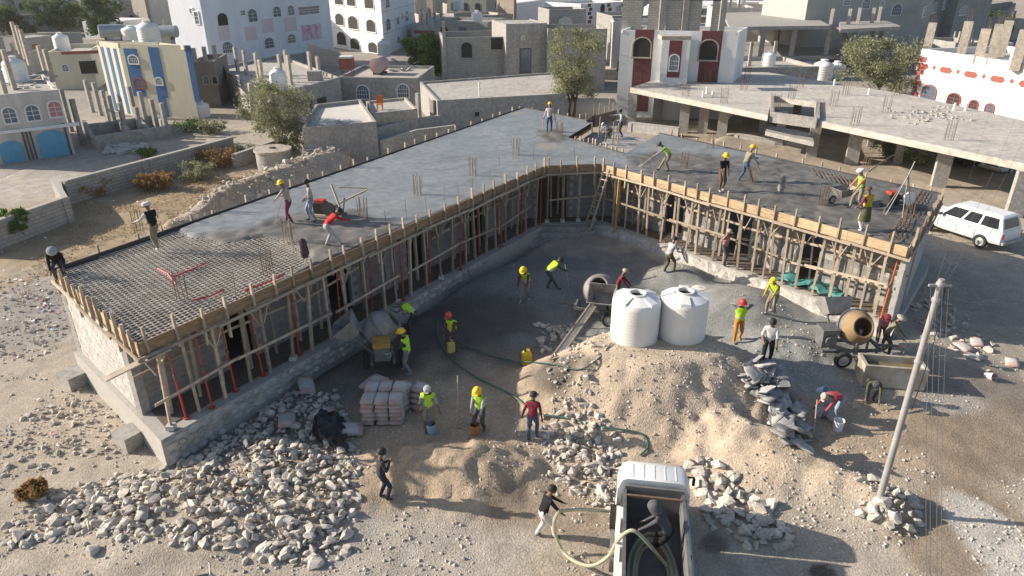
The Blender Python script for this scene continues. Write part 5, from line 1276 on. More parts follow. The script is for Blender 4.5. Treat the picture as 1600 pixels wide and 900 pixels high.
def wheel(T, c, r, w_, axis=Vector((0, 1, 0))):
    m = Vector((0, 0, 1)).rotation_difference(axis).to_matrix()
    t = MB().lathe([(r * .62, -w_ / 2), (r * .9, -w_ / 2), (r, -w_ * .3), (r, w_ * .3), (r * .9, w_ / 2), (r * .62, w_ / 2)], 24, m, c, False).build('wheel', m_tyre, T, smooth=True, world=False)
    MB().lathe([(r * .62, -w_ * .42), (r * .5, -w_ * .3), (r * .2, -w_ * .46), (.01, -w_ * .46)], 20, m, c, False).build('rim', m_rim, t, smooth=True, world=False)
    MB().lathe([(.01, w_ * .46), (r * .2, w_ * .46), (r * .5, w_ * .3), (r * .62, w_ * .42)], 20, m, c, False).build('rim', m_rim, t, smooth=True, world=False)
def loft(secs, name, mat, T, smooth=True):
    n = len(secs[0]); mb = MB(); mb.add([v for s in secs for v in s], [(i * n + k, i * n + (k + 1) % n, (i + 1) * n + (k + 1) % n, (i + 1) * n + k) for i in range(len(secs) - 1) for k in range(n)] + [tuple(range(n)), tuple(range((len(secs) - 1) * n, len(secs) * n))])
    return mb.build(name, mat, T, smooth=smooth, world=False)
def station_wagon(label, paint):
    T = thing('station_wagon', label, 'car')
    def sec(x, hw, zb, zt, r=.07): return [(x, -hw + r, zb), (x, -hw, zb + .12), (x, -hw, zt - .16), (x, -hw + r, zt), (x, hw - r, zt), (x, hw, zt - .16), (x, hw, zb + .12), (x, hw - r, zb)]
    loft([sec(-2.28, .74, .46, .98), sec(-2.22, .80, .40, 1.06), sec(-1.2, .84, .34, 1.08), sec(.6, .84, .34, 1.07), sec(.95, .83, .36, 1.05), sec(2.1, .79, .40, .96), sec(2.26, .72, .46, .90)], 'body', paint, T)
    bl = [(-2.2, -.78, 1.05), (-2.2, .78, 1.05), (1.05, .76, 1.03), (1.05, -.76, 1.03)]; tp = [(-1.98, -.64, 1.66), (-1.98, .64, 1.66), (.38, .63, 1.66), (.38, -.63, 1.66)]
    mb = MB(); mb.add(bl + tp, [(0, 1, 2, 3), (4, 7, 6, 5), (0, 4, 5, 1), (1, 5, 6, 2), (2, 6, 7, 3), (3, 7, 4, 0)]); mb.build('cabin', paint, T, world=False)
    mb = MB(); mb.add([(-2.02, -.62, 1.66), (-2.02, .62, 1.66), (.36, .6, 1.66), (.36, -.6, 1.66), (-1.9, -.5, 1.72), (-1.9, .5, 1.72), (.2, .5, 1.72), (.2, -.5, 1.72)], [(4, 5, 6, 7), (0, 1, 5, 4), (1, 2, 6, 5), (2, 3, 7, 6), (3, 0, 4, 7)]); mb.build('roof', paint, T, world=False)
    B = [Vector(v) for v in bl]; Tp = [Vector(v) for v in tp]
    def pane(a, b, c, d, u0, u1_, v0, v1, nm):
        def q(u, v): return lerp(lerp(a, b, u), lerp(d, c, u), v)
        n_ = (b - a).cross(d - a).normalized(); cen = (a + b + c + d) / 4
        if n_.dot(cen - Vector((-.6, 0, 1.2))) < 0: n_ = -n_
        P = [q(u0, v0), q(u1_, v0), q(u1_, v1), q(u0, v1)]; m_ = MB(); m_.add([p - n_ * .01 for p in P] + [p + n_ * .012 for p in P], [(0, 1, 2, 3), (4, 5, 6, 7), (0, 1, 5, 4), (1, 2, 6, 5), (2, 3, 7, 6), (3, 0, 4, 7)]); m_.build(nm, m_cglass, T, world=False)
    for s in (0, 1):
        a, b, c, d = (B[0], B[3], Tp[3], Tp[0]) if s == 0 else (B[1], B[2], Tp[2], Tp[1])
        for u0, u1_ in ((.06, .33), (.37, .60), (.64, .93)): pane(a, b, c, d, u0, u1_, .1, .86, 'side_window')
        y = -.845 if s == 0 else .845
        for x_ in (-.75, .35): MB().box((x_, y, .88), (.16, .02, .03)).build('door_handle', m_black, T, world=False)
        for x_ in (-1.0, -.1, .85): MB().box((x_, y * 1.0, .72), (.012, .012, .55)).build('door_seam', m_black, T, world=False)
        MB().box((.75, y * 1.1, 1.12), (.1, .16, .12)).build('mirror', m_black, T, world=False)
        MB().box((-2.25, y * .86, .82), (.06, .12, .26)).build('tail_light', m_redl, T, world=False); MB().box((2.24, y * .78, .74), (.05, .22, .13)).build('headlight', m_rim, T, world=False)
        for x_ in (-1.35, 1.35): wheel(T, Vector((x_, y * .92, .34)), .34, .2)
    pane(B[2], B[3], Tp[3], Tp[2], .08, .92, .1, .9, 'windscreen'); pane(B[0], B[1], Tp[1], Tp[0], .1, .9, .15, .85, 'rear_window')
    MB().box((-2.34, 0, .5), (.1, 1.56, .13)).build('bumper', m_rim, T, world=False); MB().box((2.3, 0, .5), (.1, 1.5, .13)).build('bumper', m_rim, T, world=False); MB().box((2.27, 0, .72), (.03, .9, .14)).build('grille', m_black, T, world=False)
    return T
wv = station_wagon('white station wagon parked beside the shaded end wall', m_car)
a_, b_ = U(1560, 400, 0), U(1458, 366, 0); wv.location = (a_ + b_) / 2 + Vector((0, .45, 0)); wv.location.z = hp(wv.location.x, wv.location.y) + .0; wv.rotation_euler = (0, 0, math.atan2(b_.y - a_.y, b_.x - a_.x))
dup(wv, U(1578, 268, 0), R(205), 'pale car parked among bushes under the concrete frame')
for px, py, rz_, lb in ((24, 20, 3.3, 'white car parked beside the dark shrub tree'), (43, 11, 3.4, 'dark-windowed car parked behind the white one on the road'), (59, 11, .2, 'car parked beside the broad dark tree')): dup(wv, U(px, py, 0), rz_, lb, 'cars parked on the far road')

# water truck seen from above
TR = R(-9)
tb = U(1035, 880, 0.9)
truck = thing('water_truck', 'small white flatbed truck with an open dark bed full of coiled hose', 'truck')
bw, z_b = .80, .82
def tbx(nm, c, s, m_, par=None): return MB().box(c, s).build(nm, m_, par or truck, world=False)
m_bed = M('worn_dark_bed', (.10, .11, .11), (.19, .17, .16), 2.4, .7, .3, 14)
BH = .92
tbx('bed_floor', (0, -.2, z_b - .05), (1.28, 4.6, .1), m_bed)
for s in (-1, 1):
    tbx('bed_side', (s * .65, -.2, z_b + BH / 2), (.05, 4.6, BH), m_bed); tbx('side_rail', (s * .665, -.2, z_b + BH + .02), (.07, 4.62, .08), m_steel); tbx('side_panel', (s * .755, -.2, z_b + .18), (.15, 4.5, .62), m_car)
    for k in range(6): tbx('side_post', (s * .71, -2.2 + k * .85, z_b + .62), (.07, .06, .5), m_steel)
tbx('headboard', (0, 2.12, z_b + .52), (1.34, .06, 1.1), m_bed); tbx('tailboard', (0, -2.52, z_b + .4), (1.34, .06, .8), m_bed); tbx('head_rail', (0, 1.9, z_b + BH + .04), (1.3, .06, .06), m_rust)
tbx('chassis', (0, .6, .52), (.8, 6.2, .22), m_steel)
def csec(y, hw, zb, zt): return [(-hw, y, zb), (-hw, y, zt - .35), (-hw + .1, y, zt - .06), (-hw + .22, y, zt), (hw - .22, y, zt), (hw - .1, y, zt - .06), (hw, y, zt - .35), (hw, y, zb)]
loft([csec(2.24, .84, .55, 1.98), csec(2.3, .85, .45, 2.0), csec(2.75, .85, .45, 2.0), csec(2.98, .83, .45, 1.92), csec(3.42, .82, .45, 1.25), csec(3.55, .78, .5, 1.05)], 'cab', m_car, truck)
for k in range(5): tbx('roof_rib', (-.5 + k * .25, 2.55, 2.003), (.025, .5, .012), m_car)
mb = MB(); mb.add([(-.7, 3.03, 1.88), (.7, 3.03, 1.88), (.72, 3.42, 1.30), (-.72, 3.42, 1.30), (-.7, 2.99, 1.84), (.7, 2.99, 1.84), (.72, 3.37, 1.28), (-.72, 3.37, 1.28)], [(0, 1, 2, 3), (4, 7, 6, 5), (0, 4, 5, 1), (1, 5, 6, 2), (2, 6, 7, 3), (3, 7, 4, 0)]); mb.build('windscreen', m_cglass, truck, world=False)
tbx('rear_window', (0, 2.235, 1.62), (1.2, .03, .36), m_cglass)
for s in (-1, 1):
    tbx('side_window', (s * .842, 2.62, 1.45), (.03, .55, .36), m_cglass); tbx('mirror', (s * 1.0, 3.0, 1.45), (.07, .05, .2), m_black); tbx('mirror_arm', (s * .92, 3.0, 1.58), (.2, .03, .03), m_black)
    for y_ in (2.75, -1.4): wheel(truck, Vector((s * .74, y_, .38)), .38, .24, Vector((1, 0, 0)))
    tbx('headlight', (s * .6, 3.56, .75), (.26, .04, .16), m_rim)
tbx('fuel_tank', (-.78, 1.35, .58), (.3, .9, .42), m_steel); tbx('air_filter', (-.86, 2.0, 1.0), (.22, .3, .5), m_black)
tbx('bumper', (0, 3.6, .5), (1.66, .1, .18), m_steel)
truck.rotation_euler = (0, 0, TR)
cab_t = U(1023, 742, 2.0); off = Matrix.Rotation(TR, 3, 'Z') @ Vector((0, 2.4, 0)); truck.location = (cab_t.x - off.x, cab_t.y - off.y, hp(cab_t.x, cab_t.y - 1.5) - .02)
def tw(x, y, z): return truck.location + Matrix.Rotation(TR, 3, 'Z') @ Vector((x, y, z))
# coiled hose in the bed
hs = MB()
for k in range(4):
    rx_, ry_ = .36 + .06 * k, 1.0 + .1 * k; pts = [tw(.0 + rx_ * math.cos(a), .35 + ry_ * math.sin(a), z_b + .05 + .05 * (k % 2) + .03 * math.sin(3 * a + k)) for a in [i * 2 * math.pi / 26 for i in range(27)]]
    hs.tube(pts, .042, 8)
tag(hs.build('coiled_hose', m_hose, smooth=True), 'pale green hose coiled in loops on the truck bed', 'hose')
hp_ = [(1042, 885, 1.0), (1015, 852, 1.6), (992, 830, 1.95), (976, 834, 1.8), (962, 850, 1.2), (950, 870, .7), (925, 884, .35), (900, 878, .2), (880, 862, .15), (868, 836, .5), (866, 815, .9), (872, 801, 1.05)]
def spline(P, n=6):
    out = []
    for i in range(len(P) - 1):
        p0, p1, p2, p3 = P[max(i - 1, 0)], P[i], P[i + 1], P[min(i + 2, len(P) - 1)]
        for k in range(n): t = k / n; out.append(.5 * ((2 * p1) + (-p0 + p2) * t + (2 * p0 - 5 * p1 + 4 * p2 - p3) * t * t + (-p0 + 3 * p1 - 3 * p2 + p3) * t ** 3))
    return out + [P[-1]]
tag(MB().tube(spline([U(*a) for a in hp_]), .042, 8).build('hose', m_hose, smooth=True), 'pale green hose looping from the truck bed to the man in the black jacket', 'hose')
tag(MB().tube(spline([U(872, 799, 1.0), U(905, 796, .95), U(940, 798, .85), U(966, 799, .8)]), .042, 8).build('hose', m_hose, smooth=True), 'pale green hose stretched straight from the jacket man to the truck cab', 'hose')
T = thing('steel_drum', 'pale steel drum standing at the rear of the truck bed', 'drum', tw(.15, -1.25, z_b)); MB().lathe([(.2, 0), (.2, .28), (.205, .3), (.2, .32), (.2, .55), (.21, .57), (.19, .58), (.01, .56)], 22).build('body', m_sack, T, smooth=True, world=False); MB().tube([(-.15, 0, .585), (.15, 0, .585)], .012, 6).build('lid_bar', m_steel, T, world=False)
T = thing('water_bottle', 'clear blue plastic bottle lying on the truck bed', 'bottle', tw(-.12, -.05, z_b + .02)); MB().lathe([(.04, 0), (.045, .02), (.045, .18), (.018, .24), (.018, .26)], 12).build('body', plain('bottle_blue', (.35, .55, .7), .2), T, smooth=True, world=False); MB().lathe([(.02, .26), (.02, .285), (.005, .287)], 10).build('cap', m_tank, T, world=False)

# utility pole and wires
pb_ = G(1375, 776); ztop = Zat(pb_, 436)
T = thing('utility_pole', 'slim grey steel utility pole rising from the stony berm', 'pole', pb_)
MB().tube([pb_ - UPV * .3, lerp(pb_, Vector((pb_.x, pb_.y, ztop)), .55), Vector((pb_.x, pb_.y, ztop))], [.085, .075, .062], 14).build('shaft', M('pole_grey', (.34, .33, .32), (.26, .25, .24), 2, .6, .1), T, smooth=True)
for z in (ztop - .12, ztop - 2.1, ztop - .5): MB().lathe([(.085, z - .05), (.095, z), (.085, z + .05)], 14, c=(pb_.x, pb_.y, 0)).build('clamp', m_rim, T, smooth=True)
stick('insulator_bracket', Vector((pb_.x - .25, pb_.y, ztop - .15)), Vector((pb_.x + .25, pb_.y, ztop - .15)), .05, .05, m_rim, T)
MB().tube(spline([Vector((pb_.x + .1, pb_.y - .05, ztop - .2)), Vector((pb_.x + .16, pb_.y - .1, ztop - 1.6)), Vector((pb_.x + .1, pb_.y - .09, ztop - 3.4))]), .012, 5).build('drop_cable', m_black, T)
m_wire = plain('wire', (.12, .12, .12), .6)
def wire(a, b, sag, label): 
    P = [lerp(a, b, t) - UPV * sag * 4 * t * (1 - t) for t in [i / 16 for i in range(17)]]
    tag(MB().tube(P, .0045, 5).build('wire', m_wire), label, 'wire', 'wires on the utility pole')
tp_ = Vector((pb_.x, pb_.y, ztop - .15))
for k, (px, py, z) in enumerate(((1450, 1010, 4.6), (1455, 1010, 4.6), (1466, 1010, 4.6), (1472, 1010, 4.6))): wire(tp_ + Vector((-.2 + .13 * k, 0, 0)), U(px, py, z), .25, 'thin wire running from the utility pole over the dusty road')
for k, (px, py, z) in enumerate(((1545, 180, 5), (1600, 150, 6), (1640, 130, 6))): wire(tp_ + Vector((-.1 + .1 * k, 0, 0)), U(px, py, z), .8, 'thin wire running from the utility pole towards the red banded house')

# concrete mixers
def mixer(loc, rz, label, eng, drum_out, tilt=50, hop_up=True, inside=None):
    T = thing('concrete_mixer', label, 'concrete mixer', loc, rz)
    for s in (-1, 1):
        MB().beam((-1.0, s * .36, .5), (1.0, s * .36, .5), .08, .1).build('frame_rail', m_steel, T, world=False); MB().beam((.1, s * .42, .5), (.1, s * .42, 1.35), .1, .12).build('drum_support', m_steel, T, world=False)
        wheel(T, Vector((-.35, s * .58, .29)), .29, .16)
    MB().beam((1.0, 0, .5), (1.75, 0, .45), .07, .07).build('tow_bar', m_steel, T, world=False); MB().beam((1.0, -.36, .5), (1.0, .36, .5), .08, .1).build('cross_rail', m_steel, T, world=False)
    MB().beam((.9, .3, 0), (.9, .3, .5), .06, .06).build('stand_leg', m_steel, T, world=False); MB().beam((.9, -.3, 0), (.9, -.3, .5), .06, .06).build('stand_leg', m_steel, T, world=False)
    m_ = Matrix.Rotation(R(tilt), 3, 'X')
    dl = MB().lathe([(.18, -.52), (.42, -.48), (.56, -.15), (.58, .1), (.55, .2), (.33, .52), (.35, .56), (.30, .55), (.30, .42), (.50, .15), (.4, -.3), (.01, -.4)], 28, m_, (.15, 0, 1.2)); dl.mi = [1 if i >= 4 * 28 else 0 for i in range(len(dl.f))]; d = dl.build('drum', [drum_out, inside or m_drumin], T, smooth=True, world=False)
    MB().lathe([(.585, -.02), (.62, -.02), (.62, .06), (.585, .06)], 28, m_, (.15, 0, 1.2), False).build('ring_gear', m_steel, d, smooth=True, world=False)
    MB().box((-.75, 0, .82), (.5, .5, .5)).build('engine', m_steel, T, world=False); MB().box((-.75, 0, 1.15), (.56, .56, .16)).build('engine_cover', eng, T, world=False)
    MB().lathe([(.01, -.03), (.17, -.03), (.17, .03), (.01, .03)], 16, Matrix.Rotation(R(90), 3, 'X'), (-.75, -.32, .85)).build('flywheel', m_steel, T, world=False)
    m2 = Matrix.Rotation(R(-38 if hop_up else 8), 3, 'X'); o = Vector((-.1, .85, 1.25 if hop_up else .5))
    vs = [(-.34, -.2, 0), (.34, -.2, 0), (.34, .25, 0), (-.34, .25, 0), (-.5, -.34, .55), (.5, -.34, .55), (.5, .48, .55), (-.5, .48, .55)]
    hb = MB(); hb.add([m2 @ Vector(v) + o for v in vs] + [m2 @ (Vector(v) * .94 + Vector((0, 0, .03))) + o for v in vs], [(0, 3, 2, 1), (0, 1, 5, 4), (1, 2, 6, 5), (2, 3, 7, 6), (3, 0, 4, 7), (8, 9, 10, 11), (8, 12, 13, 9), (9, 13, 14, 10), (10, 14, 15, 11), (11, 15, 12, 8), (4, 5, 13, 12), (5, 6, 14, 13), (6, 7, 15, 14), (7, 4, 12, 15)])
    hb.build('loading_hopper', m_cake, T, world=False)
    for s in (-1, 1): MB().beam((-.1 + s * .3, .3, .55), (-.1 + s * .3, .95, 1.3 if hop_up else .6), .06, .08).build('hopper_arm', m_steel, T, world=False)
    return T
p = G(1318, 560); mixer(p, R(2), 'concrete mixer with raised hopper and ochre drum beside the water trough', m_steel, m_steel, 62)
p = G(940, 500); mixer(p, R(165), 'dark concrete mixer half hidden behind the white tanks', m_steel, m_cake, -48, True, m_cake)
p = G(600, 566); mixer(p, R(100), 'concrete mixer with yellow engine in the shade of the long wing', m_yel, m_cake, 55, True, m_cake)
# roof hoists
def hoist(loc, rz, label, wheelc, tripod):
    T = thing('hoist', label, 'hoist', loc, rz)
    for s in (-1, 1): MB().beam((-.6, s * .25, .06), (.7, s * .25, .06), .07, .1).build('skid', m_wood if not tripod else m_steel, T, world=False)
    MB().box((-.25, 0, .32), (.45, .4, .42)).build('engine', m_black, T, world=False); MB().box((-.25, 0, .58), (.36, .3, .12)).build('engine_cover', m_red, T, world=False)
    MB().lathe([(.01, -.22), (.12, -.2), (.12, .2), (.01, .22)], 14, Matrix.Rotation(R(90), 3, 'X'), (.3, 0, .35)).build('cable_drum', m_steel, T, smooth=True, world=False)
    MB().lathe([(.06, -.04), (.26, -.04), (.26, .04), (.06, .04)], 20, Matrix.Rotation(R(80), 3, 'X'), (.25, -.36, .4)).build('wheel', wheelc, T, smooth=True, world=False)
    if tripod:
        tp = Vector((-.6, -.9, 1.55))
        for a in (0, 2.1, 4.2): MB().tube([Vector((-.6 + .55 * math.cos(a), -.9 + .55 * math.sin(a), 0)), tp], .025, 6).build('tripod_leg', m_steel, T, world=False)
        MB().tube([tp, tp + Vector((.25, .1, .5))], .03, 6).build('mast', m_steel, T, world=False); MB().tube([tp, tp + Vector((-1.1, -.5, -1.3))], .018, 6).build('stay', m_rim, T, world=False)
    else:
        MB().tube([(.6, .1, .1), (.75, .05, .75)], .03, 6).build('mast', m_steel, T, world=False); MB().beam((.35, -.1, .45), (1.6, .25, 1.05), .06, .06).build('jib', m_wood, T, world=False); MB().beam((.5, .2, 1.1), (1.5, .5, 1.05), .04, .04).build('jib_stay', m_wood, T, world=False); MB().beam((.2, .2, 1.2), (.75, -.3, .3), .07, .05).build('lever', m_wood, T, world=False)
    return T
hoist(U(512, 337, SZ), R(-12), 'small engine hoist with timber jib on the smooth slab', m_black, False)
hoist(U(1398, 322, SZ), R(15), 'engine hoist with white wheel and tripod on the rough slab', m_tank, True)
# wheelbarrow
T = thing('wheelbarrow', 'cement-caked steel wheelbarrow on the rough slab', 'wheelbarrow', U(1318, 316, SZ), R(200))
hb = MB(); vs = [(-.3, -.2, .35), (.35, -.2, .3), (.35, .2, .3), (-.3, .2, .35), (-.45, -.32, .62), (.55, -.32, .62), (.55, .32, .62), (-.45, .32, .62)]
hb.add([Vector(v) for v in vs] + [Vector(v) * .96 + Vector((0, 0, .03)) for v in vs], [(0, 3, 2, 1), (0, 1, 5, 4), (1, 2, 6, 5), (2, 3, 7, 6), (3, 0, 4, 7), (8, 9, 10, 11), (8, 12, 13, 9), (9, 13, 14, 10), (10, 14, 15, 11), (11, 15, 12, 8), (4, 5, 13, 12), (5, 6, 14, 13), (6, 7, 15, 14), (7, 4, 12, 15)]); hb.build('tray', m_cake, T, world=False)
wheel(T, Vector((.62, 0, .18)), .18, .08)
for s in (-1, 1): MB().tube([(.62, s * .07, .18), (-.2, s * .2, .34), (-.95, s * .27, .6)], .02, 6).build('handle', m_wood, T, world=False); MB().tube([(-.3, s * .2, .34), (-.35, s * .24, 0)], .02, 6).build('leg', m_steel, T, world=False)
# buckets, cans, shovels
def bucket(p, label, mat, h=.32, r=.15, rz=0, tip=0):
    T = thing('bucket', label, 'bucket', p, rz); T.rotation_euler = (tip, 0, rz)
    MB().lathe([(r * .8, 0), (r, h), (r * 1.06, h), (r * .95, h - .01), (r * .75, .03), (.01, .03)], 18).build('body', mat, T, smooth=True, world=False)
    MB().tube([Vector((math.cos(a) * r, 0, h + math.sin(a) * r * .7)) for a in [math.pi * k / 8 for k in range(9)]], .006, 5).build('bail', m_steel, T, world=False); return T
m_bwhite = plain('white_bucket', (.68, .70, .74), .45); m_bblue = plain('pale_blue_bucket', (.42, .55, .68), .45); m_bor = plain('orange_can', (.55, .27, .09), .5)
bucket(G(674, 677), 'pale blue bucket on the sand before the man in shorts', m_bblue); bucket(G(742, 680), 'orange cut jerrycan bucket beside the man in the yellow helmet', m_bor)
bucket(G(1308, 672), 'white bucket beside the stooping man in the red shirt', m_bwhite, .36, .16); bucket(G(1276, 628, .35), 'pale blue bucket tipped by the stooping man in the red shirt', m_bblue, .3, .15, .5, 1.0)
bucket(G(1540, 588), 'paint bucket with red print lying on the damp road', M('printed_bucket', (.6, .6, .62), (.45, .2, .22), 9, .5, 0), .32, .14, .3, 1.2); bucket(G(1395, 578), 'pale bucket by the mixer tow bar', m_bwhite)
def jerry(p, label, mat, rz=0):
    T = thing('jerrycan', label, 'jerrycan', p, rz)
    loft([[(-.12, -.08, z_) if s == 0 else (.12, -.08, z_) if s == 1 else (.12, .08, z_) if s == 2 else (-.12, .08, z_) for s in range(4)] if z_ < .36 else [(-.08, -.06, z_), (.08, -.06, z_), (.08, .06, z_), (-.08, .06, z_)] for z_ in (0, .05, .34, .40)], 'body', mat, T, False)
    MB().lathe([(.03, .4), (.03, .45), (.005, .455)], 10, c=(-.05, 0, 0)).build('cap', m_black, T, world=False); MB().tube([(-.02, 0, .39), (0, 0, .46), (.07, 0, .46), (.08, 0, .38)], .014, 6).build('handle', mat, T, world=False); return T
m_jy = plain('yellow_plastic', (.68, .52, .03), .45); m_jy2 = plain('dull_yellow_plastic', (.52, .40, .10), .5)
o = jerry(G(823, 570), 'bright yellow jerrycan standing at the foot of the mound', m_jy, .4); o.scale = (1.25, 1.25, 1.25)
def shovel(a, b, label, blade=True, group=None):
    a, b = Vector(a), Vector(b); T = thing('shovel' if blade else 'tool_pole', label, 'shovel' if blade else 'pole', b, group=group); MB().tube([a, b], .018, 6).build('shaft', m_wood, T)
    if blade:
        d = (b - a).normalized(); s = d.cross(UPV); s = s.normalized() if s.length > .1 else Vector((1, 0, 0)); m_ = MB(); n_ = s.cross(d)
        m_.extr([(-.12, 0), (.12, 0), (.13, .18), (0, .3), (-.13, .18)], b, s, d, n_, .012); m_.build('blade', m_steel, T)
    return T
shovel(G(717, 640, 1.2), G(716, 672), 'shovel stuck upright in the sand beside the jerrycan carrier'); shovel(G(1268, 665, .9), G(1270, 690), 'shovel stuck upright in the sand below the sack heap')
# cement bags
m_bag = []
def bag_mesh(seed, w_=.62, d_=.40, h_=.15, grey=False):
    r = random.Random(seed); bm = bmesh.new(); bmesh.ops.create_cube(bm, size=1); bmesh.ops.subdivide_edges(bm, edges=bm.edges, cuts=3, use_grid_fill=True)
    for v in bm.verts:
        x, y, z = v.co; ex = max(abs(x), abs(y)) * 2; k = 1 - .55 * max(0, ex - .45) / .55
        v.co = Vector((x * w_ * (1 - .1 * abs(y)), y * d_ * (1 - .12 * abs(x)), z * h_ * k + r.uniform(-.008, .008) * (4 if grey else 1)))
    me = bpy.data.meshes.new('bag'); 
    for f in bm.faces: f.smooth = True; f.material_index = 1 if abs(f.calc_center_median().x) > w_ * .36 and not grey else 0
    bm.to_mesh(me); bm.free(); me.materials.append(m_gsack if grey else m_sack); me.materials.append(m_sackred); return me
BAGS = [bag_mesh(k) for k in range(5)]; GBAGS = [bag_mesh(k + 9, grey=True) for k in range(5)]
def bag(p, rz, label, group, tilt=(0, 0), sc=1.0):
    o = link('cement_bag', BAGS[rnd.randrange(5)]); o.location = p; o.rotation_euler = (tilt[0], tilt[1], rz); o.scale = (sc, sc, sc); return tag(o, label, 'bag', group)
g0 = G(598, 668)
for lay in range(6):
    for i in range(3):
        for j in range(2): bag(g0 + Vector((-.42 + i * .42 + rnd.uniform(-.03, .03), .3 + j * .62 + rnd.uniform(-.03, .03), .09 + lay * .145)), R(90) + rnd.uniform(-.08, .08), 'grey and red paper cement bag in the tall square stack', 'cement bags in the tall stack')
g0 = G(643, 640)
for lay in range(4):
    for i in range(2): bag(g0 + Vector((-.2 + i * .45, .1 + .1 * lay, .08 + lay * .145)), R(70) + rnd.uniform(-.15, .15), 'paper cement bag in the low leaning stack beside the tall one', 'cement bags in the low stack', (.15, .1))
for px, py in ((578, 612), (592, 606), (590, 618)): bag(G(px, py, .3), rnd.uniform(0, 3), 'dark paper cement bag lying behind the tall bag stack', 'bags behind the tall stack')
for px, py, lb in ((480, 610, 'bulging white sack with red stripes on the shaded stones'), (503, 655, 'white sack leaning among the shaded stones'), (450, 665, 'pale sack lying half under stones'), (548, 680, 'tan sack beside the black plastic sheet')): bag(G(px, py, .2), rnd.uniform(0, 3), lb, None, (rnd.uniform(-.3, .3), rnd.uniform(-.3, .3)), 1.25)
for k in range(70):
    t = rnd.random(); px = lerp(1178, 1242, t) + rnd.uniform(-22, 22); py = lerp(575, 690, t) + rnd.uniform(-14, 14); p = G(px, py, .1 + .35 * rnd.random() ** 2)
    o = bag(p, rnd.uniform(0, 6.3), 'empty grey cement sack thrown on the heap behind the mound', 'empty sacks heaped behind the mound', (rnd.uniform(-.6, .6), rnd.uniform(-.6, .6)), 1.0); o.data = GBAGS[k % 5]; o.scale = (rnd.uniform(.8, 1.2), rnd.uniform(.8, 1.2), rnd.uniform(.35, .9))
for px, py in ((1280, 645), (1298, 652), (1455, 522), (1518, 560), (1525, 538), (1580, 570), (1505, 545)): bag(G(px, py, .06), rnd.uniform(0, 3), 'flat empty sack lying on the shaded ground by the road', 'flat sacks by the road', (rnd.uniform(-.15, .15), 0))
# trough
p = G(1388, 598); T = thing('water_trough', 'stained concrete water trough below the mixer', 'trough', p, R(-9))
m_tr = M('stained_trough', (.46, .43, .38), (.24, .19, .13), 1.6, .9, .3, 12)
for nm, c, s in (('side', (0, -.32, .38), (1.9, .1, .76)), ('side', (0, .42, .38), (1.9, .1, .76)), ('end', (-.9, .05, .38), (.1, .64, .76)), ('end', (.9, .05, .38), (.1, .64, .76))): MB().box(c, s).build(nm, m_tr, T, world=False)
MB().box((0, .05, .5), (1.7, .64, .04)).build('water', M('muddy_water', (.20, .17, .10), None, 2, .12, 0), T, world=False)
# tarpaulin and plastic sheets
def sheet_cloth(poly, z, amp, mat, name, label, seed, n=26):
    P = [U(a, b, z) for a, b in poly]; mb = MB(); vs = []
    for j in range(n + 1):
        for i in range(n + 1):
            q = lerp(lerp(P[0], P[1], i / n), lerp(P[3], P[2], i / n), j / n); e = min(i, j, n - i, n - j) / n
            f1 = float(fbm(np.array([q.x * 2.2]), np.array([q.y * 2.2]), seed, 3)[0]); f2 = float(vnoise(np.array([q.x * 5 + q.y * 2]), np.array([q.y * 5]), seed + 3)[0])
            vs.append(Vector((q.x + (f2 - .5) * .3, q.y + (f1 - .5) * .4, max(z, hp(q.x, q.y)) + .02 + amp * (f1 * 1.2 - .25) * (1 - .5 * (e < .1)) + .12 * (f2 - .3))))
    mb.add(vs, [(j * (n + 1) + i, j * (n + 1) + i + 1, (j + 1) * (n + 1) + i + 1, (j + 1) * (n + 1) + i) for j in range(n) for i in range(n)])
    return tag(mb.build(name, mat, smooth=True), label, 'tarpaulin')
sheet_cloth(((1208, 438), (1330, 476), (1322, 462), (1225, 428)), PZ, .35, M('teal_tarp', (.07, .26, .24), (.045, .17, .165), 3, .6, .2), 'tarpaulin', 'crumpled teal tarpaulin on the plinth of the sunlit wing', 5)
sheet_cloth(((490, 690), (545, 705), (540, 665), (500, 650)), .35, .7, M('black_sheet', (.012, .012, .014), None, 3, .3, .2), 'plastic_sheet', 'crumpled black plastic sheet at the edge of the stone heap', 9)
sheet_cloth(((1215, 690), (1255, 718), (1250, 680), (1225, 670)), .2, .5, M('grey_sheet', (.10, .115, .115), (.07, .08, .08), 3, .5, .2), 'plastic_sheet', 'dark grey plastic sheet at the low end of the sack heap', 12)
# hoses on the ground
def ghose(pts, r, mat, label): tag(MB().tube(spline([G(a, b, r + .02) for a, b in pts]), r, 7).build('hose', mat, smooth=True), label, 'hose')
ghose(((683, 500), (686, 530), (704, 562), (745, 592), (800, 620), (838, 650), (880, 655), (940, 672), (1000, 682), (1012, 700), (1000, 715)), .032, m_hose2, 'dark green hose snaking from the mixer across the sand to the truck')
ghose(((955, 540), (935, 565), (905, 582), (870, 572), (835, 568), (790, 566), (740, 548), (705, 545)), .022, m_hose2, 'thin green hose running from the tanks into the shade')
ghose(((690, 500), (715, 535), (760, 556), (800, 566)), .02, m_hose2, 'second thin green hose in the shade')
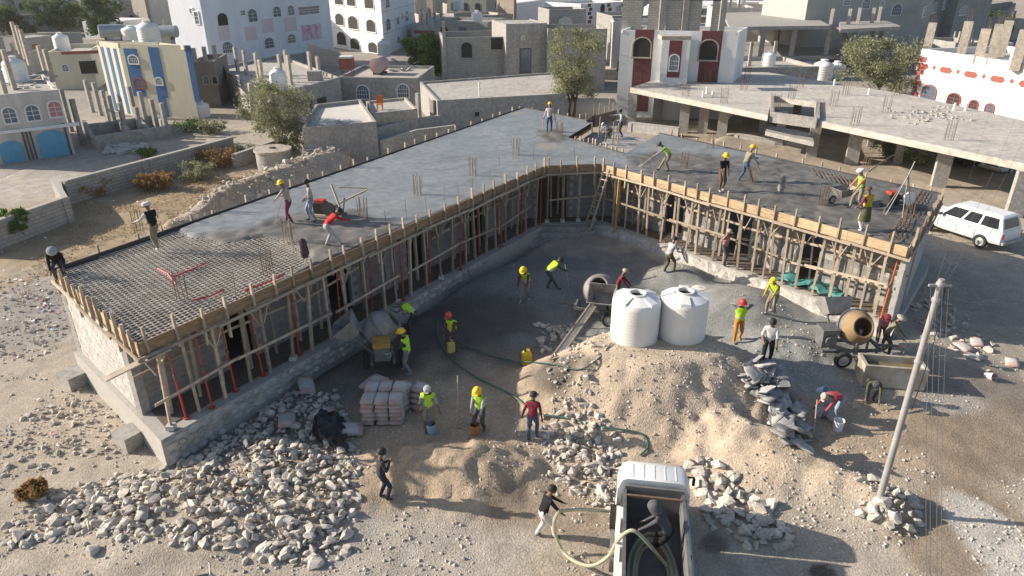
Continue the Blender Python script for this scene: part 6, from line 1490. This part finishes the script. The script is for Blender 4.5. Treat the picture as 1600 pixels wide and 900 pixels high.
# sieve screen leaning at the mound
T = thing('sand_screen', 'long wood-framed wire screen leaning beside the tanks', 'screen', G(865, 560))
a0, a1 = G(868, 562, .05), G(938, 488, .75); s_ = Vector((.38, .22, 0))
for k in (-.5, .5): stick('rail', a0 + s_ * k, a1 + s_ * k, .05, .06, m_wood, T)
stick('cross_rail', a0 - s_ * .5, a0 + s_ * .5, .05, .05, m_wood, T); stick('cross_rail', a1 - s_ * .5, a1 + s_ * .5, .05, .05, m_wood, T)
mb = MB()
for k in range(9): mb.beam(a0 + s_ * (-.45 + k * .112), a1 + s_ * (-.45 + k * .112), .012, .012)
for k in range(1, 26): q = lerp(a0, a1, k / 26); mb.beam(q - s_ * .48, q + s_ * .48, .01, .01)
mb.build('wire_mesh', m_rim, T)
# clothes hung on starter bars
def cloth_hang(px, py, label, mat, h=.75):
    T = thing('hung_jacket', label, 'jacket', U(px, py, SZ)); c = Vector((0, 0, 0)); loft([[Vector((math.cos(a) * rr * (1 + .25 * math.sin(3 * a + i)), math.sin(a) * rr * .55, z_)) for a in [k * 2 * math.pi / 12 for k in range(12)]] for i, (z_, rr) in enumerate(((.12, .10), (.3, .15), (.5, .11), (h - .05, .12), (h + .05, .05)))], 'cloth', mat, T)
    for dx in (-.06, .06): MB().tube([(dx, 0, -.05), (dx, 0, h)], .011, 5).build('rod', m_rust, T, world=False)
cloth_hang(477, 408, 'dark purple cloth hung on starter bars beside the bare rebar', plain('purple_cloth', (.085, .05, .065), .95)); cloth_hang(1219, 303, 'black and white jacket hung on a bar on the rough slab', M('blackwhite_cloth', (.4, .38, .37), (.03, .03, .03), 2.2, .95, 0))

# half a motorbike at the lower edge of the stone heap
p = G(318, 952); T = thing('motorbike', 'front end of a dark motorbike standing below the stone heap', 'motorbike', p, R(15))
wheel(T, Vector((.55, 0, .3)), .3, .09); wheel(T, Vector((-.65, 0, .3)), .3, .1)
MB().tube([(.55, .06, .3), (.3, .06, .95)], .025, 6).build('fork', m_rim, T, world=False); MB().tube([(.25, -.35, .98), (.3, 0, .95), (.25, .35, .98)], .015, 6).build('handlebar', m_rim, T, world=False)
MB().box((-.05, 0, .5), (.5, .25, .35)).build('engine', m_steel, T, world=False); MB().box((.05, 0, .78), (.45, .26, .2)).build('fuel_tank', m_black, T, world=False); MB().box((-.5, 0, .78), (.6, .24, .1)).build('seat', m_black, T, world=False)
# ------------------------------------------------------------------ people
def cm(c, n=[0], r=.9):
    key = 'cloth_%02x%02x%02x' % tuple(int(v * 255) for v in c)
    return M(key, c, tuple(v * .72 for v in c), 7, r, .4, 14, spec=.15, dist=.03)
SKIN = M('skin', (.20, .115, .075), (.16, .09, .06), 6, .55, 0)
LIME = M('lime_vest', (.48, .80, .03), (.40, .68, .02), 5, .8, .3, 14); REFL = plain('reflective_band', (.55, .56, .55), .4)
YEL = plain('yellow_helmet', (.80, .55, .02), .35); HREDM = plain('red_helmet', (.62, .06, .05), .35); HAIR = M('black_hair', (.018, .015, .013), None, 9, .7, .3)
WHT = cm((.62, .61, .60)); BEI = cm((.45, .39, .33)); GRY = cm((.24, .25, .27)); LGRY = cm((.42, .43, .44)); DKG = cm((.09, .09, .10)); BLK = cm((.02, .02, .023)); NAV = cm((.035, .045, .08)); JEAN = cm((.075, .12, .20)); KHA = cm((.26, .23, .17)); BRN = cm((.13, .09, .065)); MAR = cm((.22, .035, .05)); RED = cm((.50, .04, .04)); OLI = cm((.10, .10, .055)); PNK = cm((.45, .24, .26)); ORG = cm((.60, .24, .04)); PLUM = cm((.20, .06, .10)); YCL = cm((.5, .38, .04)); LBL = cm((.30, .36, .44))
def ik(a, b, l1, l2, pole):
    d = b - a; L = min(d.length, (l1 + l2) * .999); d = d.normalized(); x = (l1 * l1 - l2 * l2 + L * L) / (2 * L); h = math.sqrt(max(0, l1 * l1 - x * x))
    pl = pole - d * pole.dot(d); pl = pl.normalized() if pl.length > 1e-4 else d.orthogonal().normalized()
    return a + d * x + pl * h, a + d * L
def person(p, face, label, top=GRY, legs=KHA, shoes=DKG, hat=None, hatm=None, vest=None, lean=0, crouch=0, lh=None, rh=None, stride=.12, short=False, bare=False, side=0, look=0, h=1.58, extra=None, fold=None, group=None):
    """face: compass bearing of the body, 0 away from the camera, 90 to the east, 180 towards the camera"""
    k = h / 1.72; T = thing('person', label, 'person', p, -R(face), group=group)
    la = R(lean); sd = R(side); D = Vector((math.sin(sd), math.sin(la) * math.cos(sd), math.cos(la) * math.cos(sd))).normalized(); Fw = Vector((0, math.cos(la), -math.sin(la)))
    X = Vector((1, 0, 0)); P = Vector((0, -.30 * math.sin(la), .93 - crouch))
    V = []; E = []; Rd = []; reg = []
    def add(co, par, r, rg):
        V.append(Vector(co)); Rd.append(r if isinstance(r, tuple) else (r, r)); i = len(V) - 1; reg.append(rg)
        if par is not None: E.append((par, i))
        return i
    pel = add(P, None, (.145, .115), 'hip'); sp = add(P + D * .2, pel, (.135, .105), 'torso'); che = add(P + D * .40, sp, (.165, .12), 'torso'); nb = add(P + D * .52, che, (.085, .07), 'torso')
    hd = (D * .7 + UPV * .3 + Fw * .15).normalized(); hd = (Matrix.Rotation(R(look), 3, 'X') @ hd) if look else hd
    ne = add(P + D * .55 + hd * .05, nb, .055, 'head'); Hc = P + D * .55 + hd * .17 + Fw * .03; hc = add(Hc, ne, (.085, .098), 'head'); ht = add(Hc + hd * .085, hc, (.07, .08), 'head')
    fwd = (Fw - hd * Fw.dot(hd)).normalized(); add(Hc + fwd * .105 - hd * .015, hc, .014, 'head')
    for s in (-1, 1): add(Hc + X * s * .095, hc, (.012, .02), 'head')
    hands = {}
    for s, tg in ((-1, lh), (1, rh)):
        S = P + D * .47 + X * s * .185; tg = Vector(tg) if tg is not None else Vector((s * .27, .06 + P.y * .3 + .12 * math.sin(la), P.z - .14 + .12 * math.sin(la)))
        el, wr = ik(S, tg, .29, .27, Vector((s * .5, -.8, -.3)))
        a = add(S, che, .068, 'arm'); b = add(el, a, .048, 'arm' if True else ''); c = add(wr, b, .034, 'fore'); dh = (wr - el).normalized(); pm = add(wr + dh * .07, c, (.038, .022), 'hand')
        sx = dh.cross(Fw); sx = sx.normalized() if sx.length > .1 else X; cu = sx.cross(dh)
        for q, (o, ln) in enumerate(((-.027, .062), (-.009, .075), (.009, .07), (.027, .055))):
            f1 = add(wr + dh * .1 + sx * o, pm, .010, 'hand'); f2 = add(wr + dh * (.1 + ln * .6) + sx * o + cu * .012, f1, .009, 'hand'); add(wr + dh * (.1 + ln * .85) + sx * o + cu * .035, f2, .008, 'hand')
        th = add(wr + dh * .045 - sx * s * .045, pm, .011, 'hand'); add(wr + dh * .085 - sx * s * .06 + cu * .015, th, .009, 'hand')
        hands[s] = wr + dh * .09
    bg = 1.0 if bare else 1.12
    for s in (-1, 1):
        Hp = P + X * s * .095 - UPV * .05; ft = Vector((s * .115, s * stride, .085)); kn, an = ik(Hp, ft, .43, .43, Vector((s * .12, 1, .1)))
        a = add(Hp, pel, (.098 * bg, .105 * bg), 'thigh'); b = add(kn, a, .066 * bg, 'thigh'); b2 = add(lerp(kn, an, .35), b, .062 * bg, 'calf'); c = add(an, b2, .047 * bg, 'calf'); hl = add(an + Vector((0, .02, -.045)), c, (.042, .035), 'foot'); add(an + Vector((s * .02, .16, -.055)), hl, (.043, .028), 'foot')
    me = bpy.data.meshes.new('body'); me.from_pydata([v * k for v in V], E, []); ob = bpy.data.objects.new('body', me); COL.objects.link(ob)
    md = ob.modifiers.new('s', 'SKIN'); md.use_smooth_shade = True
    if not me.skin_vertices: me.skin_vertices.new() if hasattr(me.skin_vertices, 'new') else None
    for i, sv in enumerate(me.skin_vertices[0].data): sv.radius = (Rd[i][0] * k, Rd[i][1] * k); sv.use_root = (i == 0)
    m2 = ob.modifiers.new('u', 'SUBSURF'); m2.levels = 1; m2.render_levels = 1
    PEOPLE.append((ob, T, V, E, reg, dict(top=top, legs=legs, shoes=shoes, vest=vest, short=short, bare=bare, k=k)))
    # headgear
    mt = Matrix((X, fwd, hd)).transposed()
    def hp3(prof, mat, nm, n=18, sy=1.12, o=(0, 0, 0)):
        m_ = mt @ Matrix.Diagonal((1, sy, 1)); return MB().lathe(prof, n, m_ * 1, (Hc + hd * .035 + mt @ Vector(o)) * k).build(nm, mat, T, smooth=True, world=False)
    if hat == 'helmet': hp3([(.150, -.005), (.152, .008), (.120, .016), (.122, .05), (.105, .105), (.06, .14), (.005, .15)], hatm or YEL, 'hard_hat'); MB().lathe([(.001, 0), (.09, 0), (.09, .012), (.001, .012)], 12, mt, (Hc + hd * .045 + fwd * .13) * k).build('peak', hatm or YEL, T, world=False)
    elif hat == 'cap': hp3([(.112, -.01), (.112, .03), (.09, .085), (.04, .105), (.005, .108)], hatm or BEI, 'cap'); MB().extr([(-.07, 0), (.07, 0), (.05, .1), (-.05, .1)], (Hc + hd * .04 + fwd * .09) * k, X, fwd, hd, .012).build('peak', hatm or BEI, T, world=False)
    elif hat == 'turban': hp3([(.105, -.02), (.14, .0), (.148, .04), (.13, .085), (.08, .11), (.005, .115)], hatm or WHT, 'headscarf')
    elif hat == 'hood': hp3([(.12, -.16), (.13, -.08), (.132, .0), (.12, .07), (.07, .12), (.005, .13)], hatm or GRY, 'hood', o=(0, -.015, 0))
    else: hp3([(.104, -.05), (.108, .0), (.10, .05), (.065, .085), (.005, .095)], HAIR, 'hair', o=(0, -.012, 0))
    if extra == 'skirt': 
        loft([[Vector((math.cos(a) * rr, math.sin(a) * rr * .8 + P.y, z_)) * k for a in [j * 2 * math.pi / 14 for j in range(14)]] for z_, rr in ((1.02, .17), (.9, .20), (.6, .235), (.42, .25))], 'wrap_skirt', fold or OLI, T)
    Rz = Matrix.Rotation(-R(face), 3, 'Z')
    T['hl'] = list(Vector(p) + Rz @ (hands[-1] * k)); T['hr'] = list(Vector(p) + Rz @ (hands[1] * k))
    return T
PEOPLE = []
def HL(T): return Vector(T['hl'])
def HR(T): return Vector(T['hr'])
S_ = lambda px, py: U(px, py, SZ - .01)
# on the slab
person(S_(247, 388), 300, 'man in white cap, black waistcoat and khaki trousers at the edge of the bare rebar', WHT, KHA, WHT, 'turban', WHT, BLK, 8, 0, (-.45, .35, 1.1), (.3, .3, 1.0), .2)
person(S_(83, 428) + Vector((.1, .15, -.2)), 150, 'man in black shirt crouching at the outer corner of the end wall formwork', BLK, DKG, DKG, 'turban', LGRY, None, 45, .35, (-.2, .45, .5), (.2, .45, .45))
t3 = person(S_(453, 348), 285, 'man in yellow helmet and beige shirt leveling concrete with a long rake', BEI, PLUM, GRY, 'helmet', YEL, None, 14, 0, (-.12, .48, .95), (.15, .42, 1.05), .2)
shovel(HR(t3) + Vector((.3, .1, .35)), S_(430, 350), 'long rake pole held by the man in beige on the smooth slab', False)
person(S_(489, 345), 250, 'bareheaded man in pale shirt watching the leveling on the slab', BEI, LBL, DKG, None, None, None, 4, 0, (-.1, .2, .95), (.15, .2, .95))
t5 = person(S_(522, 384), 60, 'man in red shirt bending over the slab beside the timber jib', RED, LGRY, GRY, None, None, None, 52, .05, (-.12, .75, .75), (.2, .8, .9), .25)
t6 = person(S_(858, 206), 8, 'man in yellow helmet and jeans at the far slab end, seen from behind', cm((.55, .47, .45)), JEAN, DKG, 'helmet', YEL, None, 10, 0, (-.35, .1, .85), (.35, .1, .85), .15)
shovel(HL(t6), S_(847, 205), 'float handle in one hand of the man in jeans at the far slab end', False, 'float handles'); shovel(HR(t6), S_(870, 205), 'float handle in one hand of the man in jeans at the far slab end', False, 'float handles')
person(U(969, 214, 3.36), 270, 'man in grey shirt and navy trousers standing in the stair opening', LGRY, NAV, DKG, None, None, None, 5, 0, (-.2, .3, 1.1), (.15, .6, 1.35))
person(U(950, 216, 3.36), 250, 'man in grey shirt crouching among stakes of the stair opening', LBL, BRN, DKG, 'cap', LGRY, None, 60, .38, (-.15, .5, .4), (.2, .5, .4))
t9 = person(S_(1037, 267), 262, 'man in lime vest bending with a shovel beside the stair opening', GRY, KHA, DKG, 'cap', DKG, LIME, 48, .04, (-.1, .62, .78), (.16, .5, .9), .22)
shovel(HR(t9) + Vector((.45, 0, .25)), HL(t9) + Vector((-.5, -.05, -.35)), 'shovel swung by the man in the lime vest on the rough slab')
t10 = person(S_(1126, 298), 170, 'man in yellow helmet and black T-shirt standing above the yellow formwork', BLK, BRN, LGRY, 'helmet', YEL, None, 6, 0, (-.14, .3, .9), (.14, .3, .85), .1, True)
shovel(HR(t10) + UPV * .3, S_(1130, 297), 'shovel standing before the man in the black T-shirt')
t11 = person(S_(1164, 283), 80, 'man in yellow helmet and beige waistcoat wading through concrete with a shovel', BEI, JEAN, GRY, 'helmet', YEL, KHA, 14, .02, (-.1, .4, 1.1), (.2, .42, .95), .3)
shovel(HL(t11) + Vector((-.2, 0, .25)), S_(1188, 268), 'shovel held by the man in the beige waistcoat')
person(S_(1337, 326), 265, 'man in green vest and white headscarf pushing the wheelbarrow', ORG, KHA, DKG, 'turban', WHT, M('green_vest', (.20, .42, .12), (.16, .34, .10), 5, .8, .3), 12, 0, (-.22, .45, .75), (.22, .45, .75), .2)
t13 = person(S_(1346, 360), 340, 'man in plum shirt and olive wrap skirt with yellow straps by the tripod hoist', PLUM, WHT, WHT, 'cap', BRN, YCL, 5, 0, (-.35, .15, .95), (.35, .2, .9), .1, False, False, extra='skirt', fold=OLI)
o = MB().tube(spline([S_(1352, 290) + UPV * .6, S_(1380, 275) + UPV * .8, S_(1412, 258) + UPV * .8]), .03, 6).build('branch', m_bark); tag(o, 'crooked branch sticking up beside the wheelbarrow man', 'branch')
# in the yard
def gp(px, py): return G(px, py)
person(gp(820, 472), 200, 'man in yellow helmet and lime vest shoveling at the shaded gravel', MAR, GRY, LGRY, 'helmet', YEL, LIME, 28, .05, (-.2, .45, .7), (.2, .4, .75), .2)
t17 = person(gp(863, 452), 75, 'man in lime vest bending over the gravel with a pick', DKG, DKG, DKG, None, None, LIME, 50, .05, (-.1, .6, .7), (.15, .6, .85), .2)
shovel(HL(t17) + UPV * .3, gp(889, 450), 'shovel held against the gravel by the bending lime vest man')
person(gp(966, 478), 100, 'man in maroon shirt and beige cap working behind the half hidden mixer', MAR, BRN, DKG, 'cap', BEI, None, 20, 0, (-.15, .45, .95), (.2, .45, .9))
t19 = person(gp(1045, 428), 60, 'man in grey shirt carrying a white sack on the gravel heap', LGRY, OLI, DKG, None, None, None, 14, .03, (-.1, .38, 1.05), (.25, .36, 1.0), .2)
bag(HR(t19) + Vector((.12, -.05, -.1)), .4, 'white sack held by the man on the gravel heap', None, (.3, 1.2), 1.05).data = BAGS[0]
person(U(1130, 413, PZ + .03), 140, 'man in pink shirt standing under the sunlit wing with a load on his shoulder', PNK, DKG, BLK, 'cap', BEI, None, 5, 0, (-.25, .1, 1.35), (.28, .15, 1.3), .1)
t21 = person(gp(640, 520), 290, 'man in lime vest stooping over the shaded mixer drum', GRY, DKG, DKG, 'cap', LGRY, LIME, 62, 0, (-.15, .6, .95), (.2, .6, .95))
t22 = person(gp(637, 584), 285, 'man in yellow helmet and lime vest lifting a white bucket beside the mixer', DKG, GRY, LGRY, 'helmet', YEL, LIME, 10, 0, (-.16, .38, 1.0), (.18, .36, 1.0), .18)
bucket(HL(t22) + Vector((-.18, -.05, -.22)), 'white bucket carried by the man beside the yellow mixer', m_bwhite, .34, .16, .2, .35)
t23 = person(gp(707, 552), 210, 'man in red cap and lime vest carrying a dull yellow jerrycan', MAR, DKG, BRN, 'cap', HREDM, LIME, 12, .02, (-.12, .32, .72), (.16, .32, .72))
jerry(HL(t23) + Vector((.03, -.04, -.50)), 'dull yellow jerrycan carried by the man in the red cap', m_jy2, .5)
person(gp(672, 672), 180, 'man in open lime vest and shorts standing over a bucket on the sand', BEI, KHA, SKIN, 'cap', LGRY, LIME, 10, .02, (-.36, .1, .78), (.36, .08, .78), .08, True, True)
person(gp(750, 674), 200, 'man in yellow helmet and lime vest with grey sleeves filling the orange can', LGRY, DKG, BRN, 'helmet', YEL, LIME, 14, .04, (-.14, .34, .8), (.18, .34, .8), .1)
person(gp(832, 688), 10, 'man in maroon shirt and jeans seen from behind', MAR, JEAN, BLK, None, None, None, 4, 0, (-.34, .05, .85), (.3, .0, .8), .1)
person(gp(600, 781), 60, 'man in dark shirt and navy trousers standing on the sunlit sand edge', cm((.06, .055, .06)), NAV, BRN, None, None, None, 3, 0, (-.05, .24, 1.25), (.12, .22, 1.3), .06)
t28 = person(gp(852, 841), 70, 'man in black jacket and white trousers holding the thick hose', BLK, WHT, BRN, None, None, None, 18, .02, (-.02, .55, .98), (.2, .4, .85), .22)
person(tw(.16, 1.0, z_b + .1), 300, 'man in grey hooded top and black shorts standing barefoot on the coiled hose', DKG, BLK, SKIN, 'hood', cm((.11, .11, .12)), None, 34, .08, (-.25, .55, .75), (.1, .5, .8), .18, False, True)
person(gp(1151, 533), 190, 'man in red helmet, lime vest and orange trousers with hands at his head', GRY, ORG, ORG, 'helmet', HREDM, LIME, 2, 0, (-.26, .12, 1.62), (.26, .12, 1.62), .14)
t31 = person(gp(1203, 492), 230, 'man in lime vest and beige trousers at the gravel below the props', YCL, KHA, LGRY, 'cap', YEL, LIME, 26, .03, (-.18, .5, .85), (.2, .4, .85), .15)
person(gp(1196, 569), 200, 'man in white shirt and black trousers walking past the empty sacks', WHT, BLK, BLK, None, None, None, 6, 0, (-.25, .2, .85), (.2, .3, 1.0), .2, True)
person(gp(1297, 655), 250, 'man in red shirt stooping over a flat sack on the shaded sand', cm((.48, .09, .10)), LBL, GRY, 'cap', BEI, None, 82, .06, (-.18, .62, .35), (.2, .62, .4), .16)
person(gp(1358, 628), 200, 'man in dark olive clothes crouching below the trough', OLI, DKG, BRN, 'cap', DKG, None, 68, .28, (-.2, .55, .3), (.22, .5, .3), .1)
person(gp(1382, 556), 120, 'man in khaki jacket and headscarf reaching over the trough beside the mixer', KHA, BRN, DKG, 'turban', BEI, None, 24, .02, (-.1, .5, .85), (.25, .5, .85), .1)
person(gp(1372, 545), 200, 'man in pink shirt half hidden behind the mixer drum', PNK, DKG, DKG, 'cap', MAR, None, 40, .05, (-.15, .5, .7), (.2, .5, .7), .1)
# bodies: grow the skin, colour the clothing, cut the vests
dg = bpy.context.evaluated_depsgraph_get(); dg.update()
for ob, T, V, E, reg, kw in PEOPLE:
    me = bpy.data.meshes.new_from_object(ob.evaluated_get(dg)); k = kw['k']
    bpy.data.objects.remove(ob)
    mats = [SKIN, kw['top'], kw['legs'], kw['shoes']]; me.materials.clear()
    for m_ in mats: me.materials.append(m_)
    nP = len(me.polygons); cen = np.empty(nP * 3); me.polygons.foreach_get('center', cen); cen = cen.reshape(-1, 3) / k
    best = np.full(nP, 1e9); rg = np.zeros(nP, int); names = []
    for a, b in E:
        pa, pb2 = np.array(V[a]), np.array(V[b]); d = pb2 - pa; L2_ = max(1e-9, d @ d); t = np.clip(((cen - pa) @ d) / L2_, 0, 1); ds = np.linalg.norm(cen - pa - t[:, None] * d, axis=1)
        nm = reg[b] if reg[b] != 'arm' or reg[a] == 'arm' else 'torso'
        if reg[a] == 'hip' and reg[b] == 'thigh': nm = 'thigh'
        if reg[a] == 'torso' and reg[b] == 'head': nm = 'head'
        pen = .02 if nm in ('fore', 'hand') else 0
        names.append(nm); upd = ds + pen < best; best[upd] = (ds + pen)[upd]; rg[upd] = len(names) - 1
    pr = []
    for i in range(nP):
        nm = names[rg[i]]; pr.append({'head': 0, 'hand': 0, 'torso': 1, 'arm': 1, 'fore': 0 if kw['short'] else 1, 'hip': 2, 'thigh': 2, 'calf': 0 if kw['bare'] else 2, 'foot': 3}[nm])
    me.polygons.foreach_set('material_index', pr); me.polygons.foreach_set('use_smooth', [True] * nP); me.update()
    o = link('body', me, T)
    if kw['vest']:
        keep = [i for i in range(nP) if names[rg[i]] == 'torso']; vid = {}; vs = []; fs = []
        me.vertices  # normals are taken from the body surface
        for i in keep:
            f = []
            for vi in me.polygons[i].vertices:
                if vi not in vid: vid[vi] = len(vs); v = me.vertices[vi]; vs.append(v.co + v.normal * .022)
                f.append(vid[vi])
            fs.append(f)
        vm = bpy.data.meshes.new('vest'); vm.from_pydata(vs, [], fs); vm.materials.append(kw['vest']); vm.materials.append(REFL)
        if kw['vest'] is LIME:
            ax = np.array(V[2] - V[0]); ax /= np.linalg.norm(ax); tt = [float((cen[i] - np.array(V[0])) @ ax) for i in keep]; vm.polygons.foreach_set('material_index', [1 if .10 < t_ < .155 else 0 for t_ in tt])
        vm.polygons.foreach_set('use_smooth', [True] * len(fs)); vm.update(); link('vest', vm, T)
# ------------------------------------------------------------------ dusty evening air
m = bpy.data.materials.new('dusty_air'); m.use_nodes = True; n = m.node_tree.nodes
n.remove(n['Principled BSDF']); pv = n.new('ShaderNodeVolumePrincipled'); pv.inputs['Color'].default_value = (.93, .92, .90, 1); pv.inputs['Density'].default_value = .00022; pv.inputs['Anisotropy'].default_value = .2
m.node_tree.links.new(pv.outputs[0], n['Material Output'].inputs['Volume'])
hb = MB().box((0, 215, 12.5), (900, 510, 30)); hz_o = hb.build('haze', m); hz_o['kind'] = 'stuff'; hz_o['label'] = 'thin dusty haze over the whole place'; hz_o['category'] = 'haze'
SC.cycles.volume_bounces = 0
